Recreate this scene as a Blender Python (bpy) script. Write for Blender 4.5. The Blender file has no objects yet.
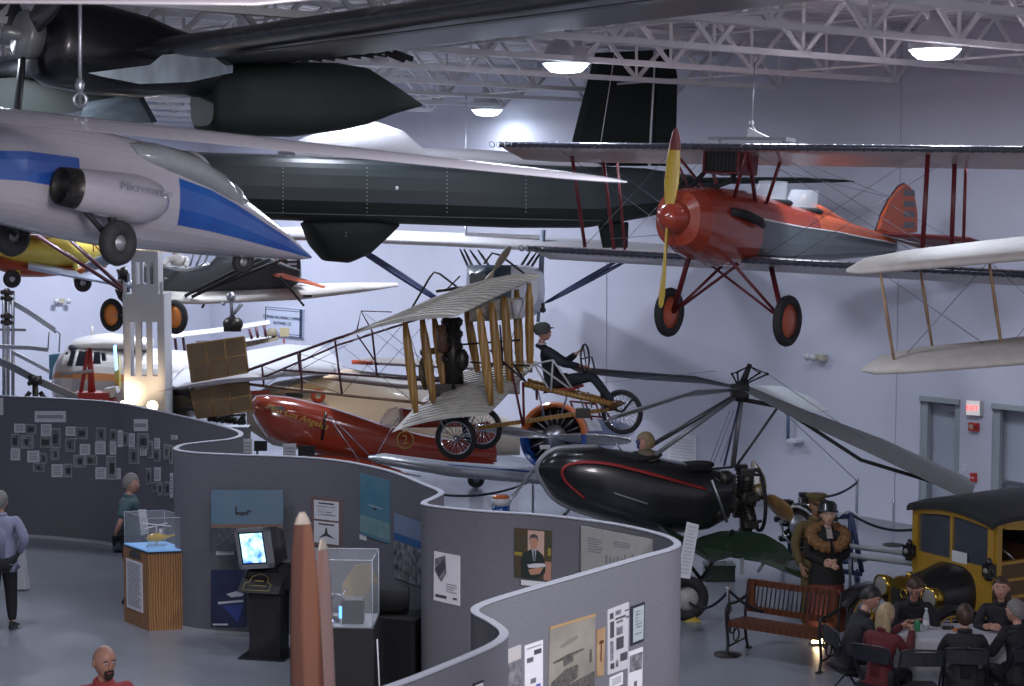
import bpy, bmesh, math, random
from mathutils import Vector as V, Matrix, Quaternion
from math import sin, cos, pi, radians as R
random.seed(7)
SC = bpy.context.scene
COL = SC.collection
# ---------------------------------------------------------------- camera
FPX, TILT, EYE = 1780.0, math.atan(143/1780.0), 5.3
cd = bpy.data.cameras.new('camera'); cam = bpy.data.objects.new('camera', cd); COL.objects.link(cam)
cd.sensor_width = 36; cd.lens = 36*FPX/1024; cd.clip_end = 300
cam.location = (0, 0, EYE); cam.rotation_euler = (pi/2-TILT, 0, 0)
cd.dof.use_dof = True; cd.dof.focus_distance = 22.5; cd.dof.aperture_fstop = 4.0
SC.camera = cam
SC.view_settings.view_transform = 'Standard'; SC.view_settings.look = 'None'
SC.view_settings.exposure = 0.4; SC.view_settings.gamma = 1.0
# ---------------------------------------------------------------- world: dim bluish ambient fill, entering where the hall is left unbuilt
w = bpy.data.worlds.new('hall_light'); SC.world = w; w.use_nodes = True
w.node_tree.nodes['Background'].inputs[0].default_value = (0.56, 0.56, 0.70, 1)
w.node_tree.nodes['Background'].inputs[1].default_value = 0.45
def area(name, loc, size, power, col, aim=None, shape='DISK'):
    l = bpy.data.lights.new(name, 'AREA'); l.shape = shape; l.size = size; l.energy = power; l.color = col
    o = bpy.data.objects.new(name, l); COL.objects.link(o); o.location = loc
    if aim is not None:
        o.rotation_euler = (V(aim)-V(loc)).to_track_quat('-Z', 'Y').to_euler()
    return o
def spot(name, loc, aim, power, col, angle=60, blend=.6, rad=.15):
    l = bpy.data.lights.new(name, 'SPOT'); l.energy = power; l.color = col; l.spot_size = R(angle); l.spot_blend = blend
    l.shadow_soft_size = rad
    o = bpy.data.objects.new(name, l); COL.objects.link(o); o.location = loc
    o.rotation_euler = (V(aim)-V(loc)).to_track_quat('-Z', 'Y').to_euler()
    return o
COOL = (0.80, 0.86, 1.0)
for i, (x, y, p) in enumerate([(-6, 20, 110), (0, 18, 110), (6, 21, 60), (-9, 30, 200), (-2, 29.5, 170), (3.6, 24.5, 90),
                               (-8, 39, 470), (-4.5, 33, 340), (1.5, 8, 130), (-2.2, 25.4, 45)]):  # no fixtures modelled; last one added to whiten the upper deck
    area('bay_and_fill_light', (x, y, 6.95), 0.9, p, COOL)
area('balcony_light', (1.0, 5.0, 6.3), 2.0, 300, (1.0, .93, .96), aim=(.2, 14, 1.6))
spot('partition_fill_spot', (5.6, 8.6, 6.6), (.7, 14.4, 1.5), 2600, (.95, .93, 1.0), 34, .8, .3)  # added fill without a fixture, brightens the near partition
# ---------------------------------------------------------------- pixels to places (used to read positions off the photograph)
def ray(x, y):
    X = (x-512)/FPX; Y = -(y-343)/FPX
    return V((X, cos(TILT)+Y*sin(TILT), -sin(TILT)+Y*cos(TILT)))
def P(x, y, d):
    r = ray(x, y); return V((0, 0, EYE)) + r*(d/r.y)
def G(x, y, z=0.0):
    r = ray(x, y); return V((0, 0, EYE)) + r*((z-EYE)/r.z)
def hit(x, y, p0, n):
    r = ray(x, y); o = V((0, 0, EYE)); return o + r*((V(p0)-o).dot(n)/r.dot(n))
class Frame:
    """local frame of an aircraft: X forward, Y port (left), Z up"""
    def __init__(s, origin, fwd, up=(0, 0, 1), roll=0):
        f = V(fwd).normalized(); p = V(up).cross(f).normalized(); u = f.cross(p)
        if roll:
            q = Quaternion(f, roll); p = q @ p; u = q @ u
        s.M = Matrix(((f.x, p.x, u.x, origin[0]), (f.y, p.y, u.y, origin[1]), (f.z, p.z, u.z, origin[2]), (0, 0, 0, 1)))
        s.I = s.M.inverted(); s.o = V(origin); s.f, s.p, s.u = f, p, u
    def pix(s, x, y, yy=0.0):            # point of the plane Y = yy seen at a pixel
        return s.I @ hit(x, y, s.o+s.p*yy, s.p)
    def pixz(s, x, y, zz=0.0):
        return s.I @ hit(x, y, s.o+s.u*zz, s.u)
    def pixx(s, x, y, xx=0.0):
        return s.I @ hit(x, y, s.o+s.f*xx, s.f)
# ---------------------------------------------------------------- materials
MATS = {}
def mat(name, col, rough=.6, metal=0.0, noise=0.0, nscale=20, bump=0.0, spec=.5, emit=0, ecol=None, alpha=1, trans=0, coat=0, col2=None, kind='noise', stretch=None):
    if name in MATS: return MATS[name]
    m = bpy.data.materials.new(name); m.use_nodes = True; nt = m.node_tree; b = nt.nodes['Principled BSDF']
    c = tuple(col)+(1,)
    b.inputs['Base Color'].default_value = c; b.inputs['Roughness'].default_value = rough; b.inputs['Metallic'].default_value = metal
    b.inputs['Specular IOR Level'].default_value = spec
    b.inputs['Coat Weight'].default_value = coat; b.inputs['Coat Roughness'].default_value = .08
    if trans: b.inputs['Transmission Weight'].default_value = trans; b.inputs['IOR'].default_value = 1.1
    if alpha < 1: b.inputs['Alpha'].default_value = alpha
    if emit:
        b.inputs['Emission Color'].default_value = tuple(ecol or col)+(1,); b.inputs['Emission Strength'].default_value = emit
    tc = nt.nodes.new('ShaderNodeTexCoord'); mp = nt.nodes.new('ShaderNodeMapping'); nt.links.new(tc.outputs['Object'], mp.inputs[0])
    if stretch: mp.inputs['Scale'].default_value = stretch
    n = nt.nodes.new('ShaderNodeTexNoise'); n.inputs['Scale'].default_value = nscale; n.inputs['Detail'].default_value = 4
    nt.links.new(mp.outputs[0], n.inputs['Vector']); src = n.outputs['Fac']
    if kind == 'wood':
        wv = nt.nodes.new('ShaderNodeTexWave'); wv.inputs['Scale'].default_value = nscale*.4; wv.inputs['Distortion'].default_value = 6
        wv.inputs['Detail'].default_value = 3; nt.links.new(mp.outputs[0], wv.inputs['Vector']); src = wv.outputs['Fac']
    if noise or col2:
        mx = nt.nodes.new('ShaderNodeMix'); mx.data_type = 'RGBA'
        c2 = tuple(col2) if col2 else tuple(max(0, v*(1-noise)) for v in col)
        mx.inputs['A'].default_value = c; mx.inputs['B'].default_value = c2+(1,)
        rp = nt.nodes.new('ShaderNodeMapRange'); rp.inputs[1].default_value = .3; rp.inputs[2].default_value = .7
        nt.links.new(src, rp.inputs[0]); nt.links.new(rp.outputs[0], mx.inputs['Factor'])
        nt.links.new(mx.outputs['Result'], b.inputs['Base Color'])
    if bump:
        bp = nt.nodes.new('ShaderNodeBump'); bp.inputs['Strength'].default_value = bump; bp.inputs['Distance'].default_value = .01
        nt.links.new(src, bp.inputs['Height']); nt.links.new(bp.outputs[0], b.inputs['Normal'])
    MATS[name] = m; return m
white = mat('white_paint', (.72, .72, .76), .35, noise=.06, coat=.3)
cream = mat('doped_cream_fabric', (.55, .51, .47), .6, noise=.15, nscale=8)
linen = mat('varnished_linen', (.50, .47, .42), .55, noise=.2, nscale=6)
steel = mat('galvanised_steel', (.42, .44, .48), .35, .8, noise=.25, nscale=30)
chrome = mat('chrome', (.75, .77, .82), .12, 1, noise=.1)
black = mat('black_paint', (.012, .013, .016), .35, noise=.3, coat=.3)
blackm = mat('matt_black', (.012, .012, .015), .7, noise=.3)
rubber = mat('tyre_rubber', (.025, .025, .028), .75, noise=.3, bump=.2)
redt = mat('dark_red_tube', (.13, .012, .018), .4, noise=.2)
redp = mat('orange_red_paint', (.33, .045, .022), .25, noise=.12, coat=.6, nscale=5)
tanw = mat('varnished_spruce', (.36, .21, .06), .4, kind='wood', col2=(.26, .13, .03), nscale=14, stretch=(1, 1, .2))
oak = mat('oak_veneer', (.34, .17, .06), .4, kind='wood', col2=(.16, .065, .018), nscale=9, stretch=(3, 3, .5))
gunm = mat('engine_metal', (.07, .065, .06), .4, .7, noise=.5, nscale=40)
wire = mat('bracing_wire', (.22, .23, .26), .4, .7, noise=.2)
glass = mat('clear_acrylic', (.8, .85, .9), .03, alpha=.06, noise=.02, spec=.15)
skin = mat('skin', (.50, .27, .20), .5, noise=.08)
paper = mat('white_paper', (.62, .62, .66), .7, noise=.08, nscale=12)
inkm = mat('printed_ink', (.06, .06, .07), .7, noise=.3)
greyp = mat('grey_photo_print', (.22, .22, .24), .5, col2=(.05, .05, .06), nscale=14)
yellowp = mat('chrome_yellow_paint', (.52, .30, .035), .35, noise=.12, nscale=5, coat=.4)
navy = mat('navy_cloth', (.018, .02, .035), .8, noise=.3)
brown = mat('brown_leather', (.10, .045, .02), .5, noise=.3)
# ---------------------------------------------------------------- mesh builder
ORG = {}
class MB:
    def __init__(s, M=None):
        s.v = []; s.f = []; s.mi = []; s.sm = []; s.mats = []; s.cur = 0; s.M = M.M if isinstance(M, Frame) else (M or Matrix())
    def m(s, mt):
        if mt not in s.mats: s.mats.append(mt)
        s.cur = s.mats.index(mt); return s
    def add(s, vs, fs, smooth=False):
        b = len(s.v); s.v += [s.M @ V(p) for p in vs]
        for f in fs: s.f.append([i+b for i in f]); s.mi.append(s.cur); s.sm.append(smooth)
        return s
    def box(s, c, size, rot=None):
        c = V(c); h = V(size)/2; q = rot if rot is not None else Matrix.Identity(3)
        vs = [c + q @ V((sx*h.x, sy*h.y, sz*h.z)) for sx in (-1, 1) for sy in (-1, 1) for sz in (-1, 1)]
        return s.add(vs, [(0, 1, 3, 2), (4, 6, 7, 5), (0, 4, 5, 1), (2, 3, 7, 6), (0, 2, 6, 4), (1, 5, 7, 3)])
    def bar(s, a, b, w, h, up=(0, 0, 1)):
        a, b = V(a), V(b); x = (b-a); L = x.length; x = x/L
        u = V(up)
        if abs(u.dot(x)) > .97: u = V((1, 0, 0))
        y = u.cross(x).normalized(); z = x.cross(y)
        q = Matrix((x, y, z)).transposed()
        return s.box((a+b)/2, (L, w, h), q)
    def tube(s, pts, r, n=8, closed=False, flat=None, up=None):
        pts = [V(p) for p in pts]; N = len(pts)
        rs = r if isinstance(r, (list, tuple)) else [r]*N
        t0 = (pts[1]-pts[0]).normalized()
        u = V(up) if up is not None else (V((0, 0, 1)) if abs(t0.z) < .9 else V((1, 0, 0)))
        vs = []
        for i in range(N):
            if closed: t = (pts[(i+1) % N]-pts[i-1]).normalized()
            else: t = (pts[min(i+1, N-1)]-pts[max(i-1, 0)]).normalized()
            a = u.cross(t)
            if a.length < 1e-4: a = V((1, 0, 0)).cross(t)
            a.normalize(); b = t.cross(a); u = b
            k = flat if flat else 1
            vs += [pts[i] + (a*cos(2*pi*j/n) + b*sin(2*pi*j/n)*k)*rs[i] for j in range(n)]
        fs = []
        for i in range(N if closed else N-1):
            k = (i+1) % N
            for j in range(n):
                fs.append((i*n+j, i*n+(j+1) % n, k*n+(j+1) % n, k*n+j))
        if not closed: fs += [tuple(range(n-1, -1, -1)), tuple((N-1)*n+j for j in range(n))]
        return s.add(vs, fs, True)
    def cyl(s, a, b, r, r2=None, n=16):
        return s.tube([a, b], [r, r if r2 is None else r2], n)
    def torus(s, c, axis, Rr, r, n=28, k=8, sq=1):
        c = V(c); ax = V(axis).normalized(); a = ax.orthogonal().normalized(); b = ax.cross(a); vs = []; fs = []
        for i in range(n):
            d = a*cos(2*pi*i/n)+b*sin(2*pi*i/n)
            for j in range(k): vs.append(c+d*(Rr+r*cos(2*pi*j/k))+ax*r*sq*sin(2*pi*j/k))
        for i in range(n):
            for j in range(k):
                fs.append((i*k+j, i*k+(j+1) % k, ((i+1) % n)*k+(j+1) % k, ((i+1) % n)*k+j))
        return s.add(vs, fs, True)
    def lathe(s, c, axis, prof, n=24, a0=0, a1=2*pi, smooth=True):
        """prof: list of (distance along axis, radius)"""
        c = V(c); ax = V(axis).normalized(); a = ax.orthogonal().normalized(); b = ax.cross(a); vs = []; fs = []
        full = abs(a1-a0-2*pi) < 1e-6; m_ = n if full else n+1
        for h, r in prof:
            for i in range(m_):
                t = a0+(a1-a0)*i/n
                vs.append(c+ax*h+(a*cos(t)+b*sin(t))*max(r, 1e-4))
        for j in range(len(prof)-1):
            for i in range(n):
                k = (i+1) % m_
                fs.append((j*m_+i, j*m_+k, (j+1)*m_+k, (j+1)*m_+i))
        return s.add(vs, fs, smooth)
    def loft(s, secs, caps=True, smooth=True, closed=True):
        n = len(secs[0]); vs = [p for q in secs for p in q]; fs = []
        for i in range(len(secs)-1):
            for j in range(n if closed else n-1):
                k = (j+1) % n; fs.append((i*n+j, i*n+k, (i+1)*n+k, (i+1)*n+j))
        s.add(vs, fs, smooth)
        if caps and closed:
            s.add(secs[0], [tuple(range(n-1, -1, -1))]); s.add(secs[-1], [tuple(range(n))])
        return s
    def prism(s, outline, ext, smooth=False):
        o = [V(p) for p in outline]; e = V(ext); n = len(o)
        vs = o+[p+e for p in o]
        fs = [tuple(range(n-1, -1, -1)), tuple(range(n, 2*n))]+[(i, (i+1) % n, (i+1) % n+n, i+n) for i in range(n)]
        return s.add(vs, fs, smooth)
    def ball(s, c, r, n=14, k=9, q=None):
        c = V(c); r = V((r, r, r)) if isinstance(r, (int, float)) else V(r); q = q or Matrix.Identity(3)
        vs = [c+q @ V((0, 0, r.z))]; fs = []
        for i in range(1, k):
            a = pi*i/k
            for j in range(n): vs.append(c+q @ V((r.x*sin(a)*cos(2*pi*j/n), r.y*sin(a)*sin(2*pi*j/n), r.z*cos(a))))
        vs.append(c-q @ V((0, 0, r.z))); L = len(vs)-1
        for j in range(n):
            fs.append((0, 1+j, 1+(j+1) % n)); fs.append((L, L-n+(j+1) % n, L-n+j))
        for i in range(k-2):
            for j in range(n):
                a = 1+i*n; fs.append((a+j, a+n+j, a+n+(j+1) % n, a+(j+1) % n))
        return s.add(vs, fs, True)
    def wing(s, stations, th=.09, n=14, camber=.03, up=None, squash=True):
        """stations: (LE, TE) pairs from one tip to the other, airfoil sections between"""
        secs = []
        for k, st in enumerate(stations):
            le, te = V(st[0]), V(st[1]); t = st[2] if len(st) > 2 else th
            c = te-le; L = c.length
            sp = (V(stations[min(k+1, len(stations)-1)][0])-V(stations[max(k-1, 0)][0]))
            u = V(up) if up is not None else V((0, 0, 1))
            u = (u-c*(u.dot(c)/max(c.length_squared, 1e-9))).normalized()
            top = []; bot = []
            for i in range(n+1):
                x = .5-.5*cos(pi*i/n)
                y = 5*t*(.2969*math.sqrt(x)-.126*x-.3516*x*x+.2843*x**3-.1015*x**4)
                cam_ = camber*4*x*(1-x)
                top.append(le+c*x+u*L*(cam_+y)); bot.append(le+c*x+u*L*(cam_-y))
            secs.append(top+bot[-2:0:-1])
        return s.loft(secs)
    def text(s, body, M, size=.1, depth=.002, align='CENTER', shear=0):
        vs, fs = text_geo(body, align, shear)
        base = s.M; s.M = base @ M @ Matrix.Diagonal((size, size, 1, 1))
        s.add([(x, y, z*depth) for x, y, z in vs], fs); s.M = base; return s
    def build(s, name, parent=None, label=None, cat=None, group=None, kind=None, solid=0):
        lo = V([min(p[i] for p in s.v) for i in range(3)]); hi = V([max(p[i] for p in s.v) for i in range(3)])
        org = ORG[parent.name] if parent is not None else V(((lo.x+hi.x)/2, (lo.y+hi.y)/2, lo.z))
        me = bpy.data.meshes.new(name); me.from_pydata([p-org for p in s.v], [], s.f)
        for mt in s.mats: me.materials.append(mt)
        me.polygons.foreach_set('material_index', s.mi); me.polygons.foreach_set('use_smooth', s.sm); me.update()
        bm = bmesh.new(); bm.from_mesh(me); bmesh.ops.recalc_face_normals(bm, faces=bm.faces); bm.to_mesh(me); bm.free()
        o = bpy.data.objects.new(name, me); COL.objects.link(o); ORG[o.name] = org
        if parent is not None: o.parent = parent
        else: o.location = org
        tag(o, label, cat, group, kind)
        return o
_tg = {}
def text_geo(body, align='CENTER', shear=0):
    k = (body, align, shear)
    if k in _tg: return _tg[k]
    cu = bpy.data.curves.new('lettering', 'FONT'); cu.body = body; cu.align_x = align; cu.align_y = 'CENTER'; cu.extrude = .5; cu.resolution_u = 2
    cu.shear = shear
    o = bpy.data.objects.new('lettering', cu); COL.objects.link(o)
    me = bpy.data.meshes.new_from_object(o.evaluated_get(bpy.context.evaluated_depsgraph_get()))
    r = ([tuple(v.co) for v in me.vertices], [tuple(p.vertices) for p in me.polygons])
    bpy.data.objects.remove(o); bpy.data.curves.remove(cu); bpy.data.meshes.remove(me)
    _tg[k] = r; return r
def tag(o, label=None, cat=None, group=None, kind=None):
    if label: o['label'] = label
    if cat: o['category'] = cat
    if group: o['group'] = group
    if kind: o['kind'] = kind
    return o
def thing(name, label, cat, loc, group=None):
    o = bpy.data.objects.new(name, None); COL.objects.link(o); o.location = loc; o.empty_display_size = .1
    ORG[o.name] = V(loc); return tag(o, label, cat, group)
def copy_tree(o, loc=None, rotz=None, label=None, parent=None):
    c = o.copy(); COL.objects.link(c); c.parent = parent
    if loc is not None: c.location = loc
    if rotz is not None: c.rotation_euler = (0, 0, rotz)
    if label: c['label'] = label
    for ch in list(o.children): copy_tree(ch, parent=c)
    return c
def basis(o, x, y):
    """matrix with X along x, Y along y"""
    x = V(x).normalized(); y = V(y); y = (y-x*y.dot(x)).normalized(); z = x.cross(y)
    return Matrix(((x.x, y.x, z.x, o[0]), (x.y, y.y, z.y, o[1]), (x.z, y.z, z.z, o[2]), (0, 0, 0, 1)))
def lerp(a, b, t): return V(a)*(1-t)+V(b)*t
def catmull(pts, k=8):
    pts = [V(p) for p in pts]; out = []
    for i in range(len(pts)-1):
        p0 = pts[max(i-1, 0)]; p1 = pts[i]; p2 = pts[i+1]; p3 = pts[min(i+2, len(pts)-1)]
        for j in range(k):
            t = j/k
            out.append(.5*((2*p1)+(p2-p0)*t+(2*p0-5*p1+4*p2-p3)*t*t+(3*p1-p0-3*p2+p3)*t**3))
    out.append(pts[-1]); return out
def ell(x, cy, cz, w, h, n=20, e=2.0):
    """cross-section in the YZ plane at x"""
    out = []
    for i in range(n):
        a = 2*pi*i/n; c, s_ = cos(a), sin(a)
        out.append(V((x, cy+w/2*math.copysign(abs(c)**(2/e), c), cz+h/2*math.copysign(abs(s_)**(2/e), s_))))
    return out
# ================================================================ setting
TD = V((.77, .639, 0)).normalized(); WD = V((-.639, .77, 0)).normalized()    # truss direction / along the back wall
W0 = V((6.38, 28.2, 0))
def wallpix(x, y): return hit(x, y, W0, TD)
wallm = mat('painted_wall', (.50, .51, .60), .75, noise=.06, nscale=1.2)
mb = MB().m(mat('polished_concrete', (.235, .25, .285), .25, noise=.14, nscale=.9, bump=.02, spec=.45))
mb.add([(-22, 2, 0), (22, 2, 0), (22, 60, 0), (-22, 60, 0)], [(0, 1, 2, 3)]); mb.build('floor', kind='structure')
def wall(name, a, b, z0, z1, holes=(), thick=.25, n=None):
    a, b = V(a), V(b); m_ = MB().m(wallm); d = (b-a).normalized(); L = (b-a).length; q = V(n)*thick
    def pc(s0, s1, y0, y1): m_.prism([a+d*s0+V((0, 0, y0)), a+d*s1+V((0, 0, y0)), a+d*s1+V((0, 0, y1)), a+d*s0+V((0, 0, y1))], q)
    s = 0
    for (h0, h1, ht) in sorted(holes):
        pc(s, h0, z0, z1); pc(h0, h1, ht, z1); s = h1
    pc(s, L, z0, z1); return m_.build(name, kind='structure')
corner = W0+WD*22
# doors: positions along the wall from the photo
def along(x, y=470): return (wallpix(x, y)-W0).dot(WD)
dA = (along(959), along(919)); dB = (along(1046), along(991))
wa = W0+WD*(-7)
DH = 2.2
wall('wall_back', wa, corner, 0, 8.6, [(dA[0]+7, dA[1]+7, DH), (dB[0]+7, dB[1]+7, DH)], n=TD)
wall('wall_left', corner, corner-TD*26, 0, 8.6, n=WD)
frm = mat('grey_green_door_frame', (.30, .34, .36), .5, noise=.08)
dpm = mat('grey_door_paint', (.36, .39, .45), .5, noise=.05)
for k, (s0, s1) in enumerate([dA, dB]):
    a = W0+WD*s0; b = W0+WD*s1
    d = MB().m(dpm); d.prism([a+TD*.2, b+TD*.2, b+TD*.2+V((0, 0, DH)), a+TD*.2+V((0, 0, DH))], TD*.05)
    o = d.build('door_%d' % (k+1), kind='structure')
    f = MB().m(frm)
    for q in (a, b): f.bar(q+TD*.08, q+TD*.08+V((0, 0, DH)), .09, .24, up=WD)
    f.bar(a+TD*.08+V((0, 0, DH-.03)), b+TD*.08+V((0, 0, DH-.03)), .24, .08)
    f.build('door_frame', o)
    c = MB().m(steel); e = lerp(a, b, .35)
    c.box(e+TD*.13+V((0, 0, DH-.16)), (.3, .1, .09), Matrix((WD, TD, V((0, 0, 1)))).transposed()); c.build('door_closer', o)
    h = MB().m(chrome); h.bar(lerp(a, b, .12)+TD*.15+V((0, 0, 1.0)), lerp(a, b, .88)+TD*.15+V((0, 0, 1.0)), .05, .05); h.build('push_bar', o)
bb = MB().m(mat('grey_baseboard', (.25, .26, .3), .6)); bb.bar(W0+WD*dA[1]-TD*.01+V((0, 0, .06)), corner-TD*.01+V((0, 0, .06)), .03, .12); bb.build('baseboard_back', kind='structure')
# wall joints, thin grey bars
for px in (606, 895):
    s = along(px); g = MB().m(mat('joint_grey', (.33, .34, .42), .8)); g.bar(W0+WD*s-TD*.004, W0+WD*s-TD*.004+V((0, 0, 8.4)), .012, .012); g.build('trim_1', kind='structure')
# ceiling deck, ribbed
deck = mat('ribbed_steel_deck', (.66, .65, .68), .6, noise=.12, nscale=3)
mb = MB().m(deck)
c0 = W0+WD*23-TD*32; W = 58; secs = []
base = W0-WD*34
na = 220
top = []
for i in range(na):
    s = W*i/na
    top.append((s, 8.0)); top.append((s+W/na*.45, 8.0)); top.append((s+W/na*.5, 8.06)); top.append((s+W/na*.95, 8.06))
vs = []; fs = []
for s, z in top:
    p = base+WD*s; vs += [V((p.x, p.y, z))+TD*.2, V((p.x, p.y, z))-TD*34]
for i in range(len(top)-1): fs.append((2*i, 2*i+1, 2*i+3, 2*i+2))
mb.add(vs, fs); mb.build('ceiling', kind='structure')
# roof trusses
tru = mat('truss_paint', (.60, .60, .62), .5, noise=.12, nscale=4)
first = None
K = 0
for i in range(-4, 10):
    t = 2.35*i+2.1
    if first is None:
        Z0, Z1, L = 7.12, 7.85, 27.0
        org = W0+WD*t
        tr = thing('roof_truss', 'grey painted steel roof truss of angles and zigzag web, spanning the hall under the deck', 'truss', (org.x, org.y, 0), 'steel roof trusses')
        def q(s, z, off=0): return org-TD*s+V((0, 0, z))+WD*off
        c = MB().m(tru)
        for off in (-.035, .035): c.bar(q(.9, Z0, off), q(L, Z0, off), .05, .07)
        c.build('bottom_chord', tr)
        c = MB().m(tru)
        for off in (-.035, .035): c.bar(q(0, Z1, off), q(L, Z1, off), .05, .07)
        c.build('top_chord', tr)
        c = MB().m(tru); s = .1; k = 0
        while s+1.6 < L:
            c.bar(q(s, Z1), q(s+.8, Z0), .035, .06); c.bar(q(s+.8, Z0), q(s+1.6, Z1), .035, .06)
            c.bar(q(s+.8, Z0), q(s+.8, Z1), .03, .04)
            s += 1.6
        c.build('web', tr); first = tr; o0 = org
    else:
        org = W0+WD*t; copy_tree(first, (org.x, org.y, 0))
# bridging rods between trusses
for s in (3.2, 9.6, 16):
    m_ = MB().m(tru); a = W0-WD*6-TD*s; b = W0+WD*21.4-TD*s
    for z in (7.16, 7.8): m_.tube([a+V((0, 0, z)), b+V((0, 0, z))], .018, 6)
    m_.build('trim_2', kind='structure')
# ---- high-bay lamps
LAMP = [(935, 50), (566, 64), (487, 110)]
refl = mat('lamp_reflector', (.45, .45, .48), .35, .3, noise=.05)
glow = mat('lamp_glow', (.9, .95, 1), .3, emit=9, ecol=(.72, .86, 1))
tl = ['lit round high-bay lamp above the right end of the red biplane', 'lit domed high-bay lamp just left of the dark upright fin', 'lit high-bay lamp furthest back over the white hump']
lamp0 = None
for i, (x, y) in enumerate(LAMP):
    p = G(x, y, 7.07)
    if lamp0 is None:
        l = thing('high_bay_lamp', tl[0], 'ceiling lamp', p, 'high-bay lamps')
        m_ = MB().m(refl); m_.lathe(p, (0, 0, 1), [(0, .31), (.06, .315), (.12, .30), (.24, .24), (.32, .16), (.36, .09), (.46, .08), (.46, .0)], 28); m_.build('reflector', l)
        m_ = MB().m(glow); m_.lathe(p, (0, 0, 1), [(.01, .305), (-.05, .26), (-.10, .2), (-.115, .1), (-.12, 0)], 28); m_.build('diffuser', l)
        m_ = MB().m(steel); m_.tube([p+V((0, 0, .46)), p+V((0, 0, .93))], .015, 6); m_.build('hanger', l)
        lamp0 = l
    else:
        copy_tree(lamp0, p, label=tl[i])
    area('high_bay_light', p-V((0, 0, .16)), .45, 110 if i == 0 else 50 if i == 1 else 30, COOL)
# ---- serpentine display partition
PH = 2.23
toppx = [(-60, 392), (3, 395.5), (60, 398), (115, 402), (160, 411), (200, 420), (232, 428.5), (241, 434), (230, 438.5), (203, 441.5), (182, 444.5), (176.5, 449),
         (195, 452), (235, 454), (300, 456.5), (345, 461), (390, 470.5), (425, 484), (441, 491.5), (434, 497), (424.5, 501.5), (430, 505), (478, 510), (545, 514.5),
         (613, 523), (660, 533.5), (677, 542), (671, 548), (644, 555.5), (583, 573), (518, 591.5), (483, 603), (475, 611), (491, 620.6), (503, 630),
         (501, 638), (483, 648.5), (434, 669), (400, 682), (330, 706)]
PW = catmull([G(x, y, PH) for x, y in toppx], 8)
PL = [0]
for i in range(1, len(PW)): PL.append(PL[-1]+(PW[i]-PW[i-1]).length)
def pnorm(i):
    t = (PW[min(i+1, len(PW)-1)]-PW[max(i-1, 0)]).normalized(); return V((t.y, -t.x, 0))
def ribbon(m_, z0, z1, half):
    secs = []
    for i, p in enumerate(PW):
        n = pnorm(i); a = p+n*half; b = p-n*half
        secs.append([V((a.x, a.y, z0)), V((a.x, a.y, z1)), V((b.x, b.y, z1)), V((b.x, b.y, z0))])
    m_.loft(secs, smooth=False)
part = thing('display_partition', 'serpentine grey carpeted display partition winding from the left back to the front centre', 'display wall', (PW[0].x, PW[0].y, 0))
panelm = mat('grey_carpet_panel', (.15, .15, .172), .95, noise=.18, nscale=60, bump=.3, spec=.15)
m_ = MB().m(panelm); ribbon(m_, .05, PH-.02, .03); m_.build('panel', part)
m_ = MB().m(mat('pale_cap_strip', (.34, .35, .40), .6, noise=.05)); ribbon(m_, PH-.012, PH, .032); m_.build('cap_rail', part)
m_ = MB().m(mat('pale_base_strip', (.36, .36, .38), .6, noise=.05)); ribbon(m_, 0, .05, .036); m_.build('base_strip', part)
# ================================================================ shared aircraft helpers
def px_fuse(m_, F, st, n=24, matfn=None, e=2.2, yy=0, caps=True):
    """st: (x_top, y_top, x_bot, y_bot, width) read in the plane of symmetry"""
    secs = []
    for s in st:
        a = F.pix(s[0], s[1], yy); b = F.pix(s[2], s[3], yy); c = (a+b)/2; u = (a-b)/2; w_ = s[4]/2; row = []
        for i in range(n):
            t = 2*pi*i/n; cc, ss = cos(t), sin(t)
            row.append(c+V((0, 1, 0))*w_*math.copysign(abs(cc)**(2/e), cc)+u*math.copysign(abs(ss)**(2/e), ss))
        secs.append(row)
    return loft_m(m_, secs, matfn, caps)
def loft_m(m_, secs, matfn=None, caps=True):
    if not matfn: m_.loft(secs, caps=caps); return secs
    n = len(secs[0])
    for i in range(len(secs)-1):
        for j in range(n):
            k = (j+1) % n; m_.m(matfn(i, j, n)); m_.add([secs[i][j], secs[i][k], secs[i+1][k], secs[i+1][j]], [(0, 1, 2, 3)], True)
    if caps:
        m_.add(secs[0], [tuple(range(n-1, -1, -1))]); m_.add(secs[-1], [tuple(range(n))])
    return secs
def wheel(F, parent, c, Rr, r, hubm, spokes=0, name='wheel', axis=(0, 1, 0), tyre=None):
    """tyre as a part, hub or spoked rim as its sub-part"""
    c = V(c); ax = V(axis).normalized()
    t = MB(F).m(tyre or rubber).torus(c, ax, Rr-r, r, 36, 10).build(name, parent)
    h = MB(F).m(hubm)
    if spokes:
        h.torus(c, ax, Rr-2*r, r*.35, 32, 6); h.cyl(c-ax*r*1.2, c+ax*r*1.2, r*.6, n=10)
        a = ax.orthogonal().normalized(); b = ax.cross(a)
        for i in range(spokes):
            t0 = 2*pi*i/spokes; d = a*cos(t0)+b*sin(t0); sgn = 1 if i % 2 else -1
            h.tube([c+ax*r*sgn*.9+d*r*.4, c+d*(Rr-2*r)], max(.004, Rr*.014), 5)
        h.build('spoked_rim', t)
    else:
        R2 = Rr-1.6*r
        h.lathe(c, ax, [(-r*.3, 0), (-r*.9, R2*.25), (-r*.5, R2*.55), (-r*.35, R2), (r*.35, R2), (r*.5, R2*.55), (r*.9, R2*.25), (r*.9, 0)], 28)
        h.build('hub', t)
    return t
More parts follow.
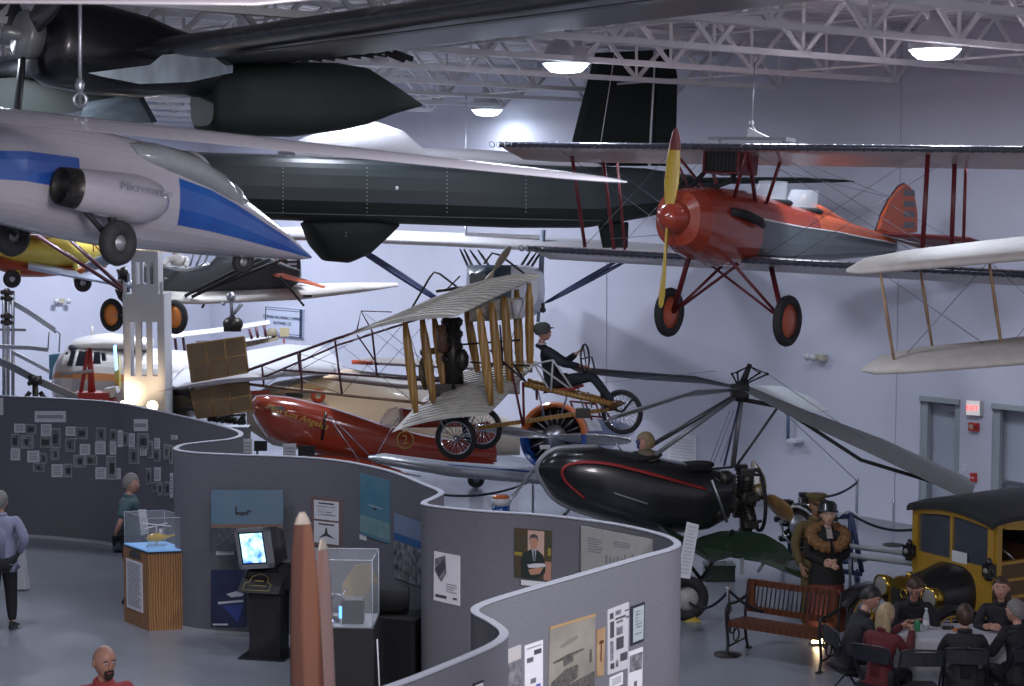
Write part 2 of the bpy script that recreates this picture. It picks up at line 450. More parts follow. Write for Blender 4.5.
def prop(m_, c, axis, dirn, L, wd, tw=.6):
    """one blade from c along dirn"""
    c = V(c); ax = V(axis).normalized(); d = V(dirn).normalized(); s = ax.cross(d).normalized(); secs = []
    for i, (t, ww) in enumerate([(.0, .35), (.08, .4), (.2, .75), (.4, 1), (.65, .95), (.85, .75), (.96, .5), (1, .2)]):
        a = tw*(1.1-t*.9); q = s*cos(a)+ax*sin(a); k = ax*cos(a)-s*sin(a); th = .28*(1-t)+.06
        secs.append([c+d*L*t+(q*cos(2*pi*j/10)+k*sin(2*pi*j/10)*th)*wd*.5*ww for j in range(10)])
    m_.loft(secs); return m_
def hoist(top, bot, label, r=.008):
    m_ = MB().m(steel); m_.tube([top, bot], r, 6)
    m_.torus(V(bot)+V((0, 0, .05)), (0, 1, 0), .04, .012, 12, 6); m_.torus(V(top)-V((0, 0, .06)), (1, 0, 0), .05, .015, 12, 6)
    m_.ball(V(bot)+V((0, 0, .14)), (.03, .03, .05)); return m_.build('hoist_cable', label=label, cat='cable')
# ================================================================ red biplane
N_ = P(672, 217, 21.5)
F = Frame(N_, N_-P(900, 240, 26.8), roll=R(-1.5))
stripe = mat('dark_green_grey_panel', (.055, .075, .08), .3, noise=.15, coat=.5, nscale=4)
wl = mat('white_pinstripe', (.6, .6, .62), .5, noise=.05)
drk = mat('dark_red_fabric', (.16, .03, .028), .5, noise=.15)
org_ = mat('orange_red_fabric', (.58, .12, .05), .4, noise=.12, nscale=4)
bip = thing('biplane', 'red and dark grey biplane with yellow propeller hanging nose towards the viewer at right', 'aircraft', N_)
ST = [(-.08, .0, .36, .40), (-.14, -.01, .62, .66), (-.35, -.03, .74, .80), (-.62, -.05, .78, .90), (-1.0, -.07, .80, .98), (-1.6, -.06, .78, .98), (-2.2, -.08, .76, .90), (-2.7, -.09, .74, .84),
      (-3.3, -.08, .68, .72), (-3.9, -.08, .58, .66), (-4.8, -.09, .42, .50), (-5.7, -.09, .25, .36), (-6.4, -.10, .10, .26)]
def fm(i, j, n):
    a = (j+.5)/n*360
    if i < 5: return redp
    if (a < 12) or (a > 168 and a < 222) or a > 318: return stripe
    if 222 <= a <= 318: return black
    return redp if i < 8 else org_
mb = MB(F); loft_m(mb, [ell(x, 0, z, w_, h, 30, 2.5) for x, z, w_, h in ST], fm); fus = mb.build('fuselage', bip)
m_ = MB(F).m(wl)
for sg in (1, -1):
    m_.tube([(x, sg*(w_/2*.985+.004), z+h*.13) for x, z, w_, h in ST[5:]], .012, 6)
m_.build('pinstripe', fus)
m_ = MB(F).m(redp); m_.lathe((-.14, 0, 0), (1, 0, 0), [(0, .2), (.05, .205), (.15, .19), (.25, .15), (.31, .09), (.335, 0)], 24); m_.build('spinner', bip)
m_ = MB(F).m(mat('propeller_yellow', (.50, .33, .04), .3, noise=.1, coat=.5)); prop(m_, (.08, 0, 0), (1, 0, 0), (0, .03, 1), 1.02, .19, .25); prop(m_, (.08, 0, 0), (1, 0, 0), (0, -.03, -1), 1.1, .19, 1.35)
pr = m_.build('propeller', bip)
m_ = MB(F).m(drk); m_.loft([[V((.08+cos(a)*.02, .03+sin(a)*w_, 1.0-.0+z)) for a in [2*pi*j/10 for j in range(10)]] for z, w_ in ((-.2, .085), (-.1, .075), (0, .05), (.06, .02))]); m_.build('blade_tip', pr)
m_ = MB(F).m(blackm)
for sg in (1, -1): m_.tube([(-.75, sg*.38, .12), (-.95, sg*.45, .1), (-1.3, sg*.47, .04), (-1.45, sg*.46, -.02)], [.05, .06, .06, .035], 10)
m_.build('exhaust_pipe', bip)
# cockpit openings and windscreens
m_ = MB(F).m(blackm)
for x, z in ((-2.55, .33), (-3.45, .26)): m_.ball((x, 0, z), (.3, .24, .07))
m_.build('cockpit_opening', bip)
ws = mat('windscreen', (.7, .75, .8), .05, alpha=.35, noise=.02)
for x, z in ((-2.2, .36), (-3.1, .3)):
    m_ = MB(F).m(ws); vs = []
    for i in range(9):
        a = pi*(i/8)-pi/2
        vs += [V((x-.22*(1-cos(a))-.0, .24*sin(a), z)), V((x-.14-.18*(1-cos(a)), .2*sin(a), z+.24))]
    m_.add(vs, [(2*i, 2*i+2, 2*i+3, 2*i+1) for i in range(8)], True); m_.build('windscreen', bip)
m_ = MB(F).m(org_); m_.loft([ell(-3.55, 0, .27, .34, .2, 14), ell(-3.8, 0, .26, .3, .22, 14), ell(-4.4, 0, .18, .16, .16, 14), ell(-5.0, 0, .12, .05, .05, 14)]); m_.build('headrest_fairing', bip)
m_ = MB(F).m(brown); m_.ball((-3.42, 0, .38), (.09, .09, .11)); m_.build('headrest_pad', bip)
# wings
und = mat('pale_grey_pink_fabric', (.34, .30, .32), .5, col2=(.40, .24, .20), nscale=1.6, coat=.3)
def bwing(z, xle, chord, y0, y1, name, dih=0):
    st = []
    n = 26
    for i in range(n+1):
        y = y0+(y1-y0)*i/n
        e0 = min(1, (y-y0)/.5); e1 = min(1, (y1-y)/.5); k = math.sqrt(max(.02, 1-(1-min(e0, e1))**2))
        zz = z+abs(y)*dih
        st.append(((xle-(1-k)*chord*.45, y, zz), (xle-chord+(1-k)*chord*.3, y, zz-.13)))
    w_ = MB(F).m(und).wing(st, .085, 10, .03); o = w_.build(name, bip)
    le = MB(F).m(mat('black_leading_edge', (.02, .024, .04), .3, col2=(.06, .065, .09), nscale=30, coat=.6))
    pts = [V(s[0])+V((.0, 0, .0)) for s in st[1:-1]]
    le.tube(pts, .038, 8)
    k = 0
    for i in range(int((y1-y0-.4)/.12)):       # rings imitating the rope-like reflection of ribs along the edge
        y = y0+.2+i*.12; le.torus((xle-.0, y, z+abs(y)*dih), (.5, 1, .35), .040, .007, 12, 6)
    le.build('leading_edge', o)
    return o
UZ, LZ, UX, LX = .90, -.46, -.62, -1.35
bwing(UZ, UX, 1.35, -3.45, 4.6, 'upper_wing')
bwing(LZ, LX, 1.30, -3.4, 4.5, 'lower_wing', .0)
def s3(a, b, r, m_=redt, nm='strut', par=None):
    q = MB(F).m(m_); q.tube([a, b], r, 8, flat=.55); return q.build(nm, par or bip)
for yy, prs in ((-2.35, (((572, 156), (585, 247)), ((603, 158), (614, 251)), ((617, 159), (625, 252)))), (2.85, (((928, 153), (922, 258)), ((955, 155), (951, 257)), ((966, 156), (963, 256))))):
    for k, (a_, b_) in enumerate(prs): s3(F.pix(*a_, yy), F.pix(*b_, yy), .030 if k < 2 else .022, nm='interplane_strut')
for sg in (1, -1):
    s3((UX-.15, sg*.55, UZ), (-1.5, sg*.3, .28), .026, nm='cabane_strut'); s3((UX-.15, sg*.55, UZ), (-.95, sg*.3, .3), .026, nm='cabane_strut')
    s3((UX-1.05, sg*.55, UZ), (-1.75, sg*.32, .27), .026, nm='cabane_strut')
m_ = MB(F).m(wire)
for sg in (1, -1):
    yo = 2.85 if sg > 0 else -2.35
    for dx in (-.18, -1.0):
        m_.tube([(UX+dx, yo, UZ), (LX+dx, sg*.35, LZ)], .004, 5); m_.tube([(UX+dx, sg*.5, UZ), (LX+dx, yo, LZ)], .004, 5)
    m_.tube([(-5.9, 0, .55), (-6.3, sg*1.0, .02)], .004, 5); m_.tube([(UX-1.0, sg*.5, UZ), (-6.4, 0, .6)], .004, 5)
    m_.tube([(LX-.9, yo, LZ+.2), (-4.0, sg*.3, .1)], .004, 5)
m_.build('bracing_wires', bip)
# radiator slung under the centre section
m_ = MB(F).m(black); a = F.pixx(704, 151, -.75); b = F.pixx(737, 171, -.75)
m_.box(((-1.0), (a.y+b.y)/2, (a.z+b.z)/2), (.45, abs(a.y-b.y), abs(a.z-b.z)), None)
m_.m(redt)
for yy in (a.y, b.y): m_.box((-1.0, yy, (a.z+b.z)/2), (.48, .03, abs(a.z-b.z)+.03))
m_.box((-1.0, (a.y+b.y)/2, a.z-.26), (.48, abs(a.y-b.y), .02))
m_.m(blackm)
for i in range(9): m_.box((-.77, a.y+(b.y-a.y)*(i+.5)/9, (a.z+b.z)/2), (.012, .012, abs(a.z-b.z)*.9))
m_.tube([(-.9, 0, .72), (-.8, -.1, .55), (-.6, -.15, .38)], .03, 8); m_.tube([(-1.1, .3, .72), (-1.0, .2, .5), (-.8, -.05, .36)], .03, 8)
m_.build('radiator', bip)
m_ = MB(F).m(steel); m_.box((-1.2, .35, UZ+.14), (.25, 1.1, .04)); m_.tube([(-1.2, -.1, UZ+.04), (-1.2, -.1, UZ+.14)], .02); m_.tube([(-1.2, .8, UZ+.04), (-1.2, .8, UZ+.14)], .02)
m_.m(white); m_.prism([(-1.2, .3, UZ+.16), (-1.2, .62, UZ+.16), (-1.2, .33, UZ+.28)], (.03, 0, 0)); m_.build('hanging_bracket', bip)
# undercarriage
AX = (-1.49, 0, -1.19)
for sg, yw in ((1, .86), (-1, -.86)):
    wheel(F, bip, (-1.49, yw, -1.19), .325, .062, org_)
    s3((-1.49, yw-.06*sg, -1.19), (-.95, sg*.30, -.48), .036, nm='undercarriage_strut'); s3((-1.49, yw-.06*sg, -1.19), (-1.95, sg*.33, -.5), .036, nm='undercarriage_strut')
    s3((-1.49, yw-.06*sg, -1.19), (-1.3, -sg*.22, -.52), .03, nm='undercarriage_strut')
# tail
m_ = MB(F).m(org_)
def plate(m_, F, pts2, axis, th):
    """flat control surface: outline in local coords, thickness along axis with a rounded rim"""
    pts = [V(p) for p in pts2]; c = sum(pts, V((0, 0, 0)))/len(pts); a = V(axis)
    ra = [c+(p-c)*.9+a*th/2 for p in pts]; rb = [c+(p-c)*.9-a*th/2 for p in pts]
    n = len(pts); vs = ra+pts+rb; fs = [tuple(range(n)), tuple(range(3*n-1, 2*n-1, -1))]
    for i in range(n):
        k = (i+1) % n; fs += [(i, k, n+k, n+i), (n+i, n+k, 2*n+k, 2*n+i)]
    m_.add(vs, fs, False); return m_
rud = [F.pix(x, y) for x, y in ((875, 231), (880, 215), (888, 199), (898, 186), (904, 183), (910, 186), (914, 196), (917, 212), (917, 232), (890, 236))]
plate(m_, F, rud, (0, 1, 0), .07); ru = m_.build('rudder', bip)
m_ = MB(F).m(mat('rudder_stripe_grey', (.16, .16, .18), .5, noise=.1))
for y0, y1 in ((190, 196), (201, 207), (211, 217), (222, 228)):
    a = F.pix(904, y0, .035); b = F.pix(914, y0, .035); c = F.pix(915, y1, .035); d = F.pix(903, y1, .035)
    m_.prism([a, b, c, d], (0, .006, 0))
m_.build('stripe', ru)
m_ = MB(F).m(black); m_.tube([p for p in rud[0:5]], .012, 6); m_.build('rudder_edge', ru)
m_ = MB(F).m(drk)
for sg in (1, -1):
    plate(m_, F, [(-5.75, sg*.08, .06), (-6.0, sg*.7, .06), (-6.3, sg*1.25, .05), (-6.75, sg*1.4, -.02), (-7.15, sg*1.2, -.12), (-7.1, sg*.25, -.12), (-6.5, sg*.05, -.02)], (0, 0, 1), .07)
m_.build('tailplane', bip)
m_ = MB(F).m(blackm); m_.tube([(-6.2, 0, -.2), (-6.6, 0, -.42)], .02); m_.build('tail_skid', bip)
hoist(P(755, 52, 22.3), F.M @ V((-1.2, .35, UZ+.2)), 'thin hoist cable with hooks holding up the red biplane')
# ================================================================ dark twin-engined aircraft
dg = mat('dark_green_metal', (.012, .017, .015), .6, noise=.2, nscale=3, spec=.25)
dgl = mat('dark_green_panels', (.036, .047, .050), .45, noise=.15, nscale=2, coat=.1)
gm = mat('brushed_wing_metal', (.085, .09, .10), .32, .6, noise=.45, nscale=2.2, stretch=(1, 5, 1))
riv = mat('rivet_white', (.6, .62, .6), .5, noise=.1)
WZ = 6.82
H_ = V((-.78, -.625, 0)).normalized()
TW = thing('twin_engined_aircraft', 'big dark green twin-engined aircraft with white upper deck, hanging across the upper left', 'aircraft', P(400, 190, 26))
fo = P(180, 185, 24.0)
FT = Frame(fo, H_)
st = [(40, 156, 40, 204, .55), (120, 150, 120, 212, .85), (200, 152, 200, 217, .98), (300, 155, 300, 221, 1.05), (400, 158, 400, 224, 1.05), (512, 162, 512, 228, 1.0), (580, 165, 580, 228, .9), (640, 168, 640, 218, .62), (690, 175, 690, 206, .35), (716, 184, 716, 191, .08)]
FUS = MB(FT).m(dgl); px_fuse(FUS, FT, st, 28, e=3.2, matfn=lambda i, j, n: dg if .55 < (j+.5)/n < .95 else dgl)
m_ = MB(FT).m(white)
hp = [(286, 149, 286, 165, .5), (310, 136, 310, 166, .7), (345, 125, 345, 166, .8), (372, 122, 372, 166, .8), (395, 130, 395, 166, .75), (408, 142, 408, 166, .7), (414, 148, 414, 167, .7), (470, 149, 470, 168, .7), (540, 154, 540, 170, .65), (585, 160, 585, 172, .5), (600, 166, 600, 172, .3)]
px_fuse(m_, FT, hp, 20, e=2.6); DECK = m_
m_ = FUS.m(riv)
sy = -.53   # port side faces the viewer
def rv(x, y, yy=.525): return FT.pix(x, y, yy)
for X in (283, 367, 447, 526):
    for y in range(168, 214, 4): m_.ball(rv(X, y), .008, 6, 4)
x = 205
while x < 600: m_.ball(rv(x, 217-(600-x)*.012+.012*(x-205)-1), .007, 5, 3); x += 2.8
x = 205
while x < 560: m_.ball(rv(x, 153+(x-205)*.03), .007, 5, 3); x += 2.8
fu = m_.build('fuselage', TW); DECK.build('upper_deck', fu)
m_ = MB(FT).m(white); m_.ball(rv(397, 188, .53), (.03, .01, .03)); m_.build('port_light', fu)
# ventral fairing
m_ = MB(FT).m(dg)
vf = [(306, 222, 306, 226, .3), (312, 214, 316, 250, .5), (325, 210, 325, 261, .56), (348, 208, 348, 263, .6), (370, 210, 366, 255, .56), (385, 214, 385, 238, .4), (395, 220, 396, 228, .2)]
px_fuse(m_, FT, vf, 20, e=2.2); m_.m(riv)
for y in range(224, 260, 3): m_.ball(FT.pix(346, y, .30-abs(y-235)*.006), .007, 5, 3)
m_.build('belly_fairing', TW)
# fin, rudder, ventral fin, tailplane
m_ = MB(FT).m(dg); fin = [FT.pix(x, y) for x, y in ((566, 166), (580, 110), (595, 53), (655, 50), (650, 166))]
plate(m_, FT, fin, (0, 1, 0), .16); fn = m_.build('fin', TW)
m_ = MB(FT).m(dg); plate(m_, FT, [FT.pix(x, y) for x, y in ((655, 50), (671, 49), (676, 75), (674, 166), (651, 166))], (0, 1, 0), .12); m_.build('rudder', TW)
m_ = MB(FT).m(white); m_.tube([FT.pix(655, 50, .07), FT.pix(649, 166, .09)], .022, 6); m_.tube([FT.pix(615, 52, .09), FT.pix(598, 160, .1)], .008, 5); m_.build('hinge_line', fn)
m_ = MB(FT).m(dg); plate(m_, FT, [FT.pix(x, y) for x, y in ((598, 222), (628, 222), (627, 248), (603, 248))], (0, 1, 0), .1); m_.build('ventral_fin', TW)
m_ = MB(FT).m(dg); b0 = FT.pix(655, 183); b1 = FT.pix(705, 186)
for sg in (1, -1):
    m_.wing([((b0.x, 0, b0.z), (b1.x-.2, 0, b0.z)), ((b0.x-.1, sg*1.8, b0.z), (b1.x-.2, sg*1.8, b0.z)), ((b0.x-.3, sg*2.6, b0.z), (b1.x-.2, sg*2.6, b0.z)), ((b0.x-.8, sg*3.2, b0.z), (b1.x-.15, sg*3.15, b0.z))], .08)
m_.build('tailplane', TW)
# wing: leading and trailing edges run parallel towards the viewer
lead = lambda k: V((-3.61, 18, WZ))+V((.62, -.785, 0))*k
CH = V((.785, .62, 0))
m_ = MB().m(gm)
m_.wing([(lead(k), lead(k)+CH*c, t) for k, c, t in ((-5.5, 2.15, .15), (-1.2, 2.1, .14), (0, 2.07, .13), (3, 2.06, .12), (7, 2.05, .11), (10.5, 2.0, .1))], .12, 14, .02); wg = m_.build('wing', TW)
m_ = MB().m(black)
m_.prism([lead(k)+CH*.25+V((0, 0, -.118)) for k in (1.2, 7.5)]+[lead(k)+CH*.36+V((0, 0, -.118)) for k in (7.5, 1.2)], V((0, 0, -.012))); m_.build('deicer_strip', wg)
m_ = MB().m(mat('bare_flap_metal', (.30, .36, .40), .25, .7, noise=.35, nscale=3, stretch=(1, 6, 1)))
m_.prism([P(x, y, 17.5+(x-88)*.004) for x, y in ((88, 73), (150, 65), (162, 55), (205, 51), (226, 66), (226, 74), (190, 82), (140, 84), (104, 77))], V((.05, .12, .02)))
m_.build('flap', wg); m_ = MB().m(MATS['bare_flap_metal']); m_.prism([P(84, 103, 20.4), P(136, 94, 20.4), P(152, 123, 20.2), P(80, 122, 20.2)], V((.05, .05, .02))); m_.build('flap', wg)
# nacelle
hub = P(25, 35, 18.0); tip = P(422, 105, 21.1)
FN = Frame(hub, -(tip-hub))
m_ = MB(FN).m(black)
prof = [(-.12, .2), (-.16, .38), (-.3, .45), (-.8, .46), (-1.25, .43), (-1.6, .36), (-2.1, .3)]
m_.loft([ell(x, 0, -.02, 2*r, 2*r, 26, 2.3) for x, r in prof]); nc = m_.build('nacelle', TW)
m_ = MB(FN).m(dg)
pd = [(202, 80, 202, 126, .5), (206, 69, 207, 134, .64), (235, 64, 235, 136, .68), (285, 62, 290, 137, .72), (330, 63, 335, 131, .66), (360, 68, 362, 125, .58), (392, 86, 392, 114, .3), (422, 104, 422, 106, .02)]
px_fuse(m_, FN, pd, 28, e=3.6); tc = m_.build('nacelle_tail', TW)
m_ = MB(FN).m(blackm)
for i in range(9):
    x = 262+i*13; m_.tube([FN.pix(x, 64-.9*i, .36), FN.pix(x+18, 60-.9*i, .5), FN.pix(x+34, 63-.9*i, .55)], .012, 5)
for x, y in ((404, 60), (412, 59)): m_.tube([FN.pix(x-18, y-7, .4), FN.pix(x, y, .4)], [.03, .035], 8)
m_.build('exhaust_shroud', nc)
m_ = MB(FN).m(mat('spinner_plate_grey', (.36, .37, .37), .35, .4, noise=.15)); m_.lathe((.02, 0, 0), (1, 0, 0), [(-.16, .0), (-.16, .22), (0, .25), (.03, .24), (.06, .0)], 26)
m_.lathe((.04, 0, 0), (1, 0, 0), [(0, .07), (.16, .07), (.2, .03), (.2, 0)], 14); sp = m_.build('spinner', nc)
m_ = MB(FN).m(black)
for a in (183, 303, 63):
    d = V((0, sin(R(a)), cos(R(a)))); prop(m_, (.0, 0, 0), (1, 0, 0), d, 1.2, .30, .35)
m_.build('propeller', nc)
m_ = MB().m(dg); e0 = lead(-.5)+CH*.6
m_.loft([[P(-30, 80, 21), P(-30, 118, 21), P(-30, 118, 22.5), P(-30, 80, 22.5)], [P(40, 76, 21), P(40, 116, 21), P(40, 116, 22.5), P(40, 76, 22.5)], [P(95, 78, 21), P(95, 110, 21), P(95, 110, 22.5), P(95, 78, 22.5)], [P(140, 84, 21), P(140, 88, 21), P(140, 88, 22.5), P(140, 84, 22.5)]], smooth=False)
m_.build('wing_root_fairing', TW)
# ================================================================ white single jet with blue stripe
WH = mat('glossy_white', (.41, .39, .43), .22, noise=.05, coat=.6, spec=.6)
blu = mat('blue_stripe_paint', (.014, .06, .30), .2, col2=(.02, .10, .36), nscale=3, coat=.7)
jo = P(150, 200, 12.7); FJ = Frame(jo, (.75, .66, -.10))
JT = thing('light_jet', 'small white jet with blue stripes and clear canopy hanging at far left, nose right', 'aircraft', jo)
st = [(-110, 128, -110, 205, .5), (-60, 122, -60, 214, .65), (0, 118, 0, 224, .8), (50, 122, 50, 237, .86), (100, 132, 100, 246, .86), (150, 144, 150, 251, .82), (185, 160, 185, 254, .74), (215, 180, 215, 256, .62), (250, 206, 250, 258, .42), (280, 229, 280, 259, .26), (300, 246, 300, 259.5, .12), (311, 256, 311, 258.5, .02)]
def jm(i, j, n):
    a = (j+.5)/n
    if i < 3: return blu if (a < .045 or a > .975 or .455 < a < .525) else WH
    if i >= 5: return blu if (a < .05 or a > .935 or .45 < a < .565) else WH
    return WH
m_ = MB(FJ); px_fuse(m_, FJ, st, 40, jm, e=2.3); fj = m_.build('fuselage', JT)
cn = mat('tinted_canopy', (.32, .35, .36), .04, noise=.1, coat=1, alpha=.8)
m_ = MB(FJ).m(cn); px_fuse(m_, FJ, [(108, 139, 116, 172, .72), (140, 142, 144, 182, .88), (172, 150, 176, 194, .86), (200, 166, 204, 206, .74), (222, 183, 224, 216, .54), (242, 199, 243, 222, .28), (252, 209, 252, 222, .1)], 24, e=2.2); cp = m_.build('canopy', JT)
m_ = MB(FJ).m(WH)
for x, y0, y1, w_ in ((130, 144, 184, .56), (186, 153, 200, .66), (226, 184, 216, .44)):
    a = FJ.pix(x, y0); b = FJ.pix(x, y1); c = (a+b)/2; u = (a-b)/2
    m_.tube([c+V((0, 1, 0))*w_/2*cos(t)+u*sin(t) for t in [pi*i/12 for i in range(13)]], .018, 6)
m_.build('canopy_frame', cp)
# engine pod on the near side
m_ = MB(FJ).m(WH); ys = -.55
a = FJ.pix(66, 187, ys); b = FJ.pix(160, 203, ys); ax = (b-a).normalized(); L = (b-a).length
m_.lathe(a, ax, [(0, .125), (.1, .14), (.35, .158), (L*.7, .165), (L-.12, .155), (L-.03, .125), (L+.03, .07), (L+.05, 0)], 28); pod = m_.build('engine_pod', JT)
m_ = MB(FJ).m(gunm); m_.lathe(a, ax, [(.05, .0), (.05, .10), (-.04, .115), (-.05, .125), (.1, .138)], 28); m_.build('exhaust_nozzle', pod)
m_ = MB(FJ).m(WH); m_.bar(lerp(a, b, .2)+V((0, .2, 0)), lerp(a, b, .8)+V((0, .2, 0)), .35, .07); m_.build('pylon', pod)
c = lerp(a, b, .72)+V((0, -.163, .06)); m_ = MB(FJ).m(mat('grey_lettering', (.25, .25, .3), .5)); m_.text('Microturbo', basis(c, ax, (0, -.15, 1)), .085, .004); m_.build('lettering', pod)
# wing
m_ = MB().m(WH)
tipp = P(626, 182, 9.3); rootp = P(-70, 108, 11.6); dchord = V((-.62, -.5, 0))
st2 = []
for t, c in ((0, .95), (.3, .8), (.6, .62), (.85, .45), (.96, .34), (.99, .2), (1.0, .06)):
    le = lerp(rootp, tipp, t)+V((.1*c, .1*c, 0)); st2.append((le, le+dchord*c, .13))
m_.wing(st2, .13, 12, .02); m_.build('wing', JT)
for c, nm in (((118, 243), 's'), ((12, 235), 'p')):
    yy = -.62 if nm == 's' else .62
    q = FJ.pix(c[0], c[1], yy); wheel(FJ, JT, q, .155, .055, mat('grey_hub', (.25, .25, .27), .4, .4), axis=(.3, -1, 0))
    m_ = MB(FJ).m(blackm); m_.tube([q, q+V((-.05, .12 if yy < 0 else -.12, .32))], .03, 8); m_.tube([q+V((0, .07 if yy < 0 else -.07, 0)), q+V((-.3, .1, .28))], .02, 8); m_.build('undercarriage_leg', JT)
q = FJ.pix(243, 262, 0); wheel(FJ, JT, q, .09, .03, mat('grey_hub', (.25, .25, .27), .4, .4)); m_ = MB(FJ).m(blackm); m_.tube([q, q+V((0, .02, .16))], .02, 8); m_.build('undercarriage_leg', JT)
hoist(P(80, -30, 11.2), P(80, 108, 11.2), 'frayed steel hoist cable and shackle on the white jet wing', .012)
# near wing edge along the very top left
m_ = MB().m(WH); 
m_.wing([(P(-60, -8, 8.0), P(-60, 3, 7.3), .12), (P(120, -7, 8.0), P(120, 4, 7.3), .12), (P(255, -4, 8.0), P(255, 5, 7.4), .12), (P(330, -8, 8.0), P(335, -3, 7.6), .12)], .12, 8)
m_.build('wing_panel', label='pale wing panel hanging at the very top left edge', cat='wing')
# ================================================================ cream biplane wings at the right edge
CB = thing('biplane', 'cream fabric biplane cell with tan struts entering from the right edge', 'aircraft', P(1000, 300, 21.5))
def cwing(pts, name):
    m_ = MB().m(cream); m_.wing([(P(a, b, d), P(c, e, d2), .10) for a, b, d, c, e, d2 in pts], .1, 12, .05); return m_.build(name, CB)
cwing([(846, 272, 18.6, 847, 271, 18.9), (860, 273, 18.2, 868, 264, 19.3), (900, 269, 17.9, 915, 258, 19.3), (960, 264, 17.8, 960, 251, 19.3), (1100, 252, 17.6, 1100, 236, 19.3)], 'upper_wing')
cwing([(862, 371, 18.6, 863, 369, 18.9), (875, 373, 18.0, 885, 361, 19.2), (915, 371, 17.7, 920, 354, 19.3), (980, 366, 17.6, 980, 349, 19.3), (1100, 356, 17.4, 1100, 336, 19.3)], 'lower_wing')
for a, b in (((880, 271), (895, 367)), ((919, 262), (933, 352)), ((989, 261), (1003, 357))):
    d0 = 18.1 if a[0] != 919 else 19.1
    m_ = MB().m(mat('pale_spruce_strut', (.36, .24, .14), .5, kind='wood', col2=(.28, .17, .1), nscale=10)); m_.tube([P(*a, d0), P(*lerp((a[0], a[1], 0), (b[0], b[1], 0), .5)[:2], d0), P(*b, d0)], [.022, .034, .022], 8, flat=.6); m_.build('interplane_strut', CB)
m_ = MB().m(wire)
for a, b in (((880, 272), (1003, 357)), ((989, 261), (895, 367)), ((989, 261), (1080, 345)), ((1003, 357), (1080, 250))): m_.tube([P(*a, 18.2), P(*b, 18.2)], .004, 5)
m_.build('bracing_wires', CB)
# ================================================================ people
def skin_geo(nodes, edges, lev=2):
    """nodes: list of (point, rx, ry); the first one is the root"""
    me = bpy.data.meshes.new('skeleton'); me.from_pydata([n[0] for n in nodes], edges, [])
    o = bpy.data.objects.new('skeleton', me); COL.objects.link(o)
    sk = o.modifiers.new('skin', 'SKIN'); sk.branch_smoothing = .6; sk.use_smooth_shade = True
    bm = bmesh.new(); bm.from_mesh(me); L = bm.verts.layers.skin.verify(); bm.verts.ensure_lookup_table()
    for i, n in enumerate(nodes): bm.verts[i][L].radius = (n[1], n[2]); bm.verts[i][L].use_root = (i == 0)
    bm.to_mesh(me); bm.free()
    ss = o.modifiers.new('sub', 'SUBSURF'); ss.levels = lev
    dg_ = bpy.context.evaluated_depsgraph_get(); dg_.update()
    r = bpy.data.meshes.new_from_object(o.evaluated_get(dg_))
    g = ([tuple(v.co) for v in r.vertices], [tuple(p.vertices) for p in r.polygons])
    bpy.data.objects.remove(o); bpy.data.meshes.remove(me); bpy.data.meshes.remove(r); return g
eyem = mat('eye_dark', (.02, .015, .012), .2); lipm = mat('lips', (.32, .10, .09), .5); whitem = mat('eye_white', (.6, .6, .58), .3)
def head_geo(m_, c, face, up, s=1, sk=None, beard=None, glasses=None, brow=None):
    """face: direction the person looks; head about .235 m high"""
    f = V(face).normalized(); u = V(up); u = (u-f*u.dot(f)).normalized(); l = u.cross(f); q = Matrix((f, l, u)).transposed(); c = V(c)
    sk = sk or skin
    n, k = 22, 16; vs = []; fs = []
    for i in range(k+1):
        a = pi*i/k; z = cos(a)*.118
        for j in range(n):
            t = 2*pi*j/n; r = sin(a)
            x = .098*r*cos(t); y = .083*r*sin(t)
            if z < -.01: kx = 1-(.01-z if z < .01 else 0)*2.2; y *= max(.55, kx)
            front = max(0, cos(t))
            if z < 0 and cos(t) < 0: x *= 1-.35*min(1, -z/.1)
            if front > .5: x -= .008*(abs(z-.012) < .022)*(front)   # eye line sits back
            if front > .6 and z < -.075: x += .012
            vs.append(c+q @ (V((x, y, z))*s))
    for i in range(k):
        for j in range(n): fs.append((i*n+j, i*n+(j+1) % n, (i+1)*n+(j+1) % n, (i+1)*n+j))
    m_.m(sk).add(vs, fs, True)
    def pt(x, y, z): return c+q @ (V((x, y, z))*s)
    m_.loft([[pt(.086, -.006, .02), pt(.094, 0, .02), pt(.086, .006, .02)], [pt(.088, -.012, -.01), pt(.114, 0, -.012), pt(.088, .012, -.01)], [pt(.086, -.015, -.026), pt(.110, 0, -.028), pt(.086, .015, -.026)]])
    for sg in (1, -1):
        m_.m(sk).ball(pt(.0, sg*.083, -.005), (.018*s, .009*s, .032*s), 8, 6, q)
        m_.m(whitem).ball(pt(.084, sg*.031, .012), (.010*s, .014*s, .008*s), 8, 5, q); m_.m(eyem).ball(pt(.091, sg*.031, .012), (.006*s, .0065*s, .0065*s), 6, 4, q)
        m_.m(brow or eyem).ball(pt(.092, sg*.033, .034), (.006*s, .020*s, .004*s), 8, 4, q)
    m_.m(lipm).ball(pt(.092, 0, -.056), (.010*s, .024*s, .008*s), 10, 5, q)
    if beard:
        m_.m(beard).ball(pt(.088, 0, -.088), (.022*s, .030*s, .026*s), 10, 6, q); m_.ball(pt(.097, 0, -.043), (.010*s, .028*s, .007*s), 8, 4, q)
        for sg in (1, -1): m_.ball(pt(.088, sg*.029, -.064), (.012*s, .008*s, .026*s), 8, 5, q)
    if glasses:
        m_.m(glasses)
        for sg in (1, -1): m_.torus(pt(.102, sg*.034, .01), f, .022*s, .003*s, 14, 5); m_.tube([pt(.1, sg*.056, .012), pt(.0, sg*.08, .01)], .003*s, 5)
    return q
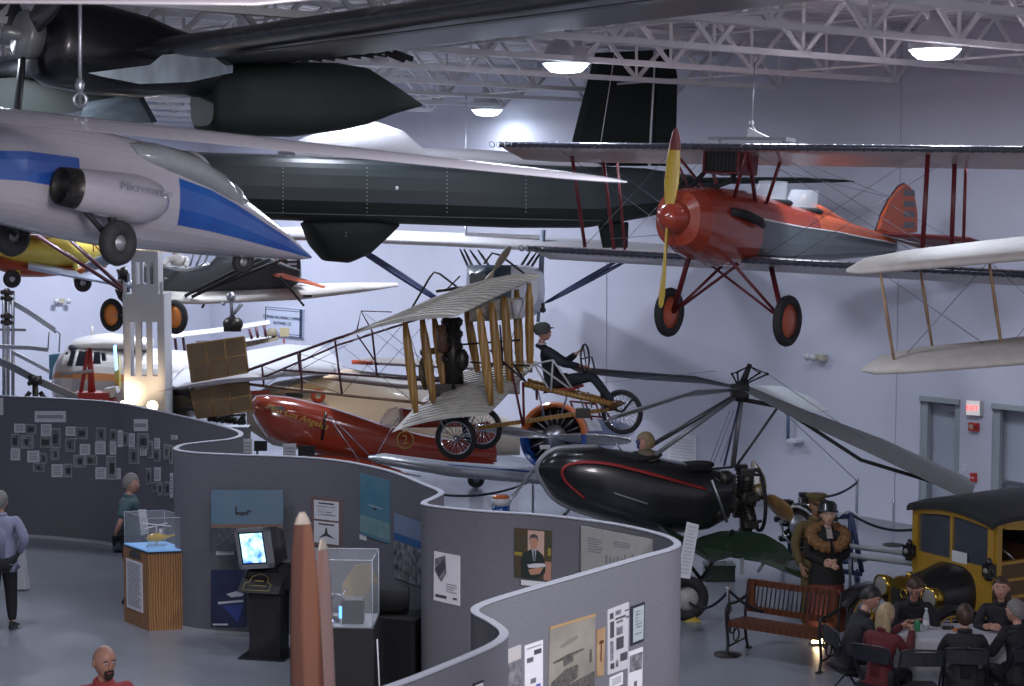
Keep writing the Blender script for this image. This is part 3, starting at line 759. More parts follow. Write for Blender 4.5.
def hair(name, parent, c, face, up, m_at, s=1, low=-.02, back=-.06, vol=1.0, bun=None, length=0):
    """cap of hair that leaves the face free"""
    f = V(face).normalized(); u = V(up); u = (u-f*u.dot(f)).normalized(); l = u.cross(f); q = Matrix((f, l, u)).transposed(); c = V(c)
    m_ = MB().m(m_at); n, k = 24, 10; rings = []
    for i in range(k+1):
        row = []
        for j in range(n):
            t = 2*pi*j/n; ft = (1+cos(t))/2
            zmin = back*(1-ft)+.062*ft if ft < .8 else .066
            if .35 < ft < .8: zmin = low*(.8-ft)/.45+.06*(ft-.35)/.45
            amax = math.acos(max(-.95, min(1, zmin/.128))); a = amax*i/k
            r = sin(a); row.append(c+q @ (V((.108*r*cos(t)*vol-.004, .093*r*sin(t)*vol, cos(a)*.130*vol))*s))
        rings.append(row)
    inner = [[c+(p-c)*.9 for p in r] for r in rings]
    m_.loft(rings, caps=False); m_.loft([rings[-1], inner[-1]], caps=False)
    if length:
        secs = []
        for z, w_, d in ((.03, .08, .05), (-.05, .095, .06), (-.12, .10, .055), (-.12-length, .085, .04), (-.16-length, .04, .02)):
            secs.append([c+q @ (V((-.055+d*cos(t), w_*sin(t), z))*s) for t in [2*pi*j/14 for j in range(14)]])
        m_.loft(secs)
    if bun: m_.ball(c+q @ (V((-.1, 0, .02))*s), .045*s)
    return m_.build(name, parent)
def hand_geo(m_, wrist, dirn, palm, s=1, curl=.5, side=1):
    """palm: normal the palm faces; side: +1 thumb towards palm x dir"""
    w_ = V(wrist); d = V(dirn).normalized(); p = V(palm); p = (p-d*p.dot(d)).normalized(); t = p.cross(d)*side
    secs = []
    for k, ww, th in ((-.03, .026, .022), (.0, .028, .020), (.035, .038, .016), (.075, .042, .014), (.09, .036, .011)):
        c = w_+d*k*s; secs.append([c+t*cos(a)*ww*s+p*sin(a)*th*s for a in [2*pi*j/12 for j in range(12)]])
    m_.loft(secs)
    for i, (off, L) in enumerate(((.030, .072), (.010, .080), (-.010, .075), (-.029, .058))):
        a = w_+d*.083*s+t*off*s; pts = [a]; ang = 0
        for seg in (.42, .32, .26):
            ang += curl*(.55+.08*i); a = a+(d*cos(ang)+p*sin(ang))*L*seg*s; pts.append(a)
        m_.tube(pts, [.0095*s, .009*s, .0085*s, .006*s], 7)
    a = w_+d*.02*s+t*.028*s; b = a+(d*.6+t*.75+p*.15).normalized()*.035*s; c = b+(d*.8+t*.2+p*.55).normalized()*.035*s
    m_.tube([a, b, c, c+(d*.8+p*.5).normalized()*.02*s], [.013*s, .011*s, .0095*s, .006*s], 7)
def human(name, label, J, s=1, top=None, legs=None, shoe=None, haircfg=None, group=None, sk=None, face=(0, -1, 0), up=(0, 0, 1), beard=None, glasses=None,
          short=False, build=1.0, skirt=None, curl=.5, cat='person', brow=None, coat=False, seatless=False, palmdir=None):
    """J: pelvis chest neck head; sl sr el er wl wr (shoulder/elbow/wrist), hl hr kl kr al ar (hip/knee/ankle), fl fr toe direction"""
    J = {k: V(v) for k, v in J.items()}
    low = min((J[k] for k in J), key=lambda p: p.z)
    root = thing(name, label, cat, (J['pelvis'].x, J['pelvis'].y, max(0, low.z-.08*s)), group)
    b = s*build; sk = sk or skin
    side = (J['sl']-J['sr']).normalized()
    mid = lerp(J['pelvis'], J['chest'], .5)
    def tree(inf, arms=True, leg=True, torso=True, armlen=1.0, hem=False):
        nd = []; ed = []; b = s*build*(.62 if inf < .004 else 1.0)
        def a(p, rx, ry=None, par=None):
            nd.append((p, rx+inf, (ry or rx)+inf)); 
            if par is not None: ed.append((par, len(nd)-1))
            return len(nd)-1
        pv = a(J['pelvis'], .150*b, .110*b)
        if hem: a(J['pelvis']+(J['pelvis']-mid)*.45, .155*b, .115*b, pv)
        if torso:
            m1 = a(mid, .140*b, .105*b, pv); ch = a(J['chest'], .160*b, .112*b, m1)
            nb = a(lerp(J['chest'], J['neck'], .72), .085*b, .07*b, ch); nk = a(J['neck'], .052*s, .052*s, nb)
            if inf < .004: a(lerp(J['neck'], J['head'], .55), .050*s, .05*s, nk)
        if arms:
            for L in 'lr':
                sh = a(J['s'+L], .058*b, .055*b, ch); el = a(lerp(J['s'+L], J['e'+L], .96 if armlen > .5 else .8), .042*b, .040*b, sh)
                if armlen > .5:
                    fa = a(lerp(J['e'+L], J['w'+L], .3), .040*s, .038*s, el); a(lerp(J['e'+L], J['w'+L], 1.0 if inf < .004 else .93), .026*s, .024*s, fa)
        if leg:
            for L in 'lr':
                h = a(J['h'+L], .090*b, .085*b, pv); th = a(lerp(J['h'+L], J['k'+L], .45), .078*b, .074*b, h); kn = a(J['k'+L], .056*b, .055*b, th)
                cf = a(lerp(J['k'+L], J['a'+L], .35), .054*b, .052*b, kn); a(lerp(J['k'+L], J['a'+L], 1 if inf < .004 else .95), .036*s, .036*s, cf)
        return nd, ed
    m_ = MB().m(sk); nd, ed = tree(0); g = skin_geo(nd, ed); m_.add(g[0], g[1], True)
    head_geo(m_, J['head'], face, up, s*1.1, sk, beard, glasses, brow); m_.m(sk)
    for L in 'lr':
        d = (J['w'+L]-J['e'+L]).normalized(); pd_ = V(palmdir) if palmdir else (side*(-1 if L == 'l' else 1))*.8+V((0, 0, -.6))
        if abs(V(pd_).normalized().dot(d)) > .95: pd_ = V(face)
        hand_geo(m_, J['w'+L]+d*.01, d, pd_, s, curl, 1 if L == 'l' else -1)
    body = m_.build('body', root)
    if top is not None:
        m_ = MB().m(top); nd, ed = tree(.022*s, True, False, True, 0 if short else 1, True); g = skin_geo(nd, ed); m_.add(g[0], g[1], True)
        f = V(face); f.z = 0; f.normalize()
        for L in 'lr': m_.tube([lerp(J['s'+L], J['e'+L], .25), lerp(J['s'+L], J['chest'], .12)-V((0, 0, .02*b)), lerp(J['s'+L], J['chest'], .6), J['chest'], J['pelvis']], [.046*b, .058*b, .09*b, .12*b, .13*b], 12)
        ck = J['neck']-V((0, 0, .02*s)); m_.torus(ck, (J['head']-J['neck']), .068*s, .018*s, 18, 8, 1.5)
        m_.build('jacket' if not short else 'shirt', root)
    if legs is not None:
        m_ = MB().m(legs); nd, ed = tree(.018*s, False, True, False); g = skin_geo(nd, ed); m_.add(g[0], g[1], True); m_.build('trousers', root)
    if shoe is not None:
        for L in 'lr':
            fd = J.get('f'+L, V(face)); fd = V((fd.x, fd.y, fd.z)).normalized(); a = J['a'+L]
            dn = V((0, 0, -1)) if abs(fd.z) < .6 else (fd.cross(side)).normalized()
            if dn.z > 0: dn = -dn
            sd = fd.cross(dn); secs = []
            for k, ww, hh in ((-.075, .028, .03), (-.04, .036, .06), (.04, .040, .045), (.11, .046, .028), (.17, .038, .018), (.195, .015, .008)):
                c = a+fd*k*s+dn*(.075*s-hh*s/1.0); secs.append([c+sd*cos(t)*ww*s+dn*sin(t)*hh*s for t in [2*pi*j/12 for j in range(12)]])
            MB().m(shoe).loft(secs).build('shoe', root)
    if haircfg: hair('hair', root, J['head'], face, up, haircfg[0], s*1.1, **haircfg[1])
    return root
def standing(base, f, h=1.75, arms='down', lean=0):
    """joint set for a standing person facing f"""
    s = h/1.78; f = V(f); f.z = 0; f.normalize(); l = V((0, 0, 1)).cross(f); B = V(base)
    def q(x, y, z): return B+f*x*s+l*y*s+V((0, 0, z*s))
    J = dict(pelvis=q(0, 0, .96), chest=q(.0, 0, 1.30), neck=q(-.0, 0, 1.51), head=q(.03, 0, 1.66), sl=q(0, .19, 1.43), sr=q(0, -.19, 1.43),
             hl=q(0, .09, .90), hr=q(0, -.09, .90), kl=q(.03, .11, .50), kr=q(.02, -.11, .50), al=q(-.03, .12, .09), ar=q(-.03, -.12, .09))
    if arms == 'down': J.update(el=q(-.03, .27, 1.13), er=q(-.03, -.27, 1.13), wl=q(.06, .27, .88), wr=q(.06, -.27, .88))
    if arms == 'back': J.update(el=q(-.1, .29, 1.15), er=q(-.1, -.29, 1.15), wl=q(-.17, .08, .96), wr=q(-.17, -.08, .98))
    if arms == 'pocket': J.update(el=q(-.08, .30, 1.15), er=q(-.08, -.30, 1.15), wl=q(.08, .2, .95), wr=q(.08, -.2, .95))
    if arms == 'fold': J.update(el=q(.0, .27, 1.13), er=q(.0, -.27, 1.13), wl=q(.20, .06, 1.08), wr=q(.20, -.02, 1.05))
    return J, s
def seated(base, f, seat=.46, h=1.72, lean=.08, wl=None, wr=None):
    s = h/1.78; f = V(f); f.z = 0; f.normalize(); l = V((0, 0, 1)).cross(f); B = V(base)
    def q(x, y, z): return B+f*x*s+l*y*s+V((0, 0, seat+(z)*s))
    J = dict(pelvis=q(0, 0, .12), chest=q(lean*.7, 0, .45), neck=q(lean*1.2, 0, .66), head=q(lean*1.5+.03, 0, .81), sl=q(lean, .19, .57), sr=q(lean, -.19, .57),
             hl=q(.05, .09, .10), hr=q(.05, -.09, .10), kl=q(.45, .12, .10), kr=q(.45, -.12, .10), al=q(.38, .12, -.31), ar=q(.40, -.12, -.31),
             el=q(.12+lean, .26, .33), er=q(.12+lean, -.26, .33), wl=q(.34+lean, .12, .34), wr=q(.34+lean, -.12, .34))
    if wl is not None: J['wl'] = V(wl)
    if wr is not None: J['wr'] = V(wr)
    return J, s
# ================================================================ pusher biplane with a seated mannequin
FP = Frame(P(475, 400, 25.2), (.94, -.34, .16))
PU = thing('pusher_biplane', 'early open-frame pusher biplane with linen wings, tan spruce struts and three wire wheels', 'aircraft', P(475, 430, 25.2))
YN, YF = -1.15, .95
def pz(x, y, yy): return FP.M @ FP.pix(x, y, yy)
def pw(le, te, yy): return (pz(*le, yy), pz(*te, yy))
def pusher_wing(sts, name, ribs=True):
    m_ = MB().m(linen); m_.wing(sts, .035, 12, .055); o = m_.build(name, PU)
    r = MB().m(mat('linen_rib_tape', (.36, .33, .29), .6, noise=.15))
    n = len(sts)
    for i in range(n-1):
        for t in (.15, .4, .65, .9):
            le = lerp(sts[i][0], sts[i+1][0], t); te = lerp(sts[i][1], sts[i+1][1], t); L = (te-le).length
            r.tube([le+V((0, 0, .004))]+[lerp(le, te, k)+V((0, 0, L*(.055*4*k*(1-k)+.022))) for k in (.1, .3, .5, .7, .9)], .008, 5)
    r.build('rib_tapes', o); return o
pusher_wing([pw((457, 316), (337, 341), -1.5), pw((480, 305), (372, 327), -.95), pw((505, 293), (400, 315), -.3), pw((525, 284), (420, 306), .3), pw((543, 275), (440, 299), 1.05)], 'upper_wing')
pusher_wing([pw((488, 415), (391, 433), -1.35), pw((500, 403), (405, 418), -.9), pw((515, 386), (418, 404), -.3), pw((527, 374), (428, 394), .3), pw((538, 362), (440, 384), 1.0)], 'lower_wing')
def strut(a, b, par, r=.03, mt=tanw, nm='strut', k=2.2):
    a, b = V(a), V(b); m_ = MB().m(mt); m_.tube([a, lerp(a, b, .2), lerp(a, b, .5), lerp(a, b, .8), b], [r*.5, r*.85, r, r*.85, r*.5], 10, flat=1/k, up=(b-a).cross(V((1, 0, 0)))); return m_.build(nm, par)
for i in range(5):
    t = i/4; yy = -1.1+t*1.95
    strut(pz(*lerp((479, 309, 0), (529, 283, 0), t)[:2], yy), pz(*lerp((491.5, 405, 0), (530, 372.6, 0), t)[:2], yy), PU, .068, nm='front_strut')
for i, (a, b) in enumerate((((405, 322), (416, 413)), ((422, 319), (434, 405)), ((434, 317), (446, 395)), ((446, 313), (455, 385)), ((466, 306), (478, 374)))):
    strut(pz(*a, -1.1+i*.45), pz(*b, -1.1+i*.45), PU, .068, nm='rear_strut')
# booms to the tail
def ln(pts, r, nm, mt=brown, par=None, n=7):
    m_ = MB().m(mt); m_.tube(pts, r, n); return m_.build(nm, par or PU)
bam = mat('bamboo_boom', (.24, .13, .07), .45, noise=.3, nscale=15)
dkt = mat('dark_plum_tube', (.10, .03, .045), .4, noise=.2)
ln([pz(430, 308, -.5), pz(335, 339, -.42), pz(246, 371, -.35)], .022, 'tail_boom', dkt)
ln([pz(440, 312, .4), pz(338, 345, .38), pz(262, 378, .3)], .017, 'tail_boom', dkt)
ln([pz(430, 404, -.5), pz(342, 395, -.42), pz(246, 384, -.35)], .022, 'tail_boom', bam)
ln([pz(450, 382, .4), pz(372, 376, .38), pz(282, 370, .3)], .02, 'tail_boom', dkt)
for a, b, yy in (((335, 340), (342, 394), -.42), ((262, 366), (264, 386), -.36), ((298, 354), (300, 371), .3), ((372, 331), (377, 376), .38), ((300, 352), (302, 390), -.4)):
    ln([pz(*a, yy), pz(*b, yy)], .016, 'boom_spacer', dkt)
m_ = MB().m(wire)
for a, b, yy in (((335, 340), (416, 404), -.45), ((342, 394), (405, 322), -.45), ((262, 366), (342, 394), -.4), ((264, 386), (335, 340), -.4), ((372, 331), (440, 382), .38), ((377, 376), (430, 318), .38), ((300, 354), (377, 376), .35), ((479, 309), (530, 372), 0), ((529, 283), (491, 405), 0), ((446, 320), (480, 374), 0), ((405, 322), (434, 405), -.9), ((298, 371), (372, 331), .35), ((362, 311), (450, 382), .3), ((436, 404), (456, 438), -.8)):
    m_.tube([pz(*a, yy), pz(*b, yy)], .0045, 4)
m_.build('bracing_wires', PU)
ln([pz(357, 330, -.2), pz(361, 311, -.2), pz(372, 331, -.1)], .012, 'king_post', dkt); ln([pz(361, 311, -.2), pz(392, 312, 0)], .008, 'king_post', dkt)
ln([pz(357, 335, -.2), pz(378, 365, 0)], .012, 'boom_spacer', dkt)
# brown tail surfaces
bf = mat('brown_varnished_fabric', (.22, .155, .085), .6, col2=(.16, .11, .06), nscale=3)
def fab(pts, name, th=.03):
    m_ = MB().m(bf); q = [pz(x, y, yy) for x, y, yy in pts]; nrm = (q[1]-q[0]).cross(q[-1]-q[0]).normalized(); c = sum(q, V((0, 0, 0)))/len(q)
    m_.prism([p+nrm*th/2 for p in q], -nrm*th); m_.m(tanw)
    for i in range(len(q)): m_.tube([q[i], q[(i+1) % len(q)]], .018, 6)
    for t in (.33, .66): m_.tube([lerp(q[0], q[1], t)-nrm*.0, lerp(q[3], q[2], t)], .019, 6)
    m_.tube([lerp(q[0], q[3], .5), lerp(q[1], q[2], .5)], .019, 6)
    return m_.build(name, PU)
fab([(187, 345, -.36), (244, 337, -.36), (248, 372, -.36), (192, 382, -.36)], 'upper_rudder')
fab([(191, 392, -.36), (248, 380, -.36), (252, 410, -.36), (197, 418, -.36)], 'lower_rudder')
m_ = MB().m(mat('grey_tail_fabric', (.33, .31, .33), .5, noise=.15)); m_.wing([(pz(250, 371, .5), pz(186, 383, .5)), (pz(264, 378, -.2), pz(172, 389, -.2)), (pz(278, 378, -.7), pz(156, 392, -.7))], .03, 8, .02); m_.build('tailplane', PU)
# engine, radiator, pusher airscrew
m_ = MB().m(gunm)
for t in range(4):
    for sg in (-1, 1):
        c = pz(452, 330+t*12, -.1+sg*.02); m_.cyl(c, c+V((sg*.12, -.06, .16)), .062, .05, 10)
        for k in range(4): m_.torus(c+V((sg*.12, -.06, .16))*(.3+.17*k), V((sg*.12, -.06, .16)), .064, .01, 12, 5)
m_.tube([pz(452, 318, -.1), pz(454, 392, -.1)], [.11, .15], 12); m_.box(pz(452, 390, -.1), (.45, .3, .2)); m_.ball(pz(445, 345, -.2), .12); m_.ball(pz(462, 360, -.2), (.1, .1, .16))
m_.m(blackm); m_.box(pz(447, 398, -.2), (.5, .3, .14)); m_.m(mat('oxide_brown', (.18, .10, .07), .5, noise=.4)); m_.cyl(pz(441, 325, -.3), pz(443, 352, -.3), .07); m_.build('engine', PU)
m_ = MB().m(mat('brass_grey_tank', (.24, .22, .19), .4, .3, noise=.3)); a, b, c, d = pz(468, 301, .0), pz(519, 298, .3), pz(520, 319, .3), pz(470, 322, .0)
m_.prism([a, b, c, d], V((.05, .25, 0))); m_.m(white); m_.tube([pz(517, 300, .2), pz(520, 318, .2)], .09, 10); m_.build('radiator', PU)
m_ = MB().m(mat('walnut_airscrew', (.16, .10, .03), .35, noise=.3, coat=.4)); q0 = pz(425, 352, -.1)
prop(m_, q0, FP.f, V((.0, 0, 1)), .5, .2, 1.3); prop(m_, q0, FP.f, V((.02, 0, -1)), .55, .2, 1.3); m_.cyl(q0-FP.f*.06, q0+FP.f*.3, .05); m_.build('airscrew', PU)
for a, b, yy in (((456, 345), (520, 340), 0), ((470, 362), (530, 366), 0), ((490, 350), (535, 390), -.2), ((500, 345), (528, 385), .1), ((480, 385), (505, 345), .1), ((455, 395), (505, 387), -.1), ((500, 325), (503, 365), .1)):
    ln([pz(*a, yy), pz(*b, yy)], .014, 'frame_tube', blackm)
# nose frame, seat, wheels
ln([pz(524, 384, -.25), pz(612, 404, -.25)], .04, 'seat_rail', tanw); ln([pz(528, 380, .25), pz(608, 400, .25)], .03, 'seat_rail', tanw)
m_ = MB().m(tanw); m_.bar(pz(478, 428, 0), pz(617, 408, 0), .10, .055); m_.build('skid', PU)
m_ = MB().m(gunm); m_.box(pz(583, 413, -.05), (.2, .14, .13)); m_.build('skid_fitting', PU)
for a, b, yy in (((512, 372), (523, 426), -.3), ((523, 382), (524, 426), -.3), ((536, 385), (537, 400), .2)): ln([pz(*a, yy), pz(*b, yy)], .018, 'undercarriage_tube', redt)
for a, b, yy in (((588, 392), (592, 408), -.2), ((600, 400), (604, 410), -.2), ((578, 388), (584, 410), .2), ((570, 386), (560, 418), .3), ((538, 390), (545, 420), .3), ((487, 385), (468, 432), -.3), ((430, 404), (448, 434), -.5)): ln([pz(*a, yy), pz(*b, yy)], .012, 'undercarriage_tube', steel)
wht = mat('white_tube', (.55, .55, .58), .4, noise=.1)
for a, b in (((534, 364), (553, 360)), ((553, 360), (572, 388)), ((553, 360), (551, 391)), ((534, 364), (548, 388)), ((536, 364), (569, 388))): ln([pz(*a, -.32), pz(*b, -.32)], .014, 'shoulder_yoke', wht)
m_ = MB().m(mat('red_seat', (.35, .04, .03), .6)); m_.prism([pz(552, 389, -.22), pz(574, 387, -.22), pz(574, 390, -.22), pz(552, 392, -.22)], FP.p*.45); m_.build('seat', PU)
wheel(FP, PU, FP.pix(456, 438, -.42), .315, .04, chrome, 24)
wheel(FP, PU, FP.pix(482, 428, .42), .315, .04, chrome, 24)
wheel(FP, PU, FP.pix(622, 412, 0), .315, .035, chrome, 24, axis=(.12, 1, 0))
ln([pz(456, 438, -.42), pz(482, 428, .42)], .018, 'axle', steel)
ln([pz(600, 404, 0), pz(622, 412, -.06), pz(634, 398, -.06)], .016, 'nose_fork', blackm)
cwp = pz(585, 358, 0); m_ = MB().m(gunm); m_.torus(cwp, FP.f*.97+V((0, 0, -.1)), .19, .014, 24, 6)
for k in range(4): m_.tube([cwp, cwp+FP.u*.19*cos(pi*k/2)+FP.p*.19*sin(pi*k/2)], .009, 5)
m_.tube([cwp, cwp+FP.f*.1, pz(602, 398, 0)], .014, 6); m_.build('control_wheel', PU)
# mannequin pilot
Jp = dict(pelvis=pz(553, 381, 0), chest=pz(549, 361, 0), neck=pz(541, 345, 0), head=pz(543.5, 332, 0), sl=pz(545, 349, .2), sr=pz(545, 350, -.2), el=pz(566, 362, .3), er=pz(563, 364, -.3),
          wl=pz(577, 353, .14), wr=pz(581, 366, -.12), hl=pz(557, 382, .1), hr=pz(557, 382, -.1), kl=pz(592, 375, .13), kr=pz(593, 377, -.13), al=pz(611, 402, .14), ar=pz(614, 404, -.14), fl=(.7, -.2, .35), fr=(.7, -.2, .35))
suit = mat('navy_suit', (.016, .018, .03), .75, noise=.3, nscale=30)
pil = human('mannequin', 'pilot mannequin in dark suit and flat cap seated on the pusher biplane holding its wheel', Jp, .95, suit, suit, brown, face=FP.f, up=(0, 0, 1), cat='mannequin', palmdir=(.5, 0, -.6))
m_ = MB().m(mat('grey_tweed', (.10, .11, .10), .9, noise=.4, nscale=80)); hc = Jp['head']
m_.lathe(hc+V((-.02, 0, .03)), (-.12, 0, 1), [(-.06, .10), (.0, .125), (.06, .12), (.10, .07), (.112, 0)], 20)
m_.loft([[hc+FP.f*(.07+.0*k)+FP.p*sgn*.075+V((0, 0, .045+z)) for sgn, z in ((-1, 0), (0, .02), (1, 0), (0, .008))] for k in (0, 1)] + [[hc+FP.f*.15+FP.p*sgn*.05+V((0, 0, .03+z)) for sgn, z in ((-1, 0), (0, .015), (1, 0), (0, .006))]]); m_.build('flat_cap', pil)
m_ = MB().m(paper); m_.torus(Jp['neck']+V((.01, 0, .02)), (0, 0, 1), .062, .012, 16, 6); m_.build('shirt_collar', pil)
# ================================================================ high-wing aircraft seen head-on behind the pusher
HO = thing('parasol_monoplane', 'white parasol monoplane seen nose-on behind the pusher, dark engine and twin wing struts', 'aircraft', P(505, 290, 30))
m_ = MB().m(mat('grey_white_wing', (.52, .51, .53), .4, noise=.12, coat=.3)); m_.wing([(P(268, 237, 30), P(268, 235, 31.4), .14), (P(300, 237, 30), P(300, 233, 31.6), .13), (P(450, 243, 30), P(450, 239, 31.7), .13), (P(620, 252, 30), P(620, 247, 31.7), .13), (P(700, 257, 30), P(700, 252, 31.6), .12)], .13, 12, .03); m_.build('wing', HO)
for a, b in (((352, 246), (441, 303)), ((358, 246), (446, 304)), ((630, 259), (548, 302)), ((622, 258), (545, 303))): strut(P(*a, 30.3), P(*b, 30), HO, .04, mat('navy_tube', (.02, .03, .09), .4, noise=.1), 'lift_strut', 1.5)
for a, b in (((460, 249), (480, 292)), ((464, 249), (484, 290)), ((470, 250), (492, 282)), ((478, 250), (496, 276)), ((530, 252), (516, 274)), ((536, 253), (520, 275)), ((540, 253), (528, 272))): strut(P(*a, 30.2), P(*b, 29.8), HO, .025, blackm, 'cabane_strut', 1.2)
m_ = MB().m(mat('dark_teal_cowl', (.02, .035, .05), .3, noise=.3, coat=.4))
m_.loft([[P(x, y, d) for x, y in ((cx-w_, cy-h), (cx+w_, cy-h), (cx+w_*1.05, cy), (cx+w_, cy+h), (cx-w_, cy+h), (cx-w_*1.05, cy))] for cx, cy, w_, h, d in ((478, 283, 8, 10, 28.6), (484, 285, 17, 20, 28.9), (496, 286, 22, 21, 29.6))]); m_.build('engine_cowl', HO)
m_ = MB().m(mat('white_hull', (.50, .52, .57), .35, noise=.1, coat=.3))
m_.loft([[P(cx+w_*math.copysign(abs(cos(t))**.6, cos(t)), cy+h*math.copysign(abs(sin(t))**.6, sin(t)), d) for t in [2*pi*j/20 for j in range(20)]] for cx, cy, w_, h, d in ((516, 288, 22, 22, 29.3), (520, 290, 25, 25, 30), (522, 292, 23, 25, 32), (524, 290, 12, 14, 34))]); m_.build('fuselage', HO)
m_ = MB().m(mat('blade_wood_grey', (.22, .18, .13), .4, noise=.3)); prop(m_, P(494, 270, 28.4), (0, 1, 0), P(510, 247, 28.4)-P(494, 270, 28.4), .46, .13, .5); prop(m_, P(494, 270, 28.4), (0, 1, 0), P(480, 296, 28.4)-P(494, 270, 28.4), .5, .13, .5); m_.build('propeller', HO)
m_ = MB().m(gunm); m_.tube([P(412, 308, 29), P(430, 277, 29), P(434, 272, 29), P(440, 274, 29), P(478, 303, 29)], .018, 7); m_.tube([P(484, 264, 28.8), P(492, 253, 28.8), P(500, 255, 28.8), P(530, 278, 28.8)], .018, 7)
m_.tube([P(436, 291, 28.9), P(468, 287, 28.9), P(500, 282, 28.9)], .03, 7); m_.tube([P(448, 288, 28.9), P(460, 276, 28.9)], .015, 6); m_.build('exhaust_stack', HO)
m_ = MB().m(mat('grey_blue_pole', (.22, .26, .34), .5, noise=.1)); m_.tube([P(543, 230, 30.2), P(541, 275, 30.2)], .045, 8); m_.tube([P(542, 275, 30.2), P(538, 322, 30.2)], .03, 8); m_.build('mast', HO)
m_ = MB().m(steel); m_.bar(P(465, 234, 30.3), P(540, 237, 30.3), .12, .06); m_.tube([P(466, 222, 30.3), P(466, 242, 30.3)], .02); m_.tube([P(538, 236, 30.3), P(538, 248, 30.3)], .02); m_.build('hanging_bracket', HO)
m_ = MB().m(blackm); m_.tube([P(543, 303, 29.6), P(543, 312, 29.6)], .03); m_.ball(P(543, 310, 29.6), .05); m_.build('pulley', HO)
hoist(P(466, 95, 30.3), P(466, 224, 30.3), 'long thin hoist cable dropping to the parasol monoplane bracket', .006)
# ================================================================ autogyro
FA = Frame(P(640, 485, 23.0), (-.985, -.12, -.03))
AG = thing('autogyro', 'black open-cockpit autogyro with red pinstripe, rear radial engine and drooping grey rotor', 'aircraft', G(685, 621))
def az(x, y, yy=0): return FA.M @ FA.pix(x, y, yy)
bk = mat('gloss_black_fabric', (.014, .016, .019), .28, noise=.3, coat=.5, nscale=6)
st = [(538, 468, 538, 472, .04), (543, 459, 545, 484, .28), (556, 450, 556, 498, .5), (575, 448, 575, 508, .66), (600, 447, 600, 516, .76), (625, 451, 625, 524, .82), (650, 456, 650, 530, .82), (680, 462, 680, 532, .78), (708, 467, 706, 528, .70), (728, 472, 726, 518, .55)]
def am(i, j, n): return mat('silver_nose_strip', (.28, .29, .32), .35, .3, noise=.1) if i == 0 else bk
m_ = MB(FA).m(bk); secs = px_fuse(m_, FA, st, 32, e=2.7); af = m_.build('fuselage', AG)
def side_line(pts, r, mt, nm, off=.012):
    m_ = MB(FA).m(mt); out = []
    for x, y in pts:
        # find the fuselage side at this pixel: ellipse half-width at the height
        k = max(0, min(len(st)-2, next((i for i in range(len(st)-1) if st[i][0] <= x <= st[i+1][0]), len(st)-2)))
        t = (x-st[k][0])/(st[k+1][0]-st[k][0]); yt = st[k][1]*(1-t)+st[k+1][1]*t; yb = st[k][3]*(1-t)+st[k+1][3]*t; w_ = st[k][4]*(1-t)+st[k+1][4]*t
        v = min(.98, abs((y-(yt+yb)/2)/((yb-yt)/2))); hw = w_/2*(1-v**2.7)**(1/2.7)
        out.append(FA.pix(x, y, hw+off))
    out = catmull(out, 4); m_.tube(out, r, 6, flat=.4); return m_.build(nm, af)
side_line([(584, 498), (578, 493), (566, 482), (562, 472), (568, 465), (585, 462), (610, 464), (640, 471), (670, 479), (706, 489)], .045, mat('red_pinstripe', (.30, .02, .02), .5, noise=.1), 'red_pinstripe')
side_line([(614, 493), (648, 504)], .03, mat('grey_badge', (.22, .22, .24), .5), 'grey_marking')
m_ = MB(FA).m(mat('silver_nose_strip', (.28, .29, .32), .35, .3, noise=.1))
e = [FA.pix(s[0]-1, s[1]-1, 0) for s in st[4:0:-1]]+[FA.pix(537, 470, 0)]+[FA.pix(s[2]-1, s[3]+1, 0) for s in st[1:7]]
m_.tube(catmull(e, 4), .035, 8); m_.build('nose_strip', af)
m_ = MB(FA).m(mat('dark_cockpit', (.008, .008, .008), .9))
for (x, y) in ((640, 456), (692, 466)): p = FA.pix(x, y, 0); m_.torus(p, (.06, 0, 1), .26, .035, 24, 8, .8); m_.ball(p, (.24, .24, .05))
m_.build('cockpit_rim', af)
m_ = MB(FA).m(ws); a, b = FA.pix(622, 451, -.2), FA.pix(612, 437, -.14); c, d = FA.pix(612, 437, .14), FA.pix(622, 451, .2); m_.prism([a, b, c, d], (.01, 0, .01)); m_.m(chrome); m_.tube([a, b, c, d], .012, 6); m_.build('windscreen', AG)
# pilot dummy head and shoulders
m_ = MB().m(mat('dummy_skin', (.35, .2, .15), .5)); hd = az(645, 442, 0); ff = FA.f
DM = thing('mannequin', 'helmeted pilot dummy with blue goggles sitting in the black autogyro cockpit', 'mannequin', az(645, 456, 0))
head_geo(m_, hd, ff, (0, 0, 1), 1.05); m_.m(mat('tan_jacket', (.16, .13, .09), .8, noise=.3)); m_.ball(hd+V((.02, 0, -.25)), (.17, .24, .17)); m_.tube([hd-V((0, 0, .08)), hd-V((0, 0, .2))], .055); m_.build('body', DM)
m_ = MB().m(mat('tan_leather', (.26, .19, .10), .6, noise=.25)); q = Matrix((ff, V((0, 0, 1)).cross(ff), V((0, 0, 1)))).transposed()
n_, k_ = 20, 8; rings = []
for i in range(k_+1):
    row = []
    for j in range(n_):
        t = 2*pi*j/n_; ft = (1+cos(t))/2; zm = -.075 if ft < .55 else .05; a = math.acos(zm/.135)*i/k_
        row.append(hd+q @ V((.13*sin(a)*cos(t)-.006, .108*sin(a)*sin(t), .14*cos(a))))
    rings.append(row)
m_.loft(rings, caps=False); m_.build('flying_helmet', DM)
m_ = MB().m(mat('blue_goggles', (.03, .05, .16), .2)); m_.ball(hd+q @ V((.09, .03, .0)), .03); m_.ball(hd+q @ V((.09, -.03, .0)), .03); m_.ball(hd+q @ V((.09, 0, -.05)), (.02, .035, .04)); m_.build('goggles', DM)
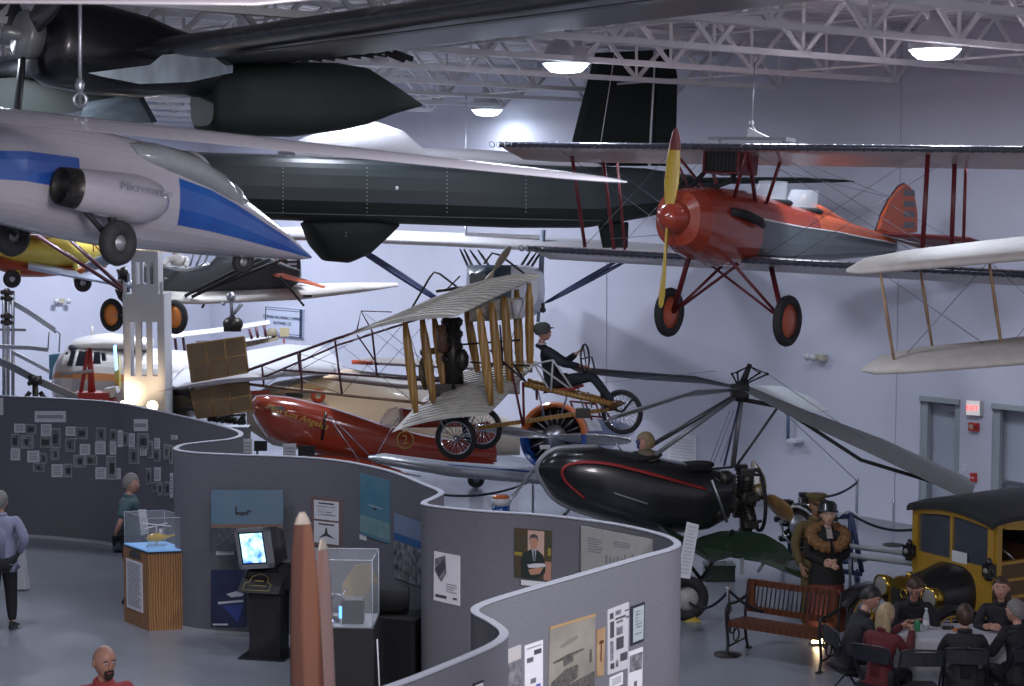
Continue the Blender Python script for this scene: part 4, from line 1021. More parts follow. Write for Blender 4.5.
# rotor pylon
hubp = az(742, 392)
gt = mat('grey_tube', (.20, .21, .23), .35, .3, noise=.15)
for a, r, mt in (((733, 466, 0), .035, gt), ((655, 455, .3), .032, gt), ((640, 452, -.3), .032, mat('dark_tube', (.05, .05, .06), .4)), ((724, 466, .25), .014, mat('navy_tube', (.02, .03, .09), .4))):
    m_ = MB().m(mt); m_.tube([hubp, az(*a)], r, 8); m_.build('pylon_leg', AG)
m_ = MB().m(mat('dark_tube', (.05, .05, .06), .4)); m_.tube([az(778, 407, .2), az(735, 468, .1)], .018); m_.build('pylon_brace', AG)
m_ = MB().m(wire)
for x in (718, 722, 728): m_.tube([az(x+12, 410), az(x-8, 462)], .004, 4)
m_.build('control_cables', AG)
m_ = MB().m(blackm); m_.cyl(hubp-V((0, 0, .12)), hubp+V((0, 0, .14)), .09); m_.box(hubp+V((-.03, 0, .02)), (.22, .2, .16)); m_.cyl(hubp+V((0, 0, .1)), az(750, 364), .05, .03)
for dx, dy in ((-.24, -.05), (-.15, .12), (.14, .1), (.22, -.06)):
    t_ = az(750, 366)+V((dx, dy, -.10)); m_.tube([az(749, 366), t_], .008, 5); m_.tube([t_, hubp+V((dx*.3, dy*.3, .12))], .012, 6); m_.ball(t_, .02)
m_.build('rotor_hub', AG)
bladem = mat('grey_blade', (.17, .18, .19), .35, noise=.15, coat=.3)
def blade(pts, ch, name='rotor_blade', mt=bladem, th=.14, tilt=0):
    pts = [V(p) for p in pts]; m_ = MB().m(mt); st_ = []
    d = (pts[-1]-pts[0]).normalized(); sd = V((0, 0, 1)).cross(d).normalized(); nn_ = d.cross(sd); sd = sd*cos(tilt)+nn_*sin(tilt)
    for i, p in enumerate(pts): st_.append((p+sd*ch[i]*.5, p-sd*ch[i]*.5, th))
    m_.wing(st_, th, 10, .01, up=nn_*cos(tilt)-V((0, 0, 1)).cross(d).normalized()*sin(tilt)); return m_.build(name, AG)
tipR = P(973, 491, 22.4)
blade([hubp+V((.05, -.05, .05)), lerp(hubp, tipR, .25)+V((0, 0, .03)), lerp(hubp, tipR, .6)+V((0, 0, .04)), lerp(hubp, tipR, .96), tipR], [.14, .26, .40, .44, .24], th=.14, tilt=.5)
m_ = MB().m(blackm); m_.tube([hubp-V((0, 0, .1)), az(778, 406, .2)], .03); m_.tube([az(778, 406, .2), lerp(hubp, tipR, .55)+V((-.1, -.1, -.17)), lerp(hubp, tipR, .97)+V((0, 0, -.05))], .025); m_.build('blade_droop_stay', AG)
blade([hubp+V((-.05, .05, .05)), P(700, 380, 23.8), P(640, 376, 24.9), P(575, 370, 26)], [.12, .24, .28, .26], mt=mat('dark_blade', (.05, .055, .07), .35, noise=.15), tilt=.5)
blade([hubp+V((-.06, -.03, .03)), P(690, 394, 22.2), P(650, 407, 21.6), P(610, 419, 21.2)], [.14, .26, .32, .28], tilt=.45)
blade([hubp+V((.05, .06, .0)), P(770, 396, 24), P(800, 399, 25.0), P(815, 402, 25.4)], [.2, .6, .75, .5], mt=mat('pale_blade', (.40, .42, .43), .4, noise=.08), th=.1, tilt=.45)
m_ = MB().m(wire); m_.tube([az(716, 371), P(590, 384, 25)], .004, 4); m_.tube([az(765, 372), P(850, 430, 22.8), P(940, 487, 22.5)], .004, 4); m_.tube([az(778, 407, .2), P(858, 482, 24)], .005, 4); m_.build('stay_wires', AG)
# rear engine
m_ = MB(FA).m(gunm); ec = FA.pix(745, 499, 0)
m_.cyl(ec+V((.35, 0, 0)), ec-V((.12, 0, 0)), .17, .12, 16)
for k in range(7):
    a = 2*pi*k/7+.2; d = V((0, cos(a), sin(a))); m_.cyl(ec+d*.14, ec+d*.40, .075, .07, 12)
    for t in range(5): m_.torus(ec+d*(.17+t*.045), d, .08, .008, 14, 5)
    m_.box(ec+d*.43+V((.0, 0, 0)), (.16, .1, .08)); m_.tube([ec+d*.42, ec+d*.38+V((-.14, 0, 0))], .022, 6)
m_.build('radial_engine', AG)
m_ = MB(FA).m(blackm); m_.torus(ec+V((-.17, 0, -.02)), (1, 0, 0), .40, .026, 36, 8); m_.build('exhaust_ring', AG)
m_ = MB(FA).m(gunm)
for sg in (1, -1):
    for z in (.1, -.3): m_.tube([FA.pix(715, 485, sg*.28)+V((0, 0, z)), ec+V((.1, sg*.15, z*.4))], .02, 6)
    m_.tube([FA.pix(700, 470, sg*.25), FA.pix(733, 467, 0)], .015)
m_.box(FA.pix(722, 492, 0), (.28, .4, .5)); m_.ball(FA.pix(718, 512, .2), .12); m_.ball(FA.pix(725, 478, .2), .1); m_.build('engine_mount', AG)
m_ = MB(FA).m(steel); m_.tube([FA.pix(712, 480, .38), FA.pix(727, 522, .3)], .02); m_.build('side_brace', AG)
m_ = MB(FA).m(mat('tan_propeller', (.26, .16, .06), .35, col2=(.2, .11, .04), nscale=6, coat=.5)); pc = ec-V((.25, 0, 0));  prop(m_, pc, (1, 0, 0), (-.05, -.93, .42), .85, .26, .9); e1 = FA.pix(793, 516, .5); prop(m_, pc, (e1-pc).cross(V((0, 0, 1))), e1-pc, (e1-pc).length, .34, .5); m_.build('propeller', AG)
# undercarriage and stub wing
wheel(FA, AG, FA.I @ (G(686, 621)+V((0, 0, .292))), .29, .075, mat('pale_hub', (.42, .42, .42), .4, noise=.1))
wheel(FA, AG, FA.I @ (G(655, 589)+V((0, 0, .292))), .29, .075, mat('pale_hub', (.42, .42, .42), .4, noise=.1))
wc = G(686, 621)+V((0, 0, .29)); w2 = G(655, 589)+V((0, 0, .29))
for a, b, r in ((az(668, 528, .35), wc, .03), (az(733, 530, .3), P(701, 580, 22.6), .026), (P(664, 531, 22.8), P(700, 578, 22.6), .026), (P(701, 579, 22.6), wc, .028), (P(712, 572, 22.6), wc, .016), (az(650, 528, -.3), w2, .03), (P(569, 510, 23), P(560, 520, 22.6), .02), (wc, w2, .02)):
    m_ = MB().m(black); m_.tube([a, b], r); m_.build('undercarriage_strut', AG)
m_ = MB(FA).m(rubber); m_.ball(FA.pix(562, 492, .1), (.09, .05, .07)); m_.build('nose_bumper', AG)
gpaint = mat('dark_green_fabric', (.022, .045, .024), .35, noise=.25, nscale=5, coat=.4)
sw = [(688, 545), (700, 537), (720, 531), (742, 530), (765, 534), (784, 545), (796, 560), (801, 574), (785, 566), (760, 558), (730, 553)]
DS = [22.9, 23.0, 23.0, 22.9, 22.6, 22.2, 21.8, 21.5, 21.5, 21.8, 22.3]
m_ = MB().m(gpaint); q = [P(x, y, d) for (x, y), d in zip(sw, DS)]; m_.prism(q, V((0, -.03, -.05))); m_.build('stub_wing', AG)
m_ = MB().m(gpaint); m_.prism([az(655, 520, .3), az(690, 540, .45), P(700, 546, 22.4), P(735, 553, 22.1), P(712, 560, 22.1), P(668, 533, 22.4)], V((0, .1, -.06))); m_.m(steel); m_.box(P(742, 566, 22), (.05, .05, .2)); m_.tube([P(765, 561, 22), P(758, 572, 22)], .02); m_.build('stub_wing_root', AG)
# ================================================================ orange racer
FR = Frame(P(380, 440, 29.0), (-.93, -.36, .0))
RA = thing('racing_aircraft', 'glossy orange-red low-wing racer with gold script on its long nose, behind the partition', 'aircraft', P(380, 470, 29))
rp = mat('racer_orange_red', (.34, .05, .022), .18, noise=.15, coat=.8, nscale=3)
st = [(253, 401, 253, 414, .3), (257, 396, 258, 424, .55), (268, 395, 268, 438, .7), (290, 397, 290, 447, .78), (320, 404, 320, 455, .8), (350, 413, 350, 461, .76), (385, 425, 385, 466, .66), (420, 434, 420, 467, .5), (455, 440, 455, 467, .34), (485, 445, 485, 463, .18), (496, 448, 496, 459, .06)]
m_ = MB(FR).m(rp); px_fuse(m_, FR, st, 28, e=2.4); rf = m_.build('fuselage', RA)
m_ = MB(FR).m(rp); plate(m_, FR, [FR.pix(x, y) for x, y in ((452, 442), (470, 425), (488, 421), (496, 428), (497, 462), (470, 466))], (0, 1, 0), .07); m_.build('rudder', RA)
m_ = MB(FR).m(rp); plate(m_, FR, [FR.pix(x, y, z) for x, y, z in ((455, 462, .1), (478, 466, 1.0), (500, 470, .9), (492, 461, .1))], (0, 0, 1), .05); m_.build('tailplane', RA)
m_ = MB(FR).m(rp); m_.wing([(FR.pix(304, 458, .3), FR.pix(380, 464, .3)), (FR.pix(322, 465, 1.2), FR.pix(400, 470, 1.2)), (FR.pix(345, 470, 2.0), FR.pix(410, 475, 2.0))], .09); m_.m(white); m_.tube([FR.pix(308, 461, .5), FR.pix(370, 466, .9), FR.pix(420, 476, 1.9)], .02); m_.build('wing', RA)  # white tube stands in for the highlight along the wing edge
m_ = MB(FR).m(ws); m_.loft([ell(FR.pix(388, 420).x+x, 0, FR.pix(388, 420).z+z, w_, h, 12) for x, z, w_, h in ((.12, -.05, .2, .1), (.0, .03, .34, .3), (-.15, .05, .36, .34))]); m_.m(rp); m_.loft([ell(FR.pix(394, 420).x+x, 0, FR.pix(394, 420).z+z, w_, h, 12) for x, z, w_, h in ((-.12, .03, .36, .34), (-.6, -.02, .28, .28), (-1.2, -.12, .1, .1))]); m_.build('headrest_fairing', RA)
gold = mat('gold_lettering', (.50, .33, .07), .4)
def side_text(s_, x, y, x2, size, off, mt, shear=0, italic=0):
    a = FR.pix(x, y, off[0]); b = FR.pix(x2[0], x2[1], off[1])
    m_ = MB(FR).m(mt); m_.text(s_, basis((a+b)/2+V((0, .012, 0)), b-a, (0, -.25, 1)), size, .006, shear=shear); return m_.build('lettering', rf)
side_text('Miss Los Angeles', 281, 411, (313, 422), .155, (.395, .41), gold, .25)
m_ = MB(FR).m(gold); c2 = FR.pix(405, 440, .30); m_.text('2', basis(c2, (-1, 0, 0), (0, -.2, 1)), .22, .006); m_.torus(c2, (0, 1, 0), .14, .014, 20, 5); m_.build('race_number', rf)
m_ = MB(FR).m(mat('grey_panel', (.2, .2, .22), .4, .3)); m_.prism([FR.pix(x, y, .37) for x, y in ((263, 407), (283, 406), (285, 411), (270, 409))], (0, .02, 0)); m_.build('air_intake', rf)
m_ = MB(FR).m(black); m_.tube([FR.pix(326, 412, .37), FR.pix(324, 425, .43), FR.pix(322, 440, .40)], .022); m_.build('panel_band', rf)
m_ = MB(FR).m(wire)
for a, b in (((328, 416), (363, 466)), ((330, 416), (380, 466)), ((398, 418), (370, 466))): m_.tube([FR.pix(*a, .35), FR.pix(*b, 1.0)], .009, 5)
m_.build('flying_wires', RA)
m_ = MB(FR).m(rp); m_.tube([FR.pix(310, 455, .35), FR.pix(306, 468, .45), FR.pix(304, 478, .45)], .06); m_.build('wheel_leg', RA)
wheel(FR, RA, FR.pix(303, 484, .5), .25, .07, steel)
m_ = MB(FR).m(yellowp); m_.loft([[FR.pix(x+dx, y+dy, .5+k) for dx, dy in ((0, 0), (9, -8), (20, -12), (14, -3), (4, 4))] for x, y, k in ((318, 483, 0), (318, 483, .2))], smooth=False); m_.build('wheel_spat', RA)
# ================================================================ orange and blue radial-engined aircraft
OB = thing('radial_aircraft', 'aircraft with orange and blue ring cowl around a radial engine, long blue-edged wing at left', 'aircraft', G(556, 500))
cc = P(553, 437, 27.5); nd = V((-.35, -.93, .12)).normalized()
m_ = MB()
prof = [(.32, .50), (.18, .54), (.05, .555), (-.04, .54), (-.07, .51), (-.04, .475), (.08, .455), (.3, .45)]
ocol = mat('orange_gloss', (.60, .15, .03), .25, noise=.08, coat=.6); bcol = mat('royal_blue_gloss', (.012, .06, .26), .25, noise=.1, coat=.6)
ax_ = -nd; a_ = ax_.orthogonal().normalized(); b_ = ax_.cross(a_); nn = 48; rings = [[cc+ax_*h+(a_*cos(2*pi*i/nn)+b_*sin(2*pi*i/nn))*r for i in range(nn)] for h, r in prof]
for j in range(len(prof)-1):
    for i in range(nn):
        k = (i+1) % nn; qv = [rings[j][i], rings[j][k], rings[j+1][k], rings[j+1][i]]; z = sum((p.z for p in qv))/4
        m_.m(ocol if z > cc.z+.08 else bcol); m_.add(qv, [(0, 1, 2, 3)], True)
m_.build('engine_cowl', OB)
m_ = MB().m(blackm); m_.lathe(cc, ax_, [(.25, 0), (.25, .46), (.28, .46)], 30); m_.m(steel)
for k in range(18):
    a = 2*pi*k/18; d = a_*cos(a)+b_*sin(a); m_.tube([cc+ax_*.1+d*.2, cc+ax_*.1+d*.44], .014, 6)
for k in range(9):
    a = 2*pi*k/9; d = a_*cos(a)+b_*sin(a); m_.m(gunm).cyl(cc+ax_*.16+d*.14, cc+ax_*.16+d*.43, .07, .07, 10)
m_.m(steel).lathe(cc, ax_, [(.25, .2), (.05, .19), (-.02, .12), (-.1, .06), (-.12, 0)], 20)
m_.m(paper).box(P(545, 447, 27.25), (.16, .02, .06)); m_.build('radial_engine', OB)
m_ = MB().m(mat('polished_blade', (.5, .52, .56), .2, .9, noise=.1)); prop(m_, cc-ax_*.1, ax_, P(640, 441, 27.2)-P(553, 437, 27.4), 1.25, .2, .5); prop(m_, cc-ax_*.1, ax_, P(466, 425, 27.6)-P(553, 437, 27.4), 1.2, .16, .5); m_.build('propeller', OB)
m_ = MB()
sec2 = [[c+(a_*cos(t)+b_*sin(t))*r for t in [2*pi*j/24 for j in range(24)]] for c, r in ((cc+ax_*.3, .46), (cc+ax_*1.2, .44), (cc+ax_*2.6+V((0, 0, .05)), .3), (cc+ax_*4.2+V((0, 0, .1)), .08))]
for i in range(3):
    for j in range(24):
        k = (j+1) % 24; qv = [sec2[i][j], sec2[i][k], sec2[i+1][k], sec2[i+1][j]]; m_.m(white if sum(p.z for p in qv)/4 > cc.z+.05 else bcol); m_.add(qv, [(0, 1, 2, 3)], True)
m_.build('fuselage', OB)
m_ = MB().m(redt)
for a, b in (((570, 401), (596, 404)), ((570, 401), (574, 410)), ((596, 404), (600, 416)), ((585, 402), (592, 420)), ((600, 404), (612, 420)), ((590, 416), (612, 418))): m_.tube([P(*a, 28), P(*b, 28)], .018, 6)
m_.build('windscreen_frame', OB)
m_ = MB().m(mat('silver_wing', (.36, .38, .42), .3, .4, noise=.2)); m_.wing([(P(368, 458, 25.4), P(372, 458, 25.9), .1), (P(385, 461, 25.2), P(382, 460, 26.6), .12), (P(450, 472, 25.6), P(450, 468, 27.1), .14), (P(545, 480, 26.6), P(552, 474, 28.3), .14)], .12, 12, .02)
m_.m(bcol); m_.tube([P(372, 457, 25.5), P(450, 467, 25.8), P(540, 474, 26.7)], .05, 8, flat=.8); m_.build('wing', OB)
m_ = MB().m(mat('silver_wing', (.36, .38, .42), .3, .4, noise=.2)); m_.tube([P(533, 470, 25), P(500, 513, 24.6)], [.03, .05], 8, flat=.5); m_.build('wing_strut', OB)
wheel(Frame(V((0, 0, 0)), (1, 0, 0)), OB, G(476, 488)+V((0, 0, .16)), .16, .05, steel)
m_ = MB().m(blackm); m_.tube([G(476, 488)+V((0, 0, .16)), P(476, 472, 26.8)], .03); m_.build('wheel_leg', OB)
# ================================================================ things on the partition and the wall
def part_hit(x, y, zlo=0, zhi=None):
    r = ray(x, y); best = None; zhi = zhi or PH
    for i in range(len(PW)-1):
        a, b = PW[i], PW[i+1]; dx, dy = b.x-a.x, b.y-a.y
        det = r.x*(-dy)+dx*r.y
        if abs(det) < 1e-9: continue
        t = (a.x*(-dy)+dx*a.y)/det; u = (r.x*a.y-r.y*a.x)/det
        if t > 0 and -1e-6 <= u <= 1+1e-6:
            z = EYE+r.z*t
            if zlo-.3 <= z <= zhi and (best is None or t < best[0]): best = (t, V((r.x*t, r.y*t, z)), i)
    return best
def board(q, y0=None, off=.04, thick=.012, mt=None, name='poster', label='', cat='poster', group=None, frame=None, hitf=part_hit, hq=None):
    """q: TL, TR, BR, BL pixels -> board hung flat on the partition"""
    h_ = hq or q; l = hitf((h_[0][0]+h_[3][0])/2, (h_[0][1]+h_[3][1])/2); r_ = hitf((h_[1][0]+h_[2][0])/2, (h_[1][1]+h_[2][1])/2)
    if l is None or r_ is None: return None
    a, b = l[1], r_[1]; X = V((b.x-a.x, b.y-a.y, 0)).normalized(); N = V((X.y, -X.x, 0))
    if N.dot(V((0, 0, EYE))-V((a.x, a.y, EYE))) < 0: N = -N
    p0 = V((a.x, a.y, 0))+N*off
    c = [hit(x, y, p0, N) for x, y in q]
    m_ = MB().m(mt or paper); m_.prism(c, -N*thick)
    return m_, c, X, N
def uv(c, u, v): return lerp(lerp(c[0], c[1], u), lerp(c[3], c[2], u), v)
def patch(m_, c, N, u0, v0, u1, v1, mt, e=.003):
    m_.m(mt); m_.prism([uv(c, u0, v0)+N*e, uv(c, u1, v0)+N*e, uv(c, u1, v1)+N*e, uv(c, u0, v1)+N*e], -N*.002)
def lines(m_, c, N, u0, v0, u1, v1, n, mt=None, gap=.5):
    rs = random.Random(n*7+int(u0*100))
    for i in range(n):
        v = v0+(v1-v0)*i/n; patch(m_, c, N, u0, v, u1-(u1-u0)*.3*rs.random()*(i % 3 == 2), v+(v1-v0)/n*gap, mt or mat('grey_print', (.28, .28, .31), .7))
def rect(x0, y0, x1, y1): return [(x0, y0), (x1, y0), (x1, y1), (x0, y1)]
K5 = 4.036
S_ = lambda a: rect(a[0]/K5, 390+a[1]/K5, a[2]/K5, 390+a[3]/K5)
sheets = [(57, 136, 100, 172), (43, 236, 80, 284), (165, 138, 207, 185), (110, 245, 158, 292), (208, 300, 252, 352), (265, 148, 305, 185), (322, 218, 363, 262), (384, 208, 425, 260), (385, 312, 427, 360), (443, 208, 468, 260),
          (475, 162, 495, 230), (519, 175, 542, 230), (622, 195, 643, 237), (690, 183, 714, 200), (470, 315, 485, 360), (565, 235, 590, 265), (622, 312, 647, 368), (686, 335, 697, 435)]
photos = [(103, 138, 145, 178), (45, 178, 76, 235), (83, 182, 135, 236), (162, 188, 205, 232), (207, 155, 243, 235), (205, 238, 238, 282), (160, 255, 188, 297), (133, 295, 178, 330), (256, 298, 290, 352), (303, 150, 352, 198), (264, 195, 302, 248),
          (296, 262, 344, 312), (345, 265, 392, 302), (387, 152, 425, 205), (429, 265, 467, 362), (443, 158, 468, 205), (497, 172, 513, 225), (553, 175, 597, 240), (598, 205, 615, 275), (620, 240, 645, 288), (660, 220, 682, 280), (520, 232, 560, 298), (612, 372, 634, 410),
          (637, 372, 655, 425), (590, 315, 607, 380), (662, 370, 685, 425), (684, 222, 695, 300)]
rs = random.Random(3)
for a in sheets:
    r = board(S_(a))
    if not r: continue
    m_, c, X, N = r; lines(m_, c, N, .14, .15, .86, .9, 5)
    m_.build('clipping', label='small white typed sheet pinned to the far left stretch of the curved partition', cat='paper sheet', group='typed sheets on the far left partition')
shades = [mat('dark_photo', (.06, .06, .07), .4, col2=(.25, .25, .27), nscale=22), greyp, mat('mid_photo', (.30, .30, .32), .4, col2=(.08, .08, .09), nscale=16)]
for k, a in enumerate(photos):
    r = board(S_(a), mt=mat('photo_border', (.38, .38, .4), .5))
    if not r: continue
    m_, c, X, N = r; patch(m_, c, N, .06, .06, .94, .94, shades[k % 3]); patch(m_, c, N, .15+.3*rs.random(), .3, .6+.3*rs.random(), .75, mat('photo_shape', (.03, .03, .035), .5), .0045)
    m_.build('photograph', label='small grey photograph pinned to the far left stretch of the curved partition', cat='photograph', group='photographs on the far left partition')
for a, lb in (((140, 85, 265, 130), 'wide pale title strip above the clippings at the left end of the partition'), ((540, 118, 595, 166), 'pale title card above the right hand clippings of the far left partition')):
    m_, c, X, N = board(S_(a)); lines(m_, c, N, .08, .35, .92, .7, 1, gap=.9); m_.build('title_card', label=lb, cat='sign')
r = board([(-4, 398), (3, 398), (3, 415), (-4, 415)], name='x')
if r: r[0].build('notice_sheet', label='white sheet cut by the left picture edge at the partition top', cat='paper sheet')
# second stretch
sky = mat('print_sky_blue', (.10, .19, .27), .5, col2=(.16, .22, .28), nscale=1.5)
m_, c, X, N = board(rect(211, 490, 283, 551), mt=sky, off=.12)
patch(m_, c, N, 0, .56, 1, .62, mat('print_brown_band', (.20, .13, .10), .6)); patch(m_, c, N, 0, .62, 1, 1, mat('print_dark_city', (.035, .037, .05), .5, col2=(.10, .10, .12), nscale=20))
for u0, v0, u1, v1 in ((.34, .36, .52, .40), (.34, .27, .36, .38), (.42, .37, .45, .42), (.5, .33, .56, .36)): patch(m_, c, N, u0, v0, u1, v1, inkm, .0045)
m_.build('aircraft_poster', label='large print of a dark flying aircraft over a pale blue sky, above the television', cat='poster')
m_, c, X, N = board(rect(216, 549.5, 234, 555)); lines(m_, c, N, .1, .3, .9, .8, 2); m_.build('caption_card', label='small white caption card under the sky blue aircraft print', cat='sign')
m_, c, X, N = board(rect(211, 570, 245, 627), off=.09, mt=mat('print_night_navy', (.012, .014, .045), .5, col2=(.02, .03, .09), nscale=3))
wm_ = mat('print_white', (.5, .5, .55), .5)
for q in (((.45, .42), (.75, .37), (.98, .42), (.9, .46), (.6, .48)), ((.2, .56), (.95, .52), (.95, .56), (.22, .6))):
    m_.m(wm_); m_.prism([uv(c, u, v)+N*.003 for u, v in q], -N*.002)
m_.m(mat('print_blue_cone', (.03, .05, .22), .5)); m_.prism([uv(c, u, v)+N*.003 for u, v in ((.3, .62), (.95, .6), (.8, .92))], -N*.002); patch(m_, c, N, .05, .94, .5, .97, wm_)
m_.build('drone_poster', label='dark navy print of a white uncrewed aircraft, low on the partition beside the television', cat='poster')
m_, c, X, N = board([(311, 497), (342, 500), (342, 549), (311, 545)], mt=mat('print_brown_frame', (.16, .10, .09), .5))
patch(m_, c, N, .1, .05, .9, .44, paper); patch(m_, c, N, .1, .48, .9, .93, paper); lines(m_, c, N, .2, .16, .8, .38, 4); patch(m_, c, N, .25, .09, .75, .12, inkm, .0045); patch(m_, c, N, .25, .52, .75, .55, inkm, .0045)
m_.m(inkm); m_.prism([uv(c, u, v)+N*.0045 for u, v in ((.48, .6), (.52, .6), (.55, .72), (.8, .82), (.5, .77), (.25, .83), (.45, .72))], -N*.002)
m_.build('framed_documents', label='brown frame holding two white documents, one above the other, behind the wooden blade', cat='frame')
m_, c, X, N = board([(360, 473), (390, 481), (390, 544), (360, 534)], mt=mat('print_teal_sky', (.05, .17, .25), .5, col2=(.10, .22, .28), nscale=3))
patch(m_, c, N, .45, .5, .55, .53, inkm); patch(m_, c, N, .3, .47, .75, .485, mat('print_trail', (.35, .42, .45), .6)); patch(m_, c, N, .0, .68, 1, .95, mat('print_sea', (.10, .24, .26), .5, col2=(.2, .3, .3), nscale=10), .002)
m_.build('aircraft_poster', label='tall teal print of a tiny aircraft over the sea, on the partition', cat='poster')
m_, c, X, N = board([(394, 513), (421, 522), (421, 587), (394, 577)], mt=mat('print_pale_sky', (.16, .22, .33), .5))
patch(m_, c, N, 0, .3, 1, .42, mat('print_blue_sea', (.02, .10, .25), .5)); patch(m_, c, N, 0, .42, 1, 1, mat('print_mountains', (.02, .022, .03), .5, col2=(.28, .29, .31), nscale=12))
m_.build('mountain_poster', label='print of snowy rocks under a blue horizon, beside the partition edge', cat='poster')
m_, c, X, N = board([(359.5, 534), (366, 536), (366, 541), (359.5, 539)]); m_.build('caption_card', label='tiny caption card below the teal sea print', cat='sign')
# third stretch
m_, c, X, N = board([(434, 551), (459.5, 556), (459.5, 606), (433.5, 600)])
m_.m(greyp); m_.prism([uv(c, u, v)+N*.003 for u, v in ((.05, .15), (.45, .04), (.5, .4), (.3, .6), (.05, .4))], -N*.002); m_.m(inkm); m_.prism([uv(c, u, v)+N*.005 for u, v in ((.05, .35), (.42, .1), (.45, .3), (.2, .52))], -N*.002)
lines(m_, c, N, .5, .6, .9, .8, 4); patch(m_, c, N, .08, .86, .5, .92, inkm); patch(m_, c, N, .75, .86, .9, .9, inkm); m_.build('aircraft_poster', label='white poster with a black wing photo beside the partition edge', cat='poster')
m_, c, X, N = board([(514.5, 528), (552, 531), (551, 581), (514.5, 577)], mt=mat('portrait_backdrop', (.07, .045, .022), .5, col2=(.04, .05, .03), nscale=6))
patch(m_, c, N, .36, .02, .8, .62, mat('portrait_cream', (.45, .30, .25), .6)); patch(m_, c, N, .0, .48, .2, .55, mat('portrait_gold', (.25, .2, .03), .6)); patch(m_, c, N, .9, .35, .98, .5, mat('portrait_gold', (.25, .2, .03), .6)); patch(m_, c, N, .8, .62, 1, 1, mat('portrait_rose', (.35, .18, .13), .6), .002)
def cut(pts, mt, e=.005): m_.m(mt); m_.prism([uv(c, u, v)+N*e for u, v in pts], -N*.002)
cut([(.2, .98), (.18, .62), (.28, .48), (.45, .4), (.62, .4), (.78, .5), (.85, .7), (.84, .85), (.6, .98)], mat('portrait_suit', (.012, .022, .018), .6)); cut([(.47, .4), (.6, .4), (.57, .62), (.52, .62)], mat('portrait_shirt', (.3, .32, .4), .6), .007); cut([(.52, .42), (.56, .42), (.57, .6), (.53, .6)], inkm, .008)
cut([(.43+.0, .26), (.45, .16), (.53, .13), (.61, .16), (.63, .26), (.60, .36), (.53, .40), (.46, .36)], mat('portrait_face', (.38, .2, .13), .6), .007); cut([(.41, .22), (.43, .12), (.53, .08), (.63, .12), (.64, .22), (.60, .16), (.46, .16)], inkm, .009)
cut([(.35, .72), (.55, .68), (.82, .66), (.86, .72), (.6, .76), (.4, .78)], wm_, .007); cut([(.38, .82), (.6, .76), (.8, .74), (.7, .88), (.45, .92)], mat('portrait_face', (.38, .2, .13), .6), .006)
m_.build('portrait_photo', label='colour portrait of a person in a dark suit with folded hands, pinned on the partition', cat='photograph')
m_, c, X, N = board([(521, 580), (544, 582), (544, 587), (521, 585)], hq=[(514.5, 528), (552, 531), (551, 581), (514.5, 577)]); m_.build('caption_card', label='white caption card under the colour portrait', cat='sign')
m_, c, X, N = board([(581, 526), (655, 540), (655, 600), (581, 590)], hq=[(581, 526), (652, 540), (652, 545), (581, 560)], mt=mat('drawing_paper', (.36, .36, .35), .7, noise=.08))
pm = mat('pencil_line', (.2, .2, .22), .7)
lines(m_, c, N, .1, .16, .3, .4, 6, pm, .25)
for i in range(10): patch(m_, c, N, .35+.05*i, .3+.12*rs.random(), .37+.05*i, .62-.1*rs.random(), pm)
lines(m_, c, N, .45, .14, .68, .24, 3, pm, .3); m_.build('drawing_sheet', label='large pale sheet with a faint pencilled drawing, right end of the inner partition', cat='poster')
# near stretch
m_, c, X, N = board([(508, 650), (521, 645), (521, 683), (508, 688)]); patch(m_, c, N, 0, .35, 1, 1, greyp); patch(m_, c, N, 0, .0, 1, .35, mat('pale_photo', (.4, .38, .38), .5), .002); m_.build('photograph', label='grey photograph with pale top, leftmost on the near lilac partition', cat='photograph')
m_, c, X, N = board([(525, 646), (543, 640), (543, 700), (525, 706)]); patch(m_, c, N, .5, .12, .9, .2, inkm); patch(m_, c, N, .1, .22, .45, .3, greyp); lines(m_, c, N, .1, .05, .9, .1, 1); patch(m_, c, N, .3, .58, .6, .66, greyp); patch(m_, c, N, .6, .7, .85, .9, mat('print_blue_note', (.08, .1, .35), .6)); m_.build('clipping', label='tall white printed clipping left of the large sepia picture', cat='paper sheet')
m_, c, X, N = board([(550, 627), (595.5, 613.5), (594, 695), (548, 708)], mt=mat('sepia_photo', (.28, .26, .22), .5, col2=(.16, .15, .13), nscale=3)); patch(m_, c, N, 0, 0, 1, .03, mat('tan_mount', (.35, .22, .10), .6))
dm = mat('sepia_dark', (.045, .042, .038), .6, col2=(.12, .11, .1), nscale=30)
cut([(.08, .45), (.4, .40), (.75, .38), (.75, .40), (.42, .44), (.1, .47)], dm); cut([(.3, .46), (.5, .42), (.52, .5), (.32, .54)], dm); cut([(.05, .7), (.35, .58), (.62, .56), (.62, .72), (.3, .82), (.05, .82)], dm); cut([(.88, .42), (.92, .42), (.93, .58), (.88, .58)], dm); cut([(.2, .28), (.4, .22), (.6, .2), (.6, .24), (.3, .3)], mat('sepia_mid', (.17, .16, .14), .6)); cut([(.0, .85), (1, .7), (1, 1), (0, 1)], dm, .004)
m_.build('sepia_photograph', label='largest sepia photograph of an early aeroplane with bystanders, on the near lilac partition', cat='photograph')
m_, c, X, N = board([(597, 630), (605.5, 627), (604, 675), (597, 677)], mt=mat('tan_parchment', (.36, .25, .14), .6, col2=(.26, .15, .07), nscale=6)); patch(m_, c, N, .3, .25, .8, .32, brown); patch(m_, c, N, .45, .3, .6, .7, brown, .002); m_.build('parchment_strip', label='narrow tan parchment strip between the sepia picture and the newspaper page', cat='paper sheet')
m_, c, X, N = board([(608, 610), (629, 602), (628, 668), (608, 675)], mt=mat('newsprint', (.46, .46, .49), .7, noise=.1, nscale=30))
